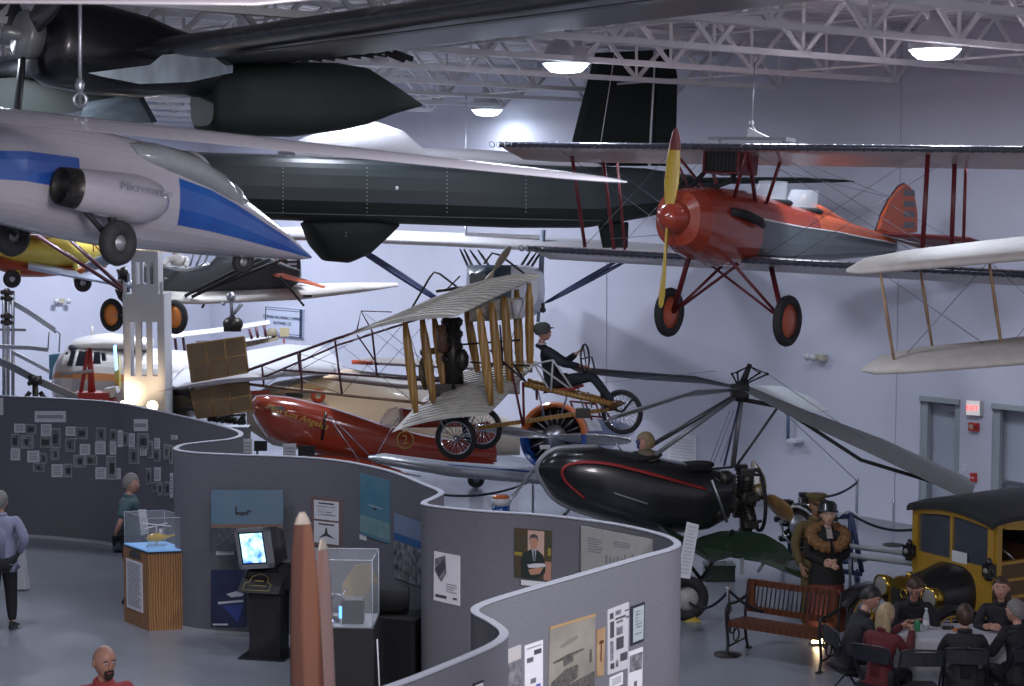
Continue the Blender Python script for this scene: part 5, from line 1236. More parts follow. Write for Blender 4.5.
for i, (u0, v0, u1, v1) in enumerate(((.08, .07, .25, .16), (.35, .06, .62, .13), (.35, .17, .85, .20), (.4, .22, .7, .26), (.1, .2, .28, .45), (.4, .32, .7, .44), (.4, .48, .75, .66), (.1, .5, .25, .8), (.12, .84, .3, .93), (.38, .82, .5, .92), (.6, .74, .95, .86), (.85, .2, 1, .23), (.8, .1, 1, .12))): patch(m_, c, N, u0, v0, u1, v1, shades[0] if i % 2 else inkm)
m_.build('newspaper_page', label='tall framed newspaper page with bold black headlines on the near partition', cat='newspaper')
m_, c, X, N = board([(631, 607), (645, 602), (644, 641), (631, 646)], mt=navy); patch(m_, c, N, .15, .06, .92, .93, mat('pale_green_document', (.33, .38, .39), .6)); lines(m_, c, N, .3, .15, .8, .8, 8, mat('faint_print', (.27, .31, .33), .6)); m_.build('framed_certificate', label='pale certificate in a dark frame at the upper right of the near partition', cat='frame')
m_, c, X, N = board([(629, 652), (643, 647), (642, 700), (628, 704)]); patch(m_, c, N, .05, .08, .95, .4, shades[0]); patch(m_, c, N, .4, .6, .6, .75, greyp); m_.build('clipping', label='white clipping with a dark photo strip below the dark framed certificate', cat='paper sheet')
m_, c, X, N = board([(610, 678), (623, 672), (623, 684), (610, 690)]); lines(m_, c, N, .15, .2, .85, .8, 4); m_.build('caption_card', label='small white note below the tall newspaper page', cat='sign')
for q, lb in (([(452, 692), (463, 687), (463, 705), (452, 710)], 'black edged card at the bottom edge, further left of two'), ([(474, 684), (484, 680), (484, 700), (474, 704)], 'black edged card at the bottom edge, right of the other')):
    r = board(q, mt=black)
    if r: m_, c, X, N = r; patch(m_, c, N, .1, .1, .9, .9, paper); m_.build('framed_card', label=lb, cat='frame')
# ---- things on the back wall
def wq(q, off=.03): return [hit(x, y, W0-TD*off, TD) for x, y in q]
def wboard(q, mt, name, label, cat, off=.03, extra=None):
    c_ = wq(q, off); m_ = MB().m(mt); m_.prism(c_, TD*(off-.002))
    if extra: extra(m_, c_, -TD)
    return m_.build(name, label=label, cat=cat)
def exx(m_, c_, N):
    patch(m_, c_, N, .02, .02, .98, .98, mat('exit_face', (.55, .55, .56), .5, emit=.25, ecol=(1, .9, .9)))
    X = (c_[1]-c_[0]).normalized(); w_ = (c_[1]-c_[0]).length
    m_.m(mat('exit_red', (.9, .05, .04), .4, emit=2.2, ecol=(1, .06, .05))); ctr = uv(c_, .46, .52)+N*.008; m_.text('EXIT', basis(ctr, X, (0, 0, 1)), w_*.42, .006)
wboard([(966, 400), (980, 401), (980, 416), (966, 415)], mat('exit_box', (.5, .5, .5), .5), 'exit_sign', 'lit exit sign with red letters on the wall between the two doors', 'sign', .09, exx)
def fa_(m_, c_, N): patch(m_, c_, N, .1, .2, .55, .75, mat('alarm_lens', (.35, .3, .22), .3)); patch(m_, c_, N, .6, .3, .95, .8, mat('alarm_red_dark', (.2, .01, .01), .5))
wboard([(968, 422.5), (977, 423.5), (977, 431.5), (968, 430.5)], mat('alarm_red', (.45, .03, .02), .4), 'fire_alarm', 'small red fire alarm strobe below the exit sign', 'alarm', .07, fa_)
wboard([(970, 473), (975, 473.5), (975, 482), (970, 481.5)], mat('alarm_red', (.45, .03, .02), .4), 'fire_pull_station', 'red fire pull station low on the wall between the doors', 'alarm', .06, lambda m_, c_, N: patch(m_, c_, N, .15, .45, .85, .6, paper))
wboard([(963, 464), (967, 464.5), (967, 470), (963, 469.5)], paper, 'light_switch', 'pale switch plate on the wall left of the red pull station', 'switch', .02, lambda m_, c_, N: patch(m_, c_, N, .4, .35, .6, .65, mat('switch_grey', (.3, .3, .32), .5)))
def signx(m_, c_, N):
    X = (c_[1]-c_[0]).normalized(); w_ = (c_[1]-c_[0]).length; nb = mat('sign_navy', (.015, .03, .07), .5)
    for u0, v0, u1, v1 in ((0, 0, 1, .02), (0, .08, 1, .1), (0, 0, .025, 1), (.93, 0, 1, 1), (0, .91, 1, .93), (0, .98, 1, 1)): patch(m_, c_, N, u0, v0, u1, v1, nb, .006)
    m_.m(nb); m_.text('STURMAN MACHINING COMPANY', basis(uv(c_, .47, .36)+N*.006, X, (0, 0, 1)), w_*.068, .004); m_.text('HAYWARD, CA', basis(uv(c_, .47, .56)+N*.006, X, (0, 0, 1)), w_*.07, .004)
wboard([(265.5, 306.5), (302.5, 309.5), (302, 338), (265, 334)], mat('sign_pale_blue', (.50, .54, .66), .6), 'wall_sign', 'pale framed company sign with navy lettering high on the far left wall', 'sign', .06, signx)
wboard([(668, 433), (696, 436), (696, 474), (667, 470)], paper, 'wall_poster', 'plain white text panel on the back wall behind the autogyro', 'poster', .03, lambda m_, c_, N: lines(m_, c_, N, .12, .12, .88, .85, 9, mat('faint_grey_print', (.45, .45, .48), .7), .4))
def emerg(q, n_, lb):
    c_ = wq(q, .12); m_ = MB().m(mat('emergency_box', (.42, .40, .32), .5)); m_.prism(c_, TD*.1); o = m_.build('emergency_light', label=lb, cat='lamp')
    for u in (-.15, .35):
        h = MB().m(paper); p = uv(c_, u, .3); h.lathe(p-TD*.03, -TD+V((0, 0, -.4)), [(0, .02), (.03, .055), (.07, .06), (.075, 0)], 12); h.build('lamp_head', o)
emerg([(812, 354), (823, 355), (823, 361), (812, 360)], 0, 'emergency light box with two heads on the wall below the red biplane')
def hitleft(x, y): return hit(x, y, corner-WD*.0, WD)
c_ = [hitleft(x, y)-WD*.1 for x, y in ((55, 298), (63, 298), (63, 303), (55, 303))]; m_ = MB().m(mat('emergency_box', (.42, .40, .32), .5)); m_.prism(c_, WD*.1); o = m_.build('emergency_light', label='emergency light box on the grey left wall above the orange striped helicopter', cat='lamp')
for u in (-.25, 1.25): h = MB().m(paper); h.lathe(uv(c_, u, .4)-WD*.03, -WD+V((0, 0, -.3)), [(0, .02), (.03, .06), (.08, .07), (.085, 0)], 12); h.build('lamp_head', o)
m_ = MB().m(paper); c_ = wq([(787, 439), (796, 440), (796, 443), (787, 442)], .2); m_.prism(c_, TD*.2); m_.m(mat('blue_rod', (.08, .12, .22), .5)); m_.tube([wq([(788, 414)], .1)[0], wq([(788, 440)], .1)[0]], .03, 6); m_.build('wall_bracket', label='small white bracket and blue rod on the back wall right of the rotor mast', cat='bracket')
# ================================================================ display furniture at left
def slab(corners, z0, z1, mt, m_=None):
    m_ = m_ or MB(); m_.m(mt); m_.prism([V((p[0], p[1], z0)) for p in corners], (0, 0, z1-z0)); return m_
def lightbox(pxs, h, zt=None):
    A_, B_, C_ = [G(*p) for p in pxs]; D_ = A_+C_-B_
    return [A_, B_, C_, D_]
c4 = lightbox([(124.5, 621), (149, 631), (192, 629)], 1)
ctr = sum(c4, V((0, 0, 0)))/4
pd_ = thing('display_pedestal', 'oak pedestal with an acrylic case over a model helicopter, beside the person in teal', 'display case', ctr)
def inset(c, k): m = sum(c, V((0, 0, 0)))/len(c); return [m+(p-m)*k for p in c]
slab(c4, 0, .96, oak).build('cabinet', pd_)
slab(inset(c4, 1.02), .96, .985, black).build('base_trim', pd_)
slab(inset(c4, .97), .985, 1.0, mat('blue_lit_base', (.10, .22, .42), .4, emit=.35, ecol=(.2, .45, .9))).build('case_floor', pd_)
def acrylic(c4, z0, z1, par):
    m_ = MB().m(glass)
    for i in range(4):
        a, b = c4[i], c4[(i+1) % 4]; n = V((0, 0, 1)).cross(b-a).normalized()*.006
        m_.prism([V((a.x, a.y, z0)), V((b.x, b.y, z0)), V((b.x, b.y, z1)), V((a.x, a.y, z1))], n)
    m_.prism([V((p.x, p.y, z1)) for p in c4], (0, 0, .006)); g = m_.build('acrylic_cover', par)
    m_ = MB().m(mat('acrylic_edge', (.45, .52, .6), .2, noise=.05))
    for i in range(4):
        a, b = c4[i], c4[(i+1) % 4]; m_.tube([V((a.x, a.y, z1)), V((b.x, b.y, z1))], .004, 5); m_.tube([V((a.x, a.y, z0)), V((a.x, a.y, z1))], .004, 5)
    m_.build('cover_edges', g)
acrylic(inset(c4, .95), 1.0, 1.40, pd_)
A_, B_ = c4[0], c4[1]; n_ = V(((B_-A_).y, -(B_-A_).x, 0)).normalized(); n_ = n_ if n_.y < 0 else -n_
fc = [V((lerp(A_, B_, u).x, lerp(A_, B_, u).y, z))+n_*.012 for u, z in ((.14, .82), (.78, .82), (.78, .20), (.14, .20))]
m_ = MB().m(paper); m_.prism(fc, -n_*.012); lines(m_, fc, n_, .1, .05, .9, .95, 20, mat('grey_print', (.28, .28, .31), .7)); m_.build('text_panel', pd_)
m_ = MB().m(inkm); q = [V((lerp(A_, B_, u).x, lerp(A_, B_, u).y, z))+n_*.012 for u, z in ((.25, .86), (.7, .86), (.68, .96-.02), (.55, .955), (.4, .955), (.3, .93))]; m_.prism(q, -n_*.01); m_.build('emblem', pd_)
mh = thing('model_helicopter', 'yellow model helicopter with white rotor inside the acrylic case', 'model', ctr+V((0, 0, 1.0)))
h0 = ctr+V((0, 0, 1.0)); m_ = MB().m(mat('model_yellow', (.6, .36, .03), .3, coat=.5)); m_.loft([[h0+V((x, 0, z))+V((0, w_*cos(t), hh*sin(t))) for t in [2*pi*j/14 for j in range(14)]] for x, z, w_, hh in ((-.13, .10, .01, .01), (-.1, .1, .05, .04), (0, .11, .07, .06), (.08, .11, .05, .045), (.14, .12, .02, .02), (.24, .14, .008, .008))]); m_.build('fuselage', mh)
m_ = MB().m(white); m_.tube([h0+V((0, 0, .16)), h0+V((0, 0, .25))], .01); m_.bar(h0+V((-.2, .1, .27)), h0+V((.2, -.1, .27)), .03, .006); m_.bar(h0+V((-.1, -.2, .255)), h0+V((.1, .2, .255)), .03, .006); m_.cyl(h0+V((.06, 0, .14)), h0+V((.06, 0, .22)), .025); m_.build('rotor', mh)
m_ = MB().m(steel)
for y in (-.06, .06): m_.tube([h0+V((-.12, y, .012)), h0+V((.12, y, .012))], .006, 6); m_.tube([h0+V((0, y, .012)), h0+V((0, y*.5, .08))], .005, 6)
m_.build('skids', mh)
# television kiosk
kb = G(266, 657); KX = V((.97, -.22, 0)).normalized(); KY = V((.22, .97, 0)).normalized()
KM = Matrix(((KX.x, KY.x, 0, kb.x), (KX.y, KY.y, 0, kb.y), (0, 0, 1, 0), (0, 0, 0, 1)))
ko = thing('kiosk_stand', 'black angular kiosk stand with a gold outlined logo, under the small television', 'stand', kb)
MB(KM).m(black).box((0, .1, .01), (.56, .55, .02)).build('base_plate', ko)
MB(KM).m(blackm).prism([(-.17, -.08, .02), (.2, -.08, .02), (.2, -.02, 1.0), (-.2, -.02, 1.0)], (0, .3, 0)).build('column', ko)
MB(KM).m(blackm).prism([(-.26, -.22, .80), (-.26, .12, 1.06), (-.26, .30, 1.06), (-.26, .30, .82), (-.26, -.05, .76)], (.50, 0, 0)).m(blackm).box((.32, .15, .92), (.3, .3, .24)).build('console', ko)
m_ = MB(KM).m(mat('logo_gold', (.30, .24, .06), .5)); o_ = V((-.03, -.19, .86)); up_ = V((0, .34, .26)).normalized()
pts = [o_+V((u, -.012, 0))+up_*v for u, v in ((-.16, -.04), (-.16, .06), (-.11, .08), (-.10, .16), (0, .21), (.10, .16), (.11, .08), (.16, .06), (.16, -.04), (-.16, -.04))]; m_.tube(pts, .004, 5); m_.text('MUSEUM', basis(o_+V((0, -.012, 0))+up_*.02, (1, 0, 0), up_), .055, .003) if 0 else m_.tube([o_+V((-.1, -.012, 0))+up_*.03, o_+V((.1, -.012, 0))+up_*.03], .004, 5); m_.tube([o_+V((-.06, -.012, 0))+up_*.1, o_+V((.06, -.012, 0))+up_*.1], .006, 5); m_.build('logo', ko)
tv = thing('television', 'small tube television with a glowing blue picture on the black kiosk', 'television', kb+V((0, 0, 1.07)))
TM = KM @ Matrix.Translation((-.02, .05, 1.07)) @ Matrix.Rotation(R(-8), 4, 'Y') @ Matrix.Rotation(R(-14), 4, 'Z')
gs = mat('tv_silver', (.20, .20, .22), .4, .2)
m_ = MB(TM).m(gs); 
for a, b, c_, d in ((-.23, .23, 0, .05), (-.23, .23, .43, .47), (-.23, -.195, 0, .47), (.17, .23, 0, .47)): m_.box(((a+b)/2, -.15, (c_+d)/2), (b-a, .06, d-c_))
m_.build('front_bezel', tv)
m_ = MB(TM).m(black); m_.loft([[V((x, y, z)) for x, z in ((-a, .01), (a, .01), (a, b), (-a, b))] for y, a, b in ((-.12, .225, .465), (.05, .2, .44), (.3, .12, .33))], smooth=False); m_.build('casing', tv)
scr = bpy.data.materials.new('tv_picture'); scr.use_nodes = True; nt = scr.node_tree; b = nt.nodes['Principled BSDF']; nz = nt.nodes.new('ShaderNodeTexNoise'); nz.inputs['Scale'].default_value = 7; tcx = nt.nodes.new('ShaderNodeTexCoord'); nt.links.new(tcx.outputs['Object'], nz.inputs['Vector'])
cr = nt.nodes.new('ShaderNodeValToRGB'); cr.color_ramp.elements[0].color = (.02, .12, .9, 1); cr.color_ramp.elements[0].position = .35; cr.color_ramp.elements[1].color = (.55, .95, 1, 1); cr.color_ramp.elements[1].position = .6
nt.links.new(nz.outputs['Fac'], cr.inputs[0]); nt.links.new(cr.outputs[0], b.inputs['Emission Color']); b.inputs['Emission Strength'].default_value = 1.6; b.inputs['Base Color'].default_value = (.02, .05, .1, 1)
m_ = MB(TM).m(scr); m_.prism([(-.165, -.176, .07), (.14, -.176, .07), (.14, -.176, .41), (-.165, -.176, .41)], (0, .01, 0)); m_.m(blackm); m_.prism([(-.195, -.165, .05), (.17, -.165, .05), (.17, -.165, .43), (-.195, -.165, .43)], (0, .02, 0)); m_.build('screen', tv)
# trophy case
c1, c2_, c3 = G(296, 735), G(331, 741), G(371, 739)
dd = 17.5; bx = (371-512)/FPX*dd
cc4 = [V((bx-.74, dd+.05, 0)), V((bx, dd, 0)), V((bx+.02, dd+.6, 0)), V((bx-.72, dd+.65, 0))]
cc0 = sum(cc4, V((0, 0, 0)))/4
tc_ = thing('display_case', 'glass display case on a black base, partly behind the upright wooden blades', 'display case', cc0)
slab(cc4, 0, 1.03, mat('black_laminate', (.016, .017, .019), .5)).build('cabinet', tc_); slab(inset(cc4, .97), 1.03, 1.045, mat('grey_case_floor', (.25, .26, .3), .4)).build('case_floor', tc_); acrylic(inset(cc4, .98), 1.045, 1.72, tc_)
t0 = cc0+V((-.1, -.05, 1.045))
tr_ = thing('trophy', 'slender shiny trophy figure inside the glass case', 'trophy', t0)
m_ = MB().m(chrome); m_.lathe(t0, (0, 0, 1), [(0, .0), (0, .10), (.03, .1), (.05, .03), (.2, .024), (.26, .045), (.3, .02), (.36, .03), (.42, .012), (.46, .03), (.5, .012), (.55, .004)], 16); m_.tube([t0+V((-.02, 0, .28)), t0+V((-.14, 0, .3)), t0+V((-.18, 0, .27))], .014, 6); m_.tube([t0+V((.02, 0, .28)), t0+V((.12, 0, .26)), t0+V((.17, 0, .33))], .014, 6); m_.tube([t0+V((.0, 0, .46)), t0+V((-.05, 0, .52))], .01, 6); m_.build('figure', tr_)
m_ = MB().m(black); m_.box(t0+V((.24, -.04, .12)), (.22, .2, .24)); m_.m(mat('blue_indicator', (.05, .2, .9), .3, emit=2, ecol=(.1, .35, 1))); m_.box(t0+V((.12, -.14, .12)), (.03, .01, .12)); m_.build('illuminated_block', label='small black block with a blue light beside the trophy', cat='block')
# gold shield plaque behind
g0 = V((-1.62, 19.0, 0)); m_ = MB().m(mat('gold_plaque', (.28, .19, .04), .4, .3)); m_.prism([g0+V((x, 0, z)) for x, z in ((-.2, .92), (.2, .95), (.24, 1.1), (.14, 1.25), (.1, 1.38), (-.08, 1.36), (-.22, 1.15))], (0, .03, 0)); pl_ = m_.build('shield_plaque', label='gold shield shaped plaque standing on the black draped table behind the glass case', cat='plaque')
# draped table with black bag
q = [V((-1.95, 18.75, 0)), V((-1.02, 18.35, 0)), V((-.88, 18.85, 0)), V((-1.85, 19.3, 0))]
m_ = MB(); slab(q, .86, .9, blackm, m_)
n = 60; per = []
for i in range(4):
    a, b = q[i], q[(i+1) % 4]
    for k in range(15): per.append((lerp(a, b, k/15), V(((b-a).y, -(b-a).x, 0)).normalized()))
m_.loft([[p+nn*(.012*math.sin(i*2.1)*(1 if z < .5 else .3))+V((0, 0, z)) for i, (p, nn) in enumerate(per)] for z in (.01, .4, .89)], caps=False); m_.build('draped_table', label='table draped in pleated black cloth beside the partition edge', cat='table')
m_ = MB().m(mat('black_nylon', (.012, .012, .014), .7)); m_.loft([[V((-1.3, 18.75, 1.06))+V((dx, w_*cos(t)*1, h_*math.copysign(abs(sin(t))**.5, sin(t)))) for t in [2*pi*j/16 for j in range(16)]] for dx, w_, h_ in ((-.22, .1, .12), (-.2, .15, .155), (.12, .15, .155), (.2, .12, .12))]); m_.build('equipment_bag', label='black padded equipment bag lying on the draped table', cat='bag')
m_ = MB().m(paper); p = G(371, 739); m_.tube([V((bx+.03, dd+.1, .9)), V((bx+.05, dd+.05, .5)), V((bx+.08, dd, .02))], .008, 6); m_.build('power_cord', label='white power cord hanging beside the glass display case', cat='cord')
# wooden propellers in the foreground
pw_ = mat('polished_mahogany', (.12, .048, .024), .3, kind='wood', col2=(.065, .022, .011), nscale=5, stretch=(1, 1, .15), coat=.6)
pw2 = mat('faded_laminate', (.16, .10, .09), .35, kind='wood', col2=(.14, .075, .06), nscale=6, stretch=(1, 1, .15), coat=.5)
def bigprop(x, y, tipz, mt, label, wd, tilt, lean):
    t_ = thing('wooden_propeller', label, 'propeller', (x-lean*2.1, y, 0)); hz = 2.05; hub_ = V((x-lean*1.6, y, hz))
    for sg, nm in ((1, 'blade'), (-1, 'blade')):
        d = V((lean*sg, 0, sg)); L = (tipz-hz)*(1 if sg > 0 else .95); m_ = MB().m(mt); secs = []
        dn = d.normalized(); s_ = V((cos(tilt), sin(tilt)*sg, 0)); k_ = dn.cross(s_)
        for t, ww, th in ((0, .5, .5), (.12, .62, .42), (.3, 1.05, .3), (.5, 1.0, .22), (.7, .88, .16), (.88, .72, .12), (.96, .52, .1), (1, .2, .05)):
            secs.append([hub_+d*L*t+(s_*cos(a)*ww+k_*sin(a)*th)*wd*.5 for a in [2*pi*j/14 for j in range(14)]])
        m_.loft(secs); bl = m_.build(nm, t_)
        if sg > 0: m2 = MB().m(mat('blade_tip_metal', (.30, .26, .22), .4, .4)); m2.loft([[hub_+d*L*t+(s_*cos(a)*ww+k_*sin(a)*th)*wd*.52 for a in [2*pi*j/14 for j in range(14)]] for t, ww, th in ((.965, .49, .1), (.985, .36, .08), (1.003, .16, .04))]); m2.build('metal_tip', bl)
    m_ = MB().m(steel); m_.cyl(hub_-V((0, .09, 0)), hub_+V((0, .09, 0)), .12); m_.build('hub', t_)
    m_ = MB().m(blackm); m_.tube([hub_+V((0, .12, 0)), V((hub_.x, y+.2, .03))], .04); m_.cyl(V((hub_.x, y+.2, 0)), V((hub_.x, y+.2, .04)), .3); m_.build('stand', t_)
bigprop(-1.072, 9.0, 3.705, pw_, 'polished reddish wooden propeller standing upright in the near foreground, taller of the two', .175, .35, -.02)
bigprop(-1.02, 9.45, 3.48, pw2, 'paler narrow wooden propeller standing just behind the taller reddish one', .16, 1.0, -.012)
# ================================================================ white slotted tower
TWR = mat('white_steel_tower', (.50, .50, .52), .45, noise=.08, nscale=3)
tb = P(138, 400, 28.2); tb.z = 0
tw_ = thing('slotted_tower', 'white slotted steel display tower standing behind the far left partition', 'tower', tb)
def zt(y, d=28.2): return P(0, y, d).z
X0, X1, XM = P(118.5, 0, 28.2).x, P(158, 0, 28.2).x, P(128, 0, 28.2).x
def gridface(m_, x0, x1, y, d, z0, z1, slots, sw, th=.04):
    """flat plate with tall slots: the plate is built from the bars between the slots"""
    n = slots; wbar = ((x1-x0)-n*sw)/(n+1); segs = [(z0, z1)]
    for i in range(n+1): m_.box((x0+i*(wbar+sw)+wbar/2, y, (z0+z1)/2), (wbar, th, z1-z0))
def band(m_, x0, x1, y, z0, z1, th=.04): m_.box(((x0+x1)/2, y, (z0+z1)/2), (x1-x0, th, z1-z0))
m_ = MB().m(TWR); yb = 28.2
# lower wide stage
band(m_, X0, X1, yb, zt(322), zt(294)); gridface(m_, X0, X1, yb, 0, zt(376), zt(322), 3, .085); band(m_, X0, X1, yb, 0, zt(376))
for sx in (X0, X1): m_.box((sx, yb+.3, zt(376)/2+zt(294)/2), (.04, .6, zt(294)-zt(376))); 
for sx in (X0, X1): m_.box((sx, yb+.3, zt(376)/2), (.04, .6, zt(376)))
m_.build('lower_stage', tw_)
m_ = MB().m(TWR); xa, xb = P(128, 0, 28.2).x, P(152.5, 0, 28.2).x
band(m_, xa, xb, yb, zt(294), zt(284)); gridface(m_, xa, xb, yb, 0, zt(284), zt(262), 3, .06); band(m_, xa, xb, yb, zt(262), zt(238))
m_.box((xa, yb+.2, (zt(294)+zt(238))/2), (.04, .4, zt(238)-zt(294))); m_.box((xb, yb+.2, (zt(294)+zt(238))/2), (.04, .4, zt(238)-zt(294)))
for x in (X0+.02, X1-.02): m_.box((x, yb, (zt(294)+zt(282))/2), (.05, .04, zt(282)-zt(294)))
m_.build('upper_stage', tw_)
m_ = MB().m(TWR)
for x in (133, 141, 148): m_.tube([P(x, 360, 29.8), P(x, 240, 29.8)], .025, 6)
m_.build('inner_tubes', tw_)
warm = mat('warm_bulb', (1, .85, .6), .3, emit=9, ecol=(1, .72, .4))
for x, y, lb in ((152.5, 406, 'round glowing warm floodlight at the foot of the white slotted tower'), (123, 404, 'small warm floodlight left of the tower foot, above the partition')):
    p = P(x, y, 27.5); m_ = MB().m(warm).ball(p, .085 if x > 140 else .05); m_.m(blackm); m_.tube([p-V((0, 0, .08)), V((p.x, p.y, .02))], .02, 6); m_.cyl(V((p.x, p.y, 0)), V((p.x, p.y, .03)), .15); m_.build('floodlight', label=lb, cat='lamp')
    spot('floodlight_beam', p+V((0, .12, .05)), tb+V((0, .1, 2.6)) if x > 140 else P(85, 370, 33.5), 22 if x > 140 else 45, (1, .74, .45), 75)
# ================================================================ yellow and red amphibian
ya = thing('amphibious_aircraft', 'yellow and red aircraft with pale blue wing, mostly behind the white jet at far left', 'aircraft', P(60, 260, 31))
ylw = mat('lemon_yellow', (.75, .62, .12), .35, noise=.08, coat=.4); rdb = mat('brick_red', (.34, .06, .03), .4, noise=.1)
def pl(m_, pts, d, th, mt): m_.m(mt); m_.prism([P(x, y, d) for x, y in pts], (0, th, 0)); return m_
def tubeP(pts, r, nm, par, mt, n=7):
    m_ = MB().m(mt); m_.tube([P(*p) for p in pts], r, n); return m_.build(nm, par)
m_ = MB().m(ylw); sec = []
for x, yt, yb_, w_ in ((-20, 232, 262, .3), (20, 234, 268, .45), (60, 236, 270, .5), (95, 240, 266, .4), (130, 246, 260, .25), (150, 250, 256, .1)):
    a = P(x, yt, 31); b = P(x, yb_, 31); c = (a+b)/2; u = (a-b)/2; sec.append([c+u*math.copysign(abs(sin(t))**.7, sin(t))+V((0, w_*cos(t), 0)) for t in [2*pi*j/18 for j in range(18)]])
m_.loft(sec); yf = m_.build('fuselage', ya)
m_ = MB().m(rdb); sec = []
for x, yt, yb_, w_ in ((-10, 254, 258, .3), (4, 254, 271, .5), (20, 258, 277, .52), (45, 264, 277, .5), (75, 266, 274, .4), (105, 262, 268, .2)):
    a = P(x, yt, 30.9); b = P(x, yb_, 30.9); c = (a+b)/2; u = (a-b)/2; sec.append([c+u*math.copysign(abs(sin(t))**.8, sin(t))+V((0, w_*cos(t), 0)) for t in [2*pi*j/18 for j in range(18)]])
m_.loft(sec); m_.build('hull_bottom', ya)
m_ = MB().m(mat('dark_red_letters', (.30, .03, .02), .5)); m_.text('N8', basis(P(100, 248, 30.5), (1, 0, 0), (0, 0, 1)), .22, .01); m_.build('registration', yf)
m_ = MB().m(rdb); m_.wing([(P(-30, 231, 30), P(-30, 229, 31.2)), (P(62, 233, 30), P(60, 232, 31))], .1); m_.build('upper_wing', ya)
m_ = MB().m(mat('pale_blue_wing', (.42, .48, .62), .35, noise=.08, coat=.4)); m_.wing([(P(28, 268, 30.2), P(30, 266, 31.4)), (P(125, 286, 29.8), P(125, 283, 31)), (P(150, 290, 29.8), P(150, 287, 31))], .1); m_.build('lower_wing', ya)
for a, b in (((38, 236), (122, 290)), ((66, 236), (126, 291))): tubeP([(*a, 29.6), (*b, 29.3)], .035, 'wing_strut', ya, dkt)
tubeP([(76, 262, 30.4), (77, 282, 30.4)], .06, 'wheel_strut', ya, ylw); tubeP([(18, 270, 30.4), (17, 280, 30.4)], .05, 'wheel_strut', ya, ylw)
FY = Frame(V((0, 0, 0)), (.8, .5, 0))
for x, y in ((12, 279), (83, 283)): wheel(FY, ya, FY.I @ P(x, y, 30.3), .155, .05, steel)
# ================================================================ dark grey open tub aircraft with orange wheels
da = thing('open_tub_aircraft', 'dark grey aircraft with open cockpit tub and two orange-disc wheels, left of centre', 'aircraft', P(200, 280, 30.50))
dgy = mat('charcoal_fabric', (.045, .05, .055), .5, noise=.15, coat=.2); 
m_ = MB(); sec = []
for x, yt, yb_, w_ in ((146, 262, 286, .2), (154, 258, 292, .34), (170, 264, 296, .4), (190, 268, 297, .42), (212, 262, 297, .42), (222, 250, 297, .42), (245, 250, 296, .38), (270, 258, 293, .28), (290, 266, 288, .16), (300, 270, 282, .05)):
    a = P(x, yt, 30.50+(x-150)*.006); b = P(x, yb_, 30.50+(x-150)*.006); c = (a+b)/2; u = (a-b)/2; sec.append([c+u*math.copysign(abs(sin(t))**.5, sin(t))+V((0, w_*math.copysign(abs(cos(t))**.6, cos(t)), 0)) for t in [2*pi*j/24 for j in range(24)]])
m_.m(dgy); m_.loft(sec); df = m_.build('fuselage', da)
m_ = MB().m(steel); m_.tube(catmull([P(x, y, 29.95) for x, y in ((150, 256), (156, 263), (165, 267), (180, 270), (195, 268), (204, 262), (210, 250), (213, 246))], 4), .022, 7); m_.build('cockpit_rim', df)
m_ = MB().m(steel)
for a, b in (((152, 260), (162, 240)), ((160, 264), (156, 242)), ((196, 266), (206, 244)), ((200, 252), (186, 243)), ((190, 266), (196, 246))): m_.tube([P(*a, 30.50), P(*b, 30.50)], .018, 6)
m_.build('cabane_tubes', da)
m_ = MB().m(mat('dark_teal_rudder', (.03, .04, .045), .5)); pl(m_, [(268, 268), (272, 256), (300, 256), (301, 276), (295, 287), (280, 290), (270, 284)], 31.72, .07, dgy); m_.m(mat('brick_red', (.34, .06, .03))); pl(m_, [(275, 257), (283, 257), (283, 262), (275, 262)], 31.68, .02, rdb); m_.m(paper); 
for k in range(3): m_.box(P(292, 260+k*4, 31.68), (.16, .02, .03))
m_.build('rudder', da)
m_ = MB().m(mat('orange_tailplane', (.55, .12, .05), .4, noise=.1)); m_.wing([(P(266, 274, 31.23), P(272, 272, 32.21)), (P(300, 282, 30.01), P(306, 281, 30.87)), (P(324, 288, 29.52), P(326, 287, 29.89))], .07); m_.build('tailplane', da)
m_ = MB().m(cream); m_.wing([(P(140, 300, 29.3), P(140, 295, 30.99)), (P(200, 302, 29.77), P(200, 297, 31.48)), (P(300, 298, 30.87), P(300, 286, 32.70)), (P(360, 291, 32.21), P(360, 286, 33.67)), (P(398, 286, 33.31), P(398, 284, 33.92))], .1); m_.build('lower_wing', da)
for a, b in (((185, 296), (264, 256)), ((192, 297), (270, 258)), ((202, 292), (300, 252))): tubeP([(*a, 29.77), (*b, 29.52)], .028, 'wing_strut', da, blackm)
for a, b in (((280, 276), (304, 306)), ((303, 296), (312, 296)), ((186, 297), (186, 304)), ((166, 300), (172, 318)), ((158, 296), (163, 312)), ((204, 304), (202, 308))): tubeP([(*a, 30.26), (*b, 30.26)], .02, 'undercarriage_strut', da, blackm)
orgd = mat('orange_disc', (.85, .27, .03), .35, noise=.08, coat=.4)
FD = Frame(V((0, 0, 0)), (.8, -.6, 0))
for x, y, d in ((175, 317, 29.52), (112, 315, 30.74)): wheel(FD, da, FD.I @ P(x, y, d), .29, .055, orgd)
tubeP([(175, 317, 29.52), (112, 315, 30.74)], .02, 'axle', da, steel)
m_ = MB().m(mat('grey_blue_blade', (.16, .19, .25), .35, noise=.2, coat=.4)); hb = P(128, 250, 30.01); d = P(79, 271, 29.65)-hb; prop(m_, hb, (0, 1, 0), d, d.length, .2, .3); m_.m(mat('orange_tip', (.5, .14, .05), .4)); m_.ball(P(81, 270.5, 29.65), (.07, .03, .05)); m_.build('propeller', da)
m_ = MB().m(gunm)
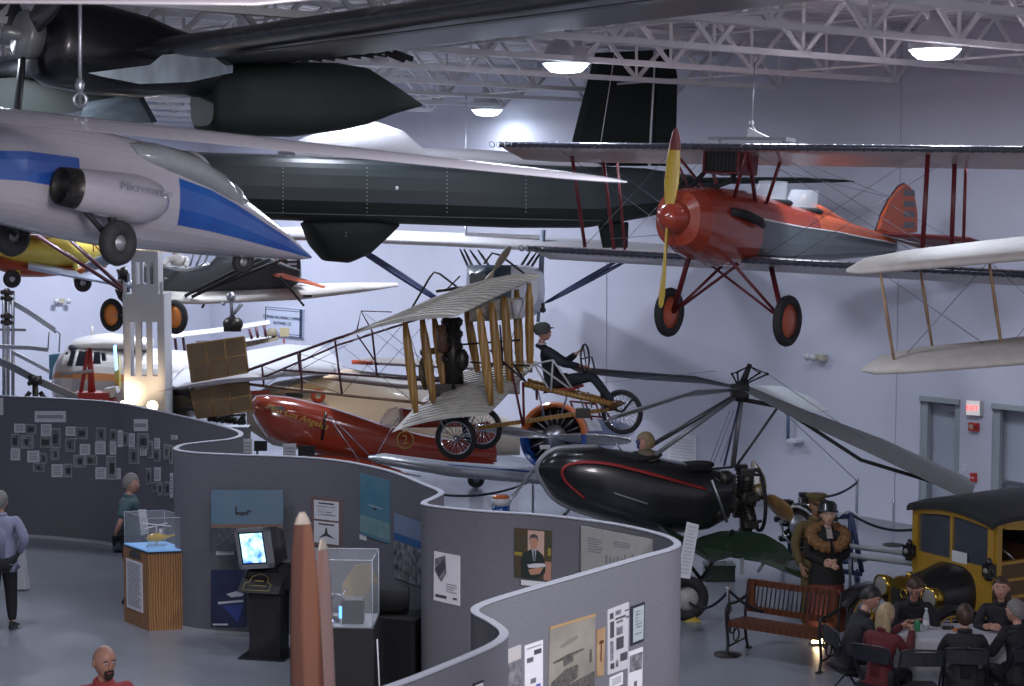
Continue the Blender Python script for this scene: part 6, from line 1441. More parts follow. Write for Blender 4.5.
m_.box(P(124, 284, 30.01), (.16, .2, .34)); m_.cyl(P(121, 268, 29.89), P(124, 276, 29.89), .09); m_.cyl(P(120, 296, 29.89), P(126, 302, 30.01), .05)
for x, y in ((118, 290), (126, 296), (121, 281)): m_.cyl(P(x, y, 29.77), P(x+3, y+7, 30.01), .05)
m_.build('engine', da)
tmn = thing('mannequin', 'dummy in a pale shirt sitting in the open tub of the dark grey aircraft', 'mannequin', P(177, 268, 30.38))
m_ = MB().m(skin); hd = P(176, 248, 30.38); head_geo(m_, hd, (-.6, -.8, 0), (0, 0, 1), 1.0); g = skin_geo([(P(178, 268, 30.38), .14, .1), (P(178, 258, 30.38), .14, .1), (P(177, 253, 30.38), .05, .05), (P(168, 259, 30.13), .05, .05), (P(163, 266, 29.89), .035, .035), (P(187, 259, 30.50), .05, .05), (P(186, 267, 30.13), .035, .035)], [(0, 1), (1, 2), (1, 3), (3, 4), (1, 5), (5, 6)], 1)
m_.m(mat('pale_shirt', (.45, .42, .40), .8)); m_.add(g[0], g[1], True); m_.build('body', tmn)
m_ = MB().m(brown); m_.ball(hd+V((.01, .02, .05)), (.1, .1, .085)); m_.build('hair', tmn)
# helicopter style tail wheel hanging under
tk = thing('hanging_engine', 'small dark engine unit hanging on silver struts above the far small biplane', 'engine', P(232, 325, 29))
for a, b in (((231, 296), (232, 318)), ((242, 304), (230, 318)), ((225, 304), (222, 304))): tubeP([(*a, 29), (*b, 29)], .03, 'support_strut', tk, steel)
m_ = MB().m(gunm); m_.ball(P(233, 324, 29), (.17, .17, .13)); m_.cyl(P(224, 328, 29), P(241, 328, 29), .06); m_.build('engine_block', tk)
MB().m(steel).ball(P(231, 297, 29), .08).build('mounting_ball', tk)
# ================================================================ white helicopter with orange stripe
he = thing('cabin_aircraft', 'white rounded cabin aircraft with orange stripe and dark windows, behind the partition', 'aircraft', V((P(100, 380, 33).x, 33, 0)))
m_ = MB(); sec = []; ws2 = mat('warm_white_paint', (.62, .60, .58), .35, noise=.06, coat=.4); ost = mat('orange_band', (.62, .27, .10), .4)
prof = [(54, 372, 392, .1), (58, 362, 402, .45), (64, 352, 412, .7), (72, 346, 418, .85), (85, 344, 422, .95), (105, 345, 424, 1.0), (140, 348, 424, 1.0), (190, 352, 418, .8), (230, 360, 405, .4)]
for x, yt, yb_, w_ in prof:
    a = P(x, yt, 33+(x-54)*.004); b = P(x, yb_, 33+(x-54)*.004); c = (a+b)/2; u = (a-b)/2; sec.append([c+u*math.copysign(abs(sin(t))**.8, sin(t))+V((0, w_*math.copysign(abs(cos(t))**.7, cos(t)), 0)) for t in [2*pi*j/36 for j in range(36)]])
for i in range(len(sec)-1):
    for j in range(36):
        k = (j+1) % 36; zc = sum(p.z for p in (sec[i][j], sec[i][k], sec[i+1][k], sec[i+1][j]))/4; y_ = 200+FPX*(EYE-zc)/33.1
        m_.m(ost if 370 < y_ < 378 else ws2); m_.add([sec[i][j], sec[i][k], sec[i+1][k], sec[i+1][j]], [(0, 1, 2, 3)], True)
m_.m(ws2); m_.add(sec[0], [tuple(range(36))]); m_.build('cabin', he)
m_ = MB().m(mat('dark_window', (.04, .05, .07), .1, coat=1))
for q, dd_ in ((((60, 366), (66, 352), (68, 352), (65, 366)), -.55), (((67, 366), (71, 351), (76, 351), (72, 366)), -.78), (((75, 366), (79, 351), (88, 352), (87, 366)), -.92), (((93, 364), (94, 352), (99, 352), (101, 364)), -.98), (((102, 361), (101, 352), (104, 353), (106, 361)), -1.0)):
    pl(m_, q, 33.05+dd_-.03, .1, MATS['dark_window'])
m_.build('window', he)
m_ = MB().m(ws2); sec = []
for x, yt, yb_, w_ in ((71, 343, 350, .3), (78, 338, 350, .5), (90, 335, 350, .55), (110, 333, 350, .55), (150, 338, 350, .4)):
    a = P(x, yt, 33.1); b = P(x, yb_, 33.1); c = (a+b)/2; u = (a-b)/2; sec.append([c+u*sin(t)+V((0, w_*cos(t), 0)) for t in [2*pi*j/18 for j in range(18)]])
m_.loft(sec); m_.m(navy); m_.ball(P(75, 347, 32.8), (.1, .3, .07)); m_.build('engine_fairing', he)
tubeP([(92, 336, 33), (92, 326, 33)], .02, 'antenna', he, ws2)
# gyrocopter / rotor assembly at far left
ra = thing('rotor_assembly', 'open tubular rotor mast with several grey and white blades at the far left', 'rotor', V((P(12, 400, 30).x, 30, 0)))
for x in (4, 8, 13): tubeP([(x, 292, 30), (x, 430, 30)], .03, 'mast_tube', ra, steel)
m_ = MB().m(gunm)
for y in (292, 298, 316, 322): m_.tube([P(1, y, 30), P(14, y+1, 30)], .04, 6); m_.ball(P(7, y, 30), .07, 8, 5)
m_.tube([P(7, 290, 30), P(7, 325, 30)], .03, 6); m_.build('rotor_head', ra)
def bladeP(pts, w_, nm, mt, par=ra):
    m_ = MB().m(mt); m_.wing([(P(x, y-w_/2, d), P(x, y+w_/2, d+.25), .12) for x, y, d in pts], .12, 8); return m_.build(nm, par)
bl_w = mat('white_blade', (.55, .56, .60), .4, noise=.06); bl_g = mat('mid_grey_blade', (.24, .25, .28), .4, noise=.15)
bladeP([(8, 300, 30), (30, 313, 29.8), (56, 331, 29.6)], 6, 'rotor_blade', bl_w); bladeP([(-20, 346, 28.2), (30, 348, 28.2), (48, 350, 28.2)], 4, 'rotor_blade', bl_w)
bladeP([(0, 330, 30), (26, 330.5, 30)], 2, 'rotor_blade', bl_g)
tubeP([(55, 330, 29.6), (60, 334, 29.6), (59, 352, 29.6)], .012, 'stay_wire', ra, wire); tubeP([(49, 332, 29.6), (48, 350, 29.6)], .012, 'stay_wire', ra, wire)
rb = thing('rotor_assembly', 'crossed grey rotor blades and hub rising just above the left partition top', 'rotor', V((P(35, 400, 29).x, 29, 0)))
bladeP([(-15, 356, 28.5), (10, 366, 28.7), (40, 382, 29), (78, 398, 29.3)], 8, 'rotor_blade', bl_g, rb); bladeP([(12, 352, 29.6), (35, 364, 29.4), (50, 372, 29.3)], 4, 'rotor_blade', bl_w, rb)
m_ = MB().m(gunm); m_.tube([P(35, 376, 29), P(36, 425, 29)], .05, 8); m_.cyl(P(35, 376, 29), P(35, 384, 29), .11)
for a, b in (((28, 384), (42, 380)), ((30, 392), (24, 400)), ((40, 392), (46, 400))): m_.tube([P(*a, 29), P(*b, 29)], .04, 6)
m_.build('rotor_head', rb)
m_ = MB().m(mat('teal_box', (.03, .09, .14), .5, noise=.1)); m_.prism([P(49, 355, 34), P(62, 354, 34), (P(61, 378, 34)), P(49, 380, 34)], (0, .3, 0)); m_.build('wall_panel', label='small teal panel standing left of the orange striped cabin', cat='panel')
# red wheeled rig
rr = thing('red_rig', 'red tubular A-frame mast on a red base, in front of the striped cabin', 'stand', V((P(95, 400, 30.5).x, 30.5, 0)))
rdm = mat('rig_red', (.30, .03, .03), .45, noise=.1)
for a, b in (((89.5, 348), (90, 396)), ((88, 350), (81, 392)), ((90, 348), (94, 394)), ((84, 372), (93, 372))): tubeP([(*a, 30.5), (*b, 30.5)], .035, 'mast_tube', rr, rdm)
m_ = MB().m(rdm); m_.box(P(93, 396, 30.5), (.62, .4, .14)); m_.box(V((P(93, 0, 30.5).x, 30.5, zt(398, 30.5)/2)), (.5, .3, zt(398, 30.5))); m_.build('base', rr)
m_ = MB().m(bl_g); m_.tube([P(60, 374, 30.3), P(92, 371, 30.3)], .03, 6); m_.build('cross_boom', rr)
m_ = MB(); pl(m_, [(113, 346), (115, 345), (117, 370), (115, 371)], 31, .1, mat('blue_tube_light', (.2, .4, .9), .3, emit=2, ecol=(.25, .5, 1))); m_.build('blue_light', label='short blue light tube beside the white tower', cat='lamp')
m_ = MB(); pl(m_, [(114, 358), (119, 356), (119, 390), (115, 388)], 31.2, .15, ylw); m_.build('yellow_board', label='narrow yellow board leaning between the cabin and the tower', cat='board')
m_ = MB(); pl(m_, [(100, 396), (104, 389), (115, 387), (117, 393), (112, 398)], 30.4, .25, paper); m_.build('white_carton', label='white angular box top beside the red rig', cat='box')
# ================================================================ small far biplane
fb = thing('small_biplane', 'distant small biplane with white wings and tan lettered fuselage behind the brown rudder', 'aircraft', P(220, 340, 36))
m_ = MB().m(white); m_.wing([(P(160, 339, 35), P(160, 337, 36)), (P(220, 332, 35.5), P(220, 330, 36.5)), (P(270, 324, 36), P(268, 323, 37))], .1); m_.build('upper_wing', fb)
m_ = MB().m(white); m_.wing([(P(164, 360, 35), P(164, 358, 36)), (P(230, 344, 35.5), P(230, 341, 36.5)), (P(272, 337, 36), P(272, 336, 37))], .08); m_.build('lower_wing', fb)
for a, b in (((167, 339), (169, 357)), ((175, 338), (177, 355)), ((183, 337), (185, 353)), ((249, 329), (252, 339)), ((256, 327), (258, 338)), ((264, 325), (266, 337))): tubeP([(*a, 35.5), (*b, 35.5)], .03, 'interplane_strut', fb, dkt)
m_ = MB().m(mat('tan_fuselage', (.36, .30, .22), .5, noise=.1)); m_.loft([[P(x, y+h_, d) for h_, d in ((-hh, 36), (-hh, 36.5), (hh, 36.5), (hh, 36))] for x, y, hh in ((196, 348, 7), (225, 346, 6), (250, 342, 4.5), (278, 338, 2))], smooth=False); m_.m(mat('dark_brown_letters', (.12, .08, .05), .6)); m_.text('HUNTLEY', basis(P(250, 342, 35.95), P(270, 339, 36)-P(235, 345, 36), (0, 0, 1)), .19, .01); m_.build('fuselage', fb)
m_ = MB().m(mat('olive_tan_rudder', (.30, .26, .18), .5, noise=.1)); m_.lathe(P(272, 333, 36), (0, 1, 0), [(0, 0), (0, .11), (.04, .11), (.04, 0)], 16); m_.m(mat('pale_khaki_rudder', (.48, .42, .26), .5, noise=.1)); m_.box(P(284.5, 332, 36), (.19, .04, .18)); m_.m(rdb); m_.box(P(284, 341, 36), (.03, .04, .1)); m_.build('rudder', fb)
# ================================================================ white skeletal wings and cream hull behind the racer
cw = thing('cream_flying_boat', 'warm lit cream flying boat hull with pale wings, behind the orange racer', 'aircraft', P(400, 420, 33))
cr_ = mat('warm_cream_hull', (.60, .53, .42), .45, noise=.06, coat=.2)
m_ = MB().m(cr_); sec = []
for x, yt, yb_, w_ in ((250, 396, 430, .4), (275, 382, 445, .8), (320, 374, 452, 1.0), (370, 376, 455, 1.0), (420, 388, 456, .9), (470, 404, 456, .6), (520, 424, 455, .3)):
    d_ = 33+(x-250)*.002; a = P(x, yt, d_); b = P(x, yb_, d_); c = (a+b)/2; u = (a-b)/2; sec.append([c+u*math.copysign(abs(sin(t))**.8, sin(t))+V((0, w_*cos(t), 0)) for t in [2*pi*j/22 for j in range(22)]])
m_.loft(sec); m_.build('hull', cw)
m_ = MB().m(mat('tan_deck', (.36, .27, .15), .5, noise=.1)); m_.prism([P(x, y, 31.9) for x, y in ((270, 394), (290, 386), (310, 383), (328, 388), (318, 391))], V((0, .05, -.02))); m_.m(blackm); m_.prism([P(x, y, 31.8) for x, y in ((285, 393), (302, 394), (303, 398), (287, 396))], V((0, .05, 0))); m_.m(rdb); m_.lathe(P(318, 396, 31.6), (0, 1, 0), [(0, .05), (0, .13), (.03, .13), (.03, .05)], 16); m_.prism([P(x, y, 31.8) for x, y in ((250, 391), (270, 390), (270, 394), (250, 395))], V((0, .05, 0))); m_.build('deck_fittings', cw)
wf = mat('translucent_white_fabric', (.40, .40, .42), .6, noise=.06)
m_ = MB().m(wf); m_.wing([(P(158, 392, 31.5), P(175, 372, 33)), (P(230, 380, 31.5), P(240, 352, 34)), (P(300, 376, 32), P(285, 344, 35)), (P(345, 372, 33), P(320, 346, 35))], .04, 8, .03)
m_.m(mat('rib_grey', (.36, .36, .40), .6))
for k in range(12):
    t = k/11; a = lerp(P(170, 388, 31.7), P(335, 372, 32.8), t)+V((0, 0, .05)); b = lerp(P(185, 371, 33), P(315, 348, 35), t)+V((0, 0, .07)); m_.tube([a, lerp(a, b, .5)+V((0, 0, .05)), b], .014, 5)
m_.build('ribbed_wing', cw)
tm_ = thing('tan_winged_biplane', 'pale grey brown wing ends of a biplane hanging behind the pusher struts', 'aircraft', P(420, 385, 29))
gb = mat('grey_brown_fabric', (.34, .31, .30), .5, noise=.12)
m_ = MB().m(gb); m_.wing([(P(323, 378, 29), P(325, 377, 29.2)), (P(340, 379, 28.5), P(350, 374, 30)), (P(400, 386, 28.5), P(400, 379, 30)), (P(520, 392, 28.5), P(520, 384, 30))], .12, 10); m_.build('lower_wing', tm_)
m_ = MB().m(gb); m_.wing([(P(353, 362, 29), P(354, 361, 29.2)), (P(370, 363, 28.7), P(375, 361, 29.8)), (P(520, 371, 28.7), P(520, 367, 29.8))], .1, 10); m_.m(rdb); m_.tube([P(353, 362, 28.95), P(372, 363, 28.7)], .04, 6); m_.build('upper_wing', tm_)
for a, b in (((420, 366), (421, 382)), ((490, 369), (491, 386))): tubeP([(*a, 29), (*b, 29)], .03, 'interplane_strut', tm_, gt)
# dark clutter and small reading boards behind the partition
je = thing('display_engine', 'black piston engine on the floor behind the partition, right of the tower', 'engine', V((P(175, 0, 29).x, 29, 0)))
m_ = MB().m(gunm); e0 = P(176, 402, 29.1); m_.box(e0, (.62, .3, .26)); m_.box(V((e0.x, 29.1, (e0.z-.1)/2)), (.4, .26, e0.z-.1))
for k in range(4):
    for sg in (-1, 1):
        c = e0+V((-.24+k*.16, -.05, .08)); d_ = V((sg*.05, -.12, .16)); m_.cyl(c, c+d_, .06, .055, 12)
        for t_ in (.3, .5, .7, .9): m_.torus(c+d_*t_, d_, .062, .008, 12, 5)
m_.m(blackm); m_.cyl(e0+V((-.42, -.1, .08)), e0+V((-.2, -.1, .02)), .13); m_.tube([e0+V((-.4, -.2, .2)), e0+V((0, -.25, .26)), e0+V((.3, -.2, .1))], .03, 8); m_.tube([e0+V((-.3, -.2, -.12)), e0+V((.3, -.22, -.08))], .035, 8)
m_.build('crankcase', je)
j2 = thing('engine_parts_stand', 'low stand with small dark engine parts behind the lower brown rudder', 'stand', V((P(225, 0, 27.5).x, 27.5, 0)))
m_ = MB().m(gunm); rs2 = random.Random(5)
for k in range(9): x = 210+k*4.2; c = P(x, 420+(x-208)*.1, 27.5); d_ = V((.04*math.sin(k*2), -.05, .09+.03*math.sin(k*1.7))); m_.cyl(c, c+d_, .045, .035, 10); m_.torus(c+d_*.6, d_, .045, .008, 10, 5); m_.tube([c+d_, c+d_+V((.06, -.03, .02))], .012, 5)
m_.tube([P(212, 418, 27.5), P(245, 414, 27.5)], .02); m_.build('parts', j2)
m_ = MB().m(steel); m_.box(V((P(228, 0, 27.6).x, 27.6, zt(426, 27.6)/2)), (.5, .3, zt(426, 27.6))); m_.build('base', j2)
for x, w_, y, lb in ((252, 10, 446, 'small white reading board with a dark photo below the racer nose'), (296, 13, 451, 'small white reading board left of the yellow spat, below the racer')):
    t_ = thing('reading_board', lb, 'sign', V((P(x, 0, 26.5).x, 26.5, 0)))
    m_ = MB(); pl(m_, [(x-w_, y-7), (x, y-7), (x, y+12), (x-w_, y+12)], 26.5, .02, paper); m_.m(MATS['grey_print'])
    for k in range(4): m_.box(P(x-w_/2, y-3+k*3.4, 26.49), (w_*.8*26.5/FPX, .006, .015))
    m_.build('text_sheet', t_); m_ = MB(); pl(m_, [(x+2, y-5), (x+2+w_*1.3, y-5), (x+2+w_*1.3, y+5), (x+2, y+5)], 26.5, .02, blackm); m_.build('photo_panel', t_)
    m_ = MB().m(steel); c_ = P(x, 0, 26.55).x; m_.tube([V((c_, 26.55, 0)), V((c_, 26.55, zt(y, 26.5)))], .02); m_.build('post', t_)
spot('racer_spot', P(310, 320, 28.0), P(370, 425, 31.5), 170, (1, .72, .42), 50)
# cooler on the floor
cb = P(501, 513, 24.5); cb.z = 0
co = thing('drink_cooler', 'round blue and white drink cooler with orange lid behind the partition', 'cooler', cb)
zb = P(501, 512, 24.5).z; 
m_ = MB().m(bcol).lathe(V((cb.x, cb.y, max(.02, zb-.1))), (0, 0, 1), [(0, 0), (0, .12), (.2, .13), (.2, 0)], 20); m_.build('body', co)
zc_ = max(.02, zb-.1)+.2; m_ = MB().m(paper).lathe(V((cb.x, cb.y, zc_)), (0, 0, 1), [(0, 0), (0, .13), (.1, .135), (.1, 0)], 20); m_.build('rim', co)
m_ = MB().m(ocol).lathe(V((cb.x, cb.y, zc_+.1)), (0, 0, 1), [(0, 0), (0, .13), (.035, .11), (.045, 0)], 20); m_.build('lid', co)
m_ = MB().m(steel); m_.box(V((cb.x, cb.y, max(.02, zb-.1)/2)), (.3, .3, max(.02, zb-.1))); m_.build('stool', co)
# ================================================================ right-hand floor area
# ---- radial engine on a blue wheeled stand
es = thing('radial_engine', 'silver and black radial engine on a blue wheeled stand behind the uniformed mannequin', 'engine', G(820, 582))
bst = mat('blue_stand_paint', (.015, .03, .10), .45, noise=.1)
ed = 24.0
def bt(pts, r, mt, nm, par, d=ed):
    m_ = MB().m(mt); m_.tube([P(x, y, d+(dd[0] if dd else 0)) for x, y, *dd in pts], r, 8); return m_.build(nm, par)
for pts in (((850, 513), (851, 571)), ((790, 512, .4), (790, 566, .4)), ((826, 569), (862, 574)), ((783, 562), (862, 574)), ((790, 560, .8), (850, 562, .8)), ((851, 515), (862, 572)), ((790, 520), (850, 516)), ((829, 545), (851, 545))): bt(pts, .035, bst, 'stand_frame', es)
for x, y in ((783, 566), (857, 578), (800, 560)):
    d = G(x, y+6).y; c = G(x, y+6)+V((0, 0, .075)); m_ = MB().m(bst); m_.torus(c, (1, .3, 0), .05, .022, 18, 8); m_.cyl(c-V((.02, 0, 0)), c+V((.02, 0, 0)), .045); m_.tube([c, c+V((0, 0, .14))], .02, 6); m_.build('caster', es)
ec2 = P(806, 524, ed+.1)
m_ = MB().m(gunm); m_.ball(ec2, (.24, .3, .24)); m_.m(steel); m_.lathe(ec2, (-.5, -.85, 0), [(.1, .2), (.3, .12), (.36, .05), (.37, 0)], 18)
ax2 = V((-.5, -.85, 0)).normalized(); a2 = V((0, 0, 1)); b2 = ax2.cross(a2)
m_.build('crankcase', es)
m_ = MB()
for k in range(9):
    t = 2*pi*k/9+.1; d = a2*cos(t)+b2*sin(t); m_.m(gunm).cyl(ec2+d*.17, ec2+d*.37, .075, .07, 12)
    for j in range(5): m_.torus(ec2+d*(.21+j*.036), d, .08, .009, 14, 5)
    m_.m(blackm).box(ec2+d*.40, (.12, .12, .06)); m_.m(chrome).tube([ec2+d*.39+ax2*.08, ec2+d*.28+ax2*.14, ec2+d*.22+ax2*.16], .014, 6)
m_.build('cylinders', es)
m_ = MB().m(mat('white_hose', (.5, .52, .56), .4)); m_.tube(catmull([ec2+V(v) for v in ((-.4, -.3, .05), (-.25, -.35, .3), (.0, -.35, .2), (.1, -.35, -.1))], 5), .018, 7); m_.tube(catmull([ec2+V(v) for v in ((.35, -.2, .1), (.55, -.1, .2), (.75, 0, .08))], 5), .018, 7); m_.m(chrome); m_.torus(ec2+ax2*.14, ax2, .30, .018, 30, 6); m_.build('hose', es)
# tow bar with two long pale tubes
tw2 = thing('boom_tail', 'two long pale tubes ending in a dark tail fin, low behind the fur collared mannequin', 'tail boom', G(880, 600))
for a, b in (((842, 545, 23.2), (930, 556, 22)), ((842, 554, 23.0), (930, 566, 21.8))): tubeP([a, b], .035, 'boom_tube', tw2, mat('pale_tube', (.34, .36, .37), .4, noise=.1))
m_ = MB().m(mat('slate_fin', (.07, .08, .10), .5, noise=.1)); m_.prism([P(x, y, 22) for x, y in ((902, 554), (930, 556), (934, 570), (918, 566))], (0, .04, .03)); m_.prism([P(x, y, 21.9) for x, y in ((914, 556), (927, 540), (934, 545), (934, 566))], (.02, .05, 0)); m_.build('tail_fin', tw2)
for a, b in (((909, 539), (919, 548)), ((908, 548), (920, 556))): tubeP([(*a, 22), (*b, 22)], .012, 'tail_wire', tw2, blackm)
tubeP([(918, 563, 21.9), (916, 590, 21.9)], .02, 'support', tw2, steel); tubeP([(850, 552, 23), (850, 588, 23)], .02, 'support', tw2, steel)
# ---- stanchions and ropes
stan = []
def stanchion(x, yb, ytop, label, hs=None):
    b = G(x, yb); h = P(x, ytop, b.y).z; t = thing('rope_stanchion', label, 'stanchion', b, 'barrier posts')
    m_ = MB().m(chrome); m_.lathe(b, (0, 0, 1), [(.03, .022), (h-.03, .022), (h-.02, .035), (h, .03), (h+.01, 0)], 14); m_.build('post', t)
    m_ = MB().m(gunm); m_.lathe(b, (0, 0, 1), [(0, .0), (0, .16), (.015, .16), (.035, .03)], 20); m_.build('base', t); return b+V((0, 0, h-.05))
s1 = stanchion(727.5, 655, 587, 'chrome barrier post beside the left end of the bench')
s2 = stanchion(856, 560, 479, 'grey barrier post against the white wall behind the engine stand')
s3 = stanchion(533, 527, 477, 'chrome barrier post under the autogyro nose')
s4 = stanchion(893, 545, 500, 'thin pale barrier post near the wall left of the yellow truck')
def rope(a, b, sag, label, mt=None, r=.018):
    m_ = MB().m(mt or mat('navy_rope', (.012, .014, .03), .8, noise=.3)); a, b = V(a), V(b)
    m_.tube([lerp(a, b, t/14)-V((0, 0, sag*4*(t/14)*(1-t/14))) for t in range(15)], r, 7); return m_.build('barrier_rope', label=label, cat='rope')
rope(s1, P(690, 603, 22), .12, 'black rope sagging from the bench post to the autogyro wheel')
rope(s2, P(822, 497, 23.6), .05, 'black rope rising to the barrier post behind the engine stand')
rope(P(851, 514, 24), P(928, 526, 23.4), .13, 'navy rope sagging from the blue stand towards the yellow truck')
rope(s3, P(444, 495, 25), .1, 'dark rope sagging left from the post under the autogyro nose')
rope(s1+V((.02, 0, 0)), P(770, 612, 20.6), .06, 'short rope hidden behind the bench back') 
# ---- green ammunition box with small model, white leaning board, chock
gb_ = thing('ammunition_box', 'dark green metal box with lid under the autogyro stub wing', 'box', G(720, 582))
gc = G(720, 582)+V((0, .15, 0)); m_ = MB().m(gpaint); m_.box(gc+V((0, 0, .10)), (.42, .3, .2)); m_.build('body', gb_); m_ = MB().m(gpaint); m_.box(gc+V((0, 0, .215)), (.44, .32, .035)); m_.build('lid', gb_)
m_ = MB().m(steel); m_.tube([gc+V((-.1, 0, .23)), gc+V((-.08, 0, .26)), gc+V((.08, 0, .26)), gc+V((.1, 0, .23))], .01); m_.m(chrome); m_.ball(gc+V((-.12, 0, .27)), .04); m_.m(gunm); m_.cyl(gc+V((-.12, 0, .23)), gc+V((-.12, 0, .27)), .02); m_.build('handle', gb_)
m_ = MB().m(paper); q = [P(x, y, d) for x, y, d in ((687, 522, 21.6), (699, 525, 21.6), (690, 579, 21.2), (677, 577, 21.2))]; m_.prism(q, (0, .02, 0)); n_ = V((0, -1, 0)); lines(m_, q, n_, .15, .05, .85, .95, 14, MATS['faint_grey_print']); bo = m_.build('text_board', label='narrow white text board leaning before the autogyro wheel strut', cat='sign')
m_ = MB().m(mat('yellow_chock', (.55, .42, .06), .5)); g_ = G(692, 622); m_.prism([g_+V((-.1, 0, 0)), g_+V((.12, 0, 0)), g_+V((.02, 0, .08))], (0, .18, 0)); m_.build('wheel_chock', label='yellow chock against the autogyro wheel', cat='chock')
# ---- bench
A_ = G(727, 657); B_ = G(822, 673); bx = (B_-A_); bx.z = 0; L = bx.length*.98; bx.normalize(); by = V((-bx.y, bx.x, 0))
bn = thing('park_bench', 'slatted wooden bench with black scrolled iron ends in front of the mannequins', 'bench', A_)
BM = Matrix(((bx.x, by.x, 0, A_.x), (bx.y, by.y, 0, A_.y), (0, 0, 1, 0), (0, 0, 0, 1)))
bw = mat('bench_teak', (.12, .04, .018), .4, kind='wood', col2=(.07, .022, .01), nscale=12)
m_ = MB(BM).m(bw)
for k in range(5): m_.box((L/2, .04+k*.085, .42-.006*k), (L, .065, .022))
m_.box((L/2, .0, .40), (L, .03, .07)); m_.build('seat', bn)
m_ = MB(BM).m(bw)
def bk_(z): return .43+(z-.42)*.22
m_.box((L/2, bk_(.50), .50), (L, .028, .07)); m_.box((L/2, bk_(.80), .80), (L, .03, .075))
for xx in (.06, L-.06): m_.bar((xx, bk_(.5), .5), (xx, bk_(.8), .8), .03, .09, up=(1, 0, 0)) if 0 else m_.box((xx, bk_(.65), .65), (.09, .03, .32))
bk2 = m_.build('backrest', bn)
for i in range(17):
    x = .14+(L-.28)*i/16; m_ = MB(BM).m(mat('iron_black', (.012, .012, .014), .5)); m_.tube([(x, bk_(.52), .52), (x, bk_(.78), .78)], .014, 6, flat=.5); m_.build('back_bar', bk2)
for x in (0.0, L):
    m_ = MB(BM).m(MATS['iron_black']); r = .018
    m_.tube(catmull([(x, -.02, 0), (x, .02, .14), (x, .0, .30), (x, -.02, .40), (x, .0, .44)], 5), r, 8); m_.tube(catmull([(x, .52, 0), (x, .46, .16), (x, .44, .34), (x, .45, .5), (x, bk_(.82), .82)], 5), r, 8)
    m_.tube(catmull([(x, -.02, .42), (x, -.03, .56), (x, .03, .62), (x, .2, .61), (x, .45, .64)], 5), r, 8); m_.torus((x, .04, .56), (1, 0, 0), .045, .010, 16, 6); m_.torus((x, .22, .22), (1, 0, 0), .07, .010, 18, 6); m_.torus((x, .12, .31), (1, 0, 0), .05, .010, 16, 6)
    m_.tube([(x, .0, .40), (x, .46, .38)], r, 8); m_.tube([(x, .02, .12), (x, .46, .14)], .012, 8); m_.box((x, -.03, .01), (.05, .08, .02)); m_.box((x, .53, .01), (.05, .08, .02)); m_.build('iron_end', bn)
# low uplight behind the bench
lp = G(817, 645); m_ = MB().m(warm); m_.prism([lp+V((-.06, 0, .02)), lp+V((.09, 0, .02)), lp+V((.02, 0, .16))], (0, .06, 0)); m_.m(blackm); m_.box(lp+V((.02, .03, .01)), (.2, .12, .02)); m_.build('floor_uplight', label='small warm wedge shaped floor light seen through the bench back', cat='lamp')
spot('uplight_beam', lp+V((0, .02, .2)), G(824, 640)+V((0, .4, 1.0)), .5, (1, .7, .4), 70)
# ---- mannequin couple
olive = mat('olive_uniform', (.115, .085, .03), .85, noise=.2, nscale=50); bcoat = mat('black_wool_coat', (.012, .012, .013), .85, noise=.3, nscale=50)
b1 = G(814, 633); fdir = V((.12, -1, 0))
J, s = standing(b1, fdir, 1.70, 'down'); lat = V((0, 0, 1)).cross(fdir.normalized())
rwr = P(801, 566, b1.y-.25); J['wr'] = rwr; J['er'] = lerp(J['sr'], rwr, .52)+V((-.08, .02, 0))
face_m = mat('mannequin_tan', (.28, .16, .09), .5, noise=.05)
mo = human('mannequin', 'tall mannequin in olive military uniform and peaked cap, standing behind the fur collared one', J, s, olive, olive, brown, sk=face_m, face=fdir, cat='mannequin', build=1.02, brow=brown)
hd = J['head']; m_ = MB().m(olive); m_.lathe(hd+V((0, .01, .07)), (0, 0, 1), [(-.03, .098), (.02, .10), (.06, .135), (.075, .12), (.085, 0)], 22); m_.m(brown); m_.lathe(hd+V((0, .01, .04)), (0, 0, 1), [(0, .099), (.025, .101)], 22)
m_.loft([[hd+V((x*1, y, z)) for x, y, z in ((-.075, -.06, .05), (.075, -.06, .05), (.075, -.06, .056), (-.075, -.06, .056))], [hd+V((x, y, z)) for x, y, z in ((-.05, -.15, .03), (.07, -.15, .03), (.07, -.15, .035), (-.05, -.15, .035))]], smooth=False); m_.build('peaked_cap', mo)
m_ = MB().m(brown); wz = J['pelvis']+V((0, 0, .06)); m_.torus(wz, (0, 0, 1), .165, .022, 26, 6, 1.3); m_.build('belt', mo)
m_ = MB().m(mat('brass_button', (.45, .3, .08), .3, .8))
for k in range(4): m_.ball(J['chest']+fdir*.135+V((0, 0, .06-.09*k)), .011, 8, 5)
m_.build('buttons', mo)
b2_ = G(826, 638); fd2 = V((-.05, -1, 0)); J, s = standing(b2_, fd2, 1.62, 'fold')
wo = human('mannequin', 'shorter mannequin in black coat with tan fur collar and pleated maroon skirt', J, s, bcoat, None, black, sk=mat('mannequin_pale', (.55, .34, .25), .5), face=fd2, cat='mannequin', build=.95, brow=brown)
m_ = MB().m(bcoat); c0_ = V((b2_.x, b2_.y, 0))
def ring(z, rx, ry, n=40, pl_=0): return [V((b2_.x+rx*cos(2*pi*i/n)*(1+pl_*(i % 2)), b2_.y+ry*sin(2*pi*i/n)*(1+pl_*(i % 2)), z)) for i in range(n)]
m_.loft([ring(1.36*s, .17, .12), ring(1.15*s, .19, .14), ring(1.0*s, .185, .145), ring(.84*s, .215, .17), ring(.76*s, .22, .17)]); m_.build('coat', wo)
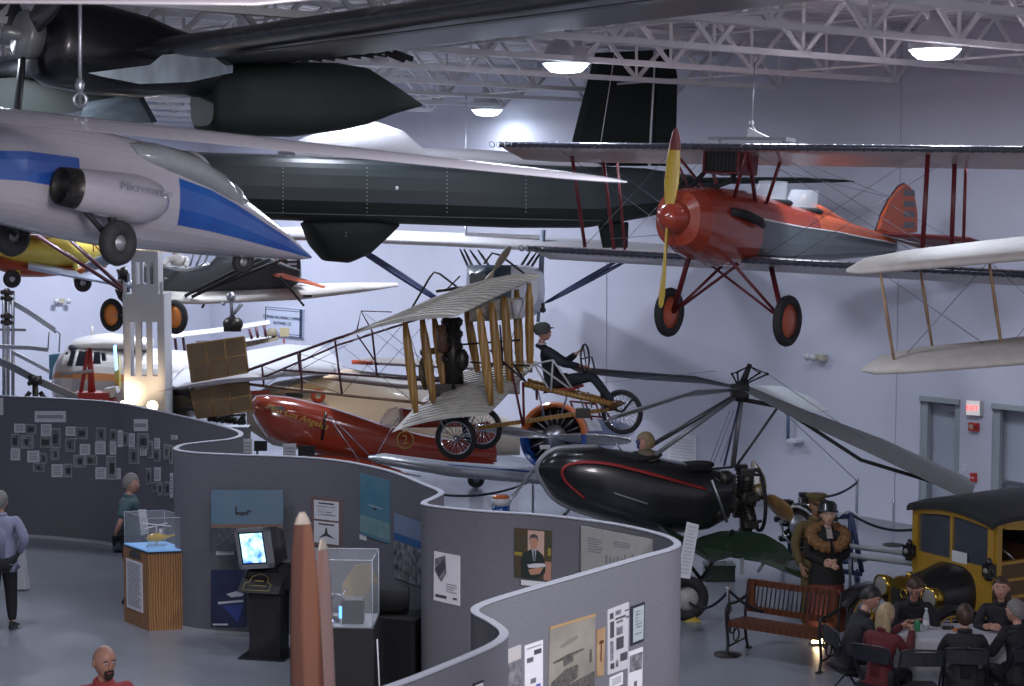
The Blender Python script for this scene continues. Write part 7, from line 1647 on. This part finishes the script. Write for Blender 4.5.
m_ = MB().m(mat('maroon_pleats', (.17, .045, .03), .75, noise=.15)); m_.loft([ring(.85*s, .18, .14, 48, .05), ring(.5*s, .215, .17, 48, .09), ring(.12*s, .235, .19, 48, .11)]); m_.build('pleated_skirt', wo)
fur = mat('tan_fox_fur', (.25, .135, .055), .95, col2=(.12, .05, .02), nscale=26, bump=1.0)
m_ = MB().m(fur); nk = J['neck']; 
pts = [nk+V((x*s, y*s, z*s)) for x, y, z in ((-.02, .10, -.02), (-.15, .06, -.05), (-.22, -.03, -.10), (-.19, -.13, -.18), (-.09, -.19, -.24), (-.01, -.19, -.25))]
pts2 = [nk+V((x*s, y*s, z*s)) for x, y, z in ((.02, .10, -.02), (.15, .06, -.05), (.22, -.03, -.10), (.20, -.13, -.17), (.12, -.19, -.23), (.05, -.19, -.25))]
for pp in (pts, pts2): m_.tube(catmull(pp, 5), [.072+.012*math.sin(i*1.9) for i in range(26)], 12)
m_.build('fur_collar', wo)
m_ = MB().m(mat('grey_blouse', (.3, .26, .24), .8)); m_.loft([[nk+V((x*s, y*s, z*s)) for x, y, z in r] for r in (((-.035, -.07, .0), (.035, -.07, .0), (.03, -.04, .0)), ((-.03, -.145, -.14), (.05, -.145, -.14), (.01, -.12, -.14)))], smooth=False); m_.build('blouse', wo)
hd = J['head']; m_ = MB().m(black); m_.lathe(hd+V((0, .022, .065)), (0, .22, 1), [(-.035, .128), (-.025, .13), (.0, .112), (.06, .11), (.10, .08), (.115, 0)], 24); m_.build('cloche_hat', wo)
hair('hair', wo, hd, fd2, (0, 0, 1), brown, s, back=-.07)
# ---- yellow vintage truck
TO = V((5.13, 20.4, 0)); th = V((-.87, -.5, 0)).normalized(); FK = Frame(TO, th)
tk_ = thing('vintage_truck', 'yellow wooden bodied vintage truck with black roof and brass headlamps at the right edge', 'truck', TO)
yw = mat('truck_yellow', (.42, .245, .03), .35, noise=.15, coat=.4, nscale=3); rfm = mat('black_roof_canvas', (.022, .025, .026), .6, noise=.2, nscale=6)
HWd = .66
m_ = MB(FK).m(yw); m_.box((0, 0, .83), (.05, 2*HWd, .55))
for y in (-HWd+.04, HWd-.05): m_.box((0, y, 1.32), (.07, .09, .78))
m_.box((0, 0, 1.42-.32+.02), (.06, 2*HWd, .05)); m_.box((0, -.03, 1.36), (.04, .04, .62))
n = 12; up_arc = [(0, -HWd+2*HWd*i/n, 1.63+.07*sin(pi*i/n)) for i in range(n+1)]
for i in range(n): a, b = V(up_arc[i]), V(up_arc[i+1]); m_.bar(a, b, .07, .10)
m_.build('windscreen_frame', tk_)
m_ = MB(FK).m(mat('truck_glass', (.10, .12, .15), .04, alpha=.35, noise=.02)); m_.box((.0, 0, 1.38), (.01, 2*HWd-.16, .50)); m_.build('windscreen', tk_)
m_ = MB(FK).m(paper); m_.box((.03, .12, 1.19), (.006, .24, .13)); m_.build('windscreen_notice', tk_)
# cab interior and body
m_ = MB(FK).m(blackm); m_.box((-.9, -HWd+.02, 1.1), (1.8, .03, 1.1)); m_.box((-1.75, 0, 1.1), (.03, 2*HWd-.1, 1.1)); m_.box((-.9, 0, .54), (1.8, 2*HWd-.06, .04)); m_.m(brown); m_.box((-1.0, 0, .75), (.5, 1.1, .16)); m_.box((-1.25, 0, .98), (.12, 1.1, .4)); m_.build('cab_interior', tk_)
m_ = MB(FK).m(steel); m_.torus((-.5, .3, 1.12), (-.8, 0, .5), .19, .014, 24, 6); m_.m(yellowp); m_.tube([(-.5, .3, 1.12), (-.15, .3, .8)], .018); m_.m(blackm)
for a in (0, 2.1, 4.2): m_.tube([(-.5, .3, 1.12), V((-.5, .3, 1.12))+V((.5*.19*sin(a)*.9, .19*cos(a), .8*.19*sin(a)*.9))], .01)
m_.build('steering_wheel', tk_)
m_ = MB(FK).m(yw)
for x in (-.03, -.62, -1.22, -1.8, -2.6): m_.box((x, HWd, 1.1), (.07, .06, 1.12))
for z in (.60, .80, 1.0, 1.2): m_.box((-1.3, HWd, z), (2.6, .05, .035))
m_.box((-1.3, HWd, 1.64), (2.6, .05, .07)); m_.box((-1.3, -HWd, 1.64), (2.6, .05, .07)); m_.box((-1.3, HWd, .56), (2.6, .06, .06))
for x in (-.62, -1.8): m_.box((x, -HWd, 1.1), (.07, .06, 1.12))
m_.build('side_frame', tk_)
m_ = MB(FK).m(mat('brown_wicker_panel', (.13, .085, .035), .8, noise=.4, nscale=60)); m_.box((-1.3, HWd-.01, .89), (2.5, .02, .62)); m_.build('side_panel', tk_)
m_ = MB(FK).m(rfm); secs = []
for x, dz in ((.09, -.03), (.05, 0), (-.2, .03), (-1.4, .05), (-2.7, .02)):
    row = [V((x, -HWd-.05+(2*HWd+.10)*i/12, 1.70+dz+.10*sin(pi*i/12))) for i in range(13)]; secs.append(row+[p-V((0, 0, .055)) for p in reversed(row)])
m_.loft(secs, smooth=False); m_.build('roof', tk_)
m_ = MB(FK).m(yw); 
for i in range(8):
    a, b = [V((-2.7+2.6*k/8, HWd+.03, 1.62-.05*sin(pi*((k*2) % 8)/8))) for k in (i, i+1)]; m_.bar(a, b, .04, .05)
m_.build('roof_valance', tk_)
# bonnet, brass radiator, lamps
m_ = MB(FK).m(black); m_.loft([[V((x, w_*math.copysign(abs(cos(t))**.7, cos(t)), zc_+h*math.copysign(abs(sin(t))**.8, sin(t)))) for t in [2*pi*j/24 for j in range(24)]] for x, w_, h, zc_ in ((.0, .40, .33, .78), (.3, .33, .28, .76), (.62, .27, .25, .74))]); m_.build('bonnet', tk_)
brs = mat('polished_brass', (.50, .33, .06), .22, .9, noise=.15)
m_ = MB(FK).m(brs); m_.loft([[V((x, k*.29*math.copysign(abs(cos(t))**.6, cos(t)), .72+k*.29*math.copysign(abs(sin(t))**.7, sin(t)))) for t in [2*pi*j/26 for j in range(26)]] for x, k in ((.60, .9), (.64, 1.0), (.72, 1.0), (.75, .93))]); m_.m(blackm); m_.box((.752, 0, .68), (.01, .42, .36)); m_.m(brs); m_.cyl((.68, 0, 1.0), (.68, 0, 1.06), .035); m_.torus((.76, 0, .82), (1, 0, 0), .05, .01, 16, 5); m_.build('radiator', tk_)
for y in (-.40, .40):
    m_ = MB(FK).m(brs); m_.lathe((.70, y, .84), (1, 0, 0), [(-.16, .02), (-.14, .06), (-.04, .12), (.05, .13), (.06, .11)], 22); o = m_.build('headlamp', tk_); m_ = MB(FK).m(mat('lamp_lens', (.32, .31, .28), .08, .3, noise=.1)); m_.lathe((.70, y, .84), (1, 0, 0), [(.05, .11), (.07, .06), (.075, 0)], 20); m_.build('lens', o)
    m_ = MB(FK).m(blackm); m_.tube([(.66, y, .70), (.60, y*.8, .5)], .02); m_.build('lamp_bracket', o)
for y in (-.64, .66):
    m_ = MB(FK).m(black); m_.box((.10, y, 1.14), (.11, .11, .14)); m_.cyl((.10, y, 1.20), (.10, y, 1.28), .05, .02); m_.cyl((.10, y, 1.03), (.10, y, 1.08), .04, .06); m_.torus((.10, y, 1.12), (1, 0, 0), .062, .014, 14, 5); o = m_.build('carriage_lamp', tk_); m_ = MB(FK).m(MATS['lamp_lens']); m_.ball((.15, y, 1.14), (.03, .035, .035)); m_.build('lens', o)
for y in (-.66, .66):
    m_ = MB(FK).m(black); m_.loft([[V((x, yy, z)) for yy, z in ((y-.13, zz), (y+.13, zz), (y+.13, zz-.02), (y-.13, zz-.02))] for x, zz in ((1.12, .60), (.98, .72), (.78, .80), (.58, .80), (.36, .72), (.16, .54), (.0, .36))]); m_.build('mudguard', tk_)
for x in (.66, -2.1):
    for y in (-.66, .66):
        t = MB(FK).m(rubber).torus((x, y, .38), (0, 1, 0), .345, .035, 36, 8).build('wheel', tk_); m_ = MB(FK).m(yw); m_.torus((x, y, .38), (0, 1, 0), .30, .02, 32, 6); m_.cyl((x, y-.06, .38), (x, y+.06, .38), .06)
        for k in range(12): a = 2*pi*k/12; m_.tube([(x, y, .38), (x+.29*cos(a), y, .38+.29*sin(a))], .014, 6)
        m_.build('spokes', t)
m_ = MB(FK).m(black); m_.tube([(.66, -.66, .38), (.66, .66, .38)], .03); m_.box((-1.0, -.3, .45), (3.4, .06, .1)); m_.box((-1.0, .3, .45), (3.4, .06, .1)); m_.m(steel); m_.tube(catmull([(.72, -.5, .5), (.74, -.25, .56), (.75, 0, .48), (.74, .25, .56), (.72, .5, .5)], 5), .016); m_.tube([(.76, 0, .4), (.76, 0, .62)], .014); m_.build('chassis', tk_)
# ---- conversation table
tx, ty, tz = 4.72, 18.55, .74
ang = R(-8); TT = Matrix.Translation((tx, ty, 0)) @ Matrix.Rotation(ang, 4, 'Z')
tb_ = thing('banquet_table', 'long folding banquet table under a white cloth at bottom right', 'table', (tx, ty, 0))
MB(TT).m(mat('table_board', (.3, .25, .2), .5)).box((0, 0, .725), (1.5, .74, .03)).build('tabletop', tb_)
for x in (-.6, .6):
    for y in (-.28, .28): MB(TT).m(steel).tube([(x, y, .71), (x, y, 0)], .014, 8).build('leg', tb_)
cl = mat('white_tablecloth', (.42, .42, .46), .85, noise=.05)
m_ = MB(TT).m(cl); nn = 96
def cr_ring(hx, hy, z, wv=0):
    out = []
    for i in range(nn):
        t = 2*pi*i/nn; c, s_ = cos(t), sin(t); k = 1/max(abs(c)/hx, abs(s_)/hy); r_ = (hx**6*hy**6/((hy*abs(c))**6+(hx*abs(s_))**6))**(1/6) if 1 else k
        w_ = 1+wv*math.sin(i*.9)+wv*.5*math.sin(i*2.3); out.append(V((c*r_*w_, s_*r_*w_, z)))
    return out
m_.loft([cr_ring(.74, .36, .745), cr_ring(.76, .38, .742), cr_ring(.765, .385, .70, .004), cr_ring(.78, .40, .45, .015), cr_ring(.80, .42, .16, .025)], smooth=True); m_.build('tablecloth', label='white tablecloth hanging over the long banquet table', cat='tablecloth')
# bottle, can, small things
def on(x, y): return hit(x, y, (0, 0, .747), V((0, 0, 1)))
q = on(926, 629); bt_ = thing('water_bottle', 'clear plastic water bottle with white label standing on the tablecloth', 'bottle', q)
MB().m(mat('bottle_plastic', (.55, .6, .66), .1, alpha=.6, noise=.02)).lathe(q, (0, 0, 1), [(0, 0), (0, .032), (.13, .033), (.17, .022), (.195, .013), (.21, .013)], 18).build('body', bt_)
MB().m(paper).lathe(q, (0, 0, 1), [(.05, .034), (.10, .034)], 18).build('label_band', bt_); MB().m(paper).lathe(q, (0, 0, 1), [(.208, .0), (.208, .015), (.225, .015), (.226, 0)], 12).build('cap', bt_)
q = on(917, 631); cn_ = thing('drink_can', 'green drink can beside the water bottle', 'can', q); MB().m(mat('can_green', (.05, .25, .12), .3, .3)).lathe(q, (0, 0, 1), [(0, .0), (0, .028), (.01, .032), (.11, .032), (.12, .027)], 18).build('body', cn_); MB().m(steel).lathe(q, (0, 0, 1), [(.12, .028), (.122, .0)], 16).build('lid', cn_)
q = on(948, 629); MB().m(black).box(q+V((0, 0, .014)), (.12, .06, .026)).m(chrome).box(q+V((.03, -.03, .016)), (.02, .01, .01)).build('camera_pouch', label='small black pouch on the tablecloth left of the orange packet', cat='pouch')
q = on(957, 631); MB().m(mat('orange_packet', (.5, .16, .05), .5)).loft([[q+V((x, y, z)) for y, z in ((-.03, .002), (.03, .002), (.025, h), (-.025, h))] for x, h in ((-.05, .008), (-.02, .03), (.03, .03), (.05, .008))], smooth=False).build('snack_packet', label='orange snack packet lying on the tablecloth', cat='packet')
# ---- folding chairs
chm = mat('black_vinyl', (.012, .013, .02), .5, noise=.2); cht = mat('charcoal_steel_tube', (.03, .032, .045), .35, .5)
def chair0_():
    t = thing('folding_chair', 'empty black padded folding chair seen from behind at the near side of the cloth', 'chair', (0, 0, 0), 'folding chairs at the banquet table')
    MB().m(chm).loft([[V((x, y, z)) for x, z in ((-w_, zz), (w_, zz), (w_, zz+.03), (-w_, zz+.03))] for y, w_, zz in ((-.19, .19, .44), (-.2+.05, .2, .435), (.15, .2, .435), (.2, .18, .43))], smooth=False).build('seat', t)
    secs = [[V((x, -.215-.012*k-.02*abs(x/.2)**2*0+.02*(1-(x/.2)**2)*-1, z)) for k, z in ((0, .72), (0, .86), (1, .86), (1, .72))] for x in (-.2, -.12, 0, .12, .2)]
    MB().m(chm).loft(secs, smooth=False).build('backrest', t)
    for sx in (-1, 1):
        MB().m(cht).tube(catmull([(sx*.21, .26, .01), (sx*.21, .0, .44), (sx*.21, -.2, .76), (sx*.205, -.225, .85), (sx*.16, -.23, .875), (0, -.23, .88)], 4), .012, 8).build('front_leg', t)
        MB().m(cht).tube([(sx*.19, -.28, .01), (sx*.19, .0, .30), (sx*.19, .14, .43)], .011, 8).build('rear_leg', t)
    MB().m(cht).tube([(-.2, .2, .12), (.2, .2, .12)], .009, 6).build('front_crossbar', t); MB().m(cht).tube([(-.19, -.22, .08), (.19, -.22, .08)], .009, 6).build('rear_crossbar', t)
    return t
ch0 = chair0_()
def place(px, d, face, label, first=False):
    x = (px-512)/FPX*d; f = V(face); rz = math.atan2(f.y, f.x)-pi/2
    if first: ch0.location = (x, d, 0); ch0.rotation_euler = (0, 0, rz); return x
    copy_tree(ch0, (x, d, 0), rz, label); return x
place(925, 17.45, (.05, 1, 0), '', True)
# ---- seated people
djk = mat('dark_jacket', (.014, .014, .02), .8, noise=.3, nscale=40); dtr = mat('dark_trousers', (.012, .012, .016), .85, noise=.2); dred = mat('dark_red_jacket', (.11, .012, .016), .8, noise=.25, nscale=40)
bh = mat('black_hair', (.012, .010, .010), .5, noise=.3, nscale=60); brh = mat('brown_hair', (.06, .03, .018), .5, noise=.4, nscale=60); blh = mat('blonde_hair', (.40, .30, .17), .5, noise=.4, nscale=60); gyh = mat('grey_hair', (.20, .19, .18), .6, noise=.4, nscale=60)
def sit(px, d, face, label, h, lean, top, hairc, chairlabel=None, wl=None, wr=None, look=None, glasses=None, seatb=.0, sk=None, legs=None, brow=None):
    x = (px-512)/FPX*d; f = V(face).normalized()
    h *= .94; J, s = seated((x, d, 0), f, .43, h, lean, wl, wr)
    o = human('person', label, J, s, top, legs or dtr, black, face=look or f, haircfg=hairc, glasses=glasses, sk=sk, brow=brow)
    if chairlabel: c = V((x, d, 0))+f*.04; copy_tree(ch0, (c.x, c.y, 0), math.atan2(f.y, f.x)-pi/2, chairlabel)
    return o, J, s
sit(853, 18.2, (.92, .2, 0), 'person in dark jacket, short black hair, leaning in at the left end of the table', 1.74, .16, djk, (bh, dict()), 'folding chair under the person leaning in at the left table end', look=(.85, -.25, -.45), wl=on(899, 630)+V((0, 0, .03)))
sit(886, 17.55, (.62, .75, 0), 'person with long fair hair in a dark red jacket, back to the viewer', 1.66, .08, dred, (blh, dict(length=.12)), 'folding chair under the person in dark red', look=(.75, .6, 0), wr=on(915, 634)+V((-.03, 0, .04)), wl=on(908, 628)+V((-.05, 0, .04)))
sit(917, 19.1, (-.1, -1, 0), 'person with glasses and dark top bending over the far table side by the bottle', 1.72, .22, djk, (brh, dict()), None, look=(-.25, -.75, -.55), wl=on(924, 624)+V((.12, .05, .03)), wr=on(912, 625)+V((0, .05, .03)), glasses=blackm)
sit(1009, 18.8, (-.35, -.9, 0), 'smiling person with shoulder length brown hair and dark blazer facing the viewer', 1.74, .04, djk, (brh, dict(length=.1)), None, look=(-.35, -.9, 0), wl=on(997, 632)+V((0, 0, .05)), wr=on(990, 632)+V((0, 0, .05)))
sit(973, 17.5, (.15, .98, 0), 'person with short dark brown hair and dark jacket, back turned, at the near side', 1.66, .06, djk, (brh, dict(back=-.09, low=-.05)), 'folding chair under the person with short brown hair, back turned')
sit(1029, 17.6, (-.3, .9, 0), 'person with grey hair in a dark suit cut by the right edge', 1.72, .05, djk, (gyh, dict(back=-.07)), 'folding chair under the grey haired person at the right edge', look=(-.6, .7, 0))
# ---- standing visitors at left
lav = mat('lavender_shirt', (.24, .25, .36), .8, noise=.1, nscale=30); teal = mat('teal_polo', (.06, .105, .12), .85, noise=.15, nscale=30); rds = mat('red_polo', (.36, .055, .055), .85, noise=.12, nscale=30)
b = G(3, 630); J, s = standing(b, (-.25, .95, 0), 1.72, 'pocket')
human('person', 'person in a lavender shirt and black trousers seen from behind at the left edge', J, s, lav, dtr, black, face=(.1, .95, 0), haircfg=(gyh, dict(back=-.08)), build=1.2)
b = G(131, 604); J, s = standing(b, (1, .1, 0), 1.72, 'back')
o = human('person', 'person with grey hair in a teal polo shirt, hands behind back, by the oak pedestal', J, s, teal, dtr, black, face=(1, -.12, -.1), haircfg=(gyh, dict(back=-.09, low=-.06, vol=1.0)), build=1.3, short=True, brow=gyh)
m_ = MB().m(paper); h_ = J['chest']+V((.19, -.06, -.1)); m_.prism([h_+V((-.05, -.05, .12)), h_+V((.05, -.05, .12)), h_+V((.08, -.04, -.2)), h_+V((-.02, -.05, -.22))], (0, .01, 0)); m_.build('paper_leaflet', label='white leaflet held before the person in teal', cat='paper sheet')
bx_, by_ = (96-512)/FPX*13.9, 13.9; J, s = standing((bx_, by_, 0), (.45, -.9, 0), 1.77, 'down')
human('person', 'bald person with a dark goatee and red polo shirt at the bottom edge', J, s, rds, dtr, black, face=(.62, -.78, -.12), build=1.3, short=True, beard=mat('dark_beard', (.03, .018, .014), .8, noise=.3, nscale=80), sk=mat('ruddy_skin', (.46, .24, .17), .45, noise=.06))
# white cloth hanging at the man's side
cb_ = G(22, 590); m_ = MB().m(mat('white_cloth', (.40, .40, .43), .85, noise=.05)); zt_ = P(22, 553, cb_.y).z
m_.loft([[V((cb_.x+w_*cos(t)*(1+.12*math.sin(5*t)), cb_.y+w_*.6*sin(t)*(1+.12*math.sin(5*t)), z)) for t in [2*pi*j/30 for j in range(30)]] for z, w_ in ((zt_+.25, .03), (zt_, .06), (zt_*.5, .08), (.02, .10))]); m_.build('white_drape', label='white cloth draped on a slim stand beside the person in lavender', cat='cloth')
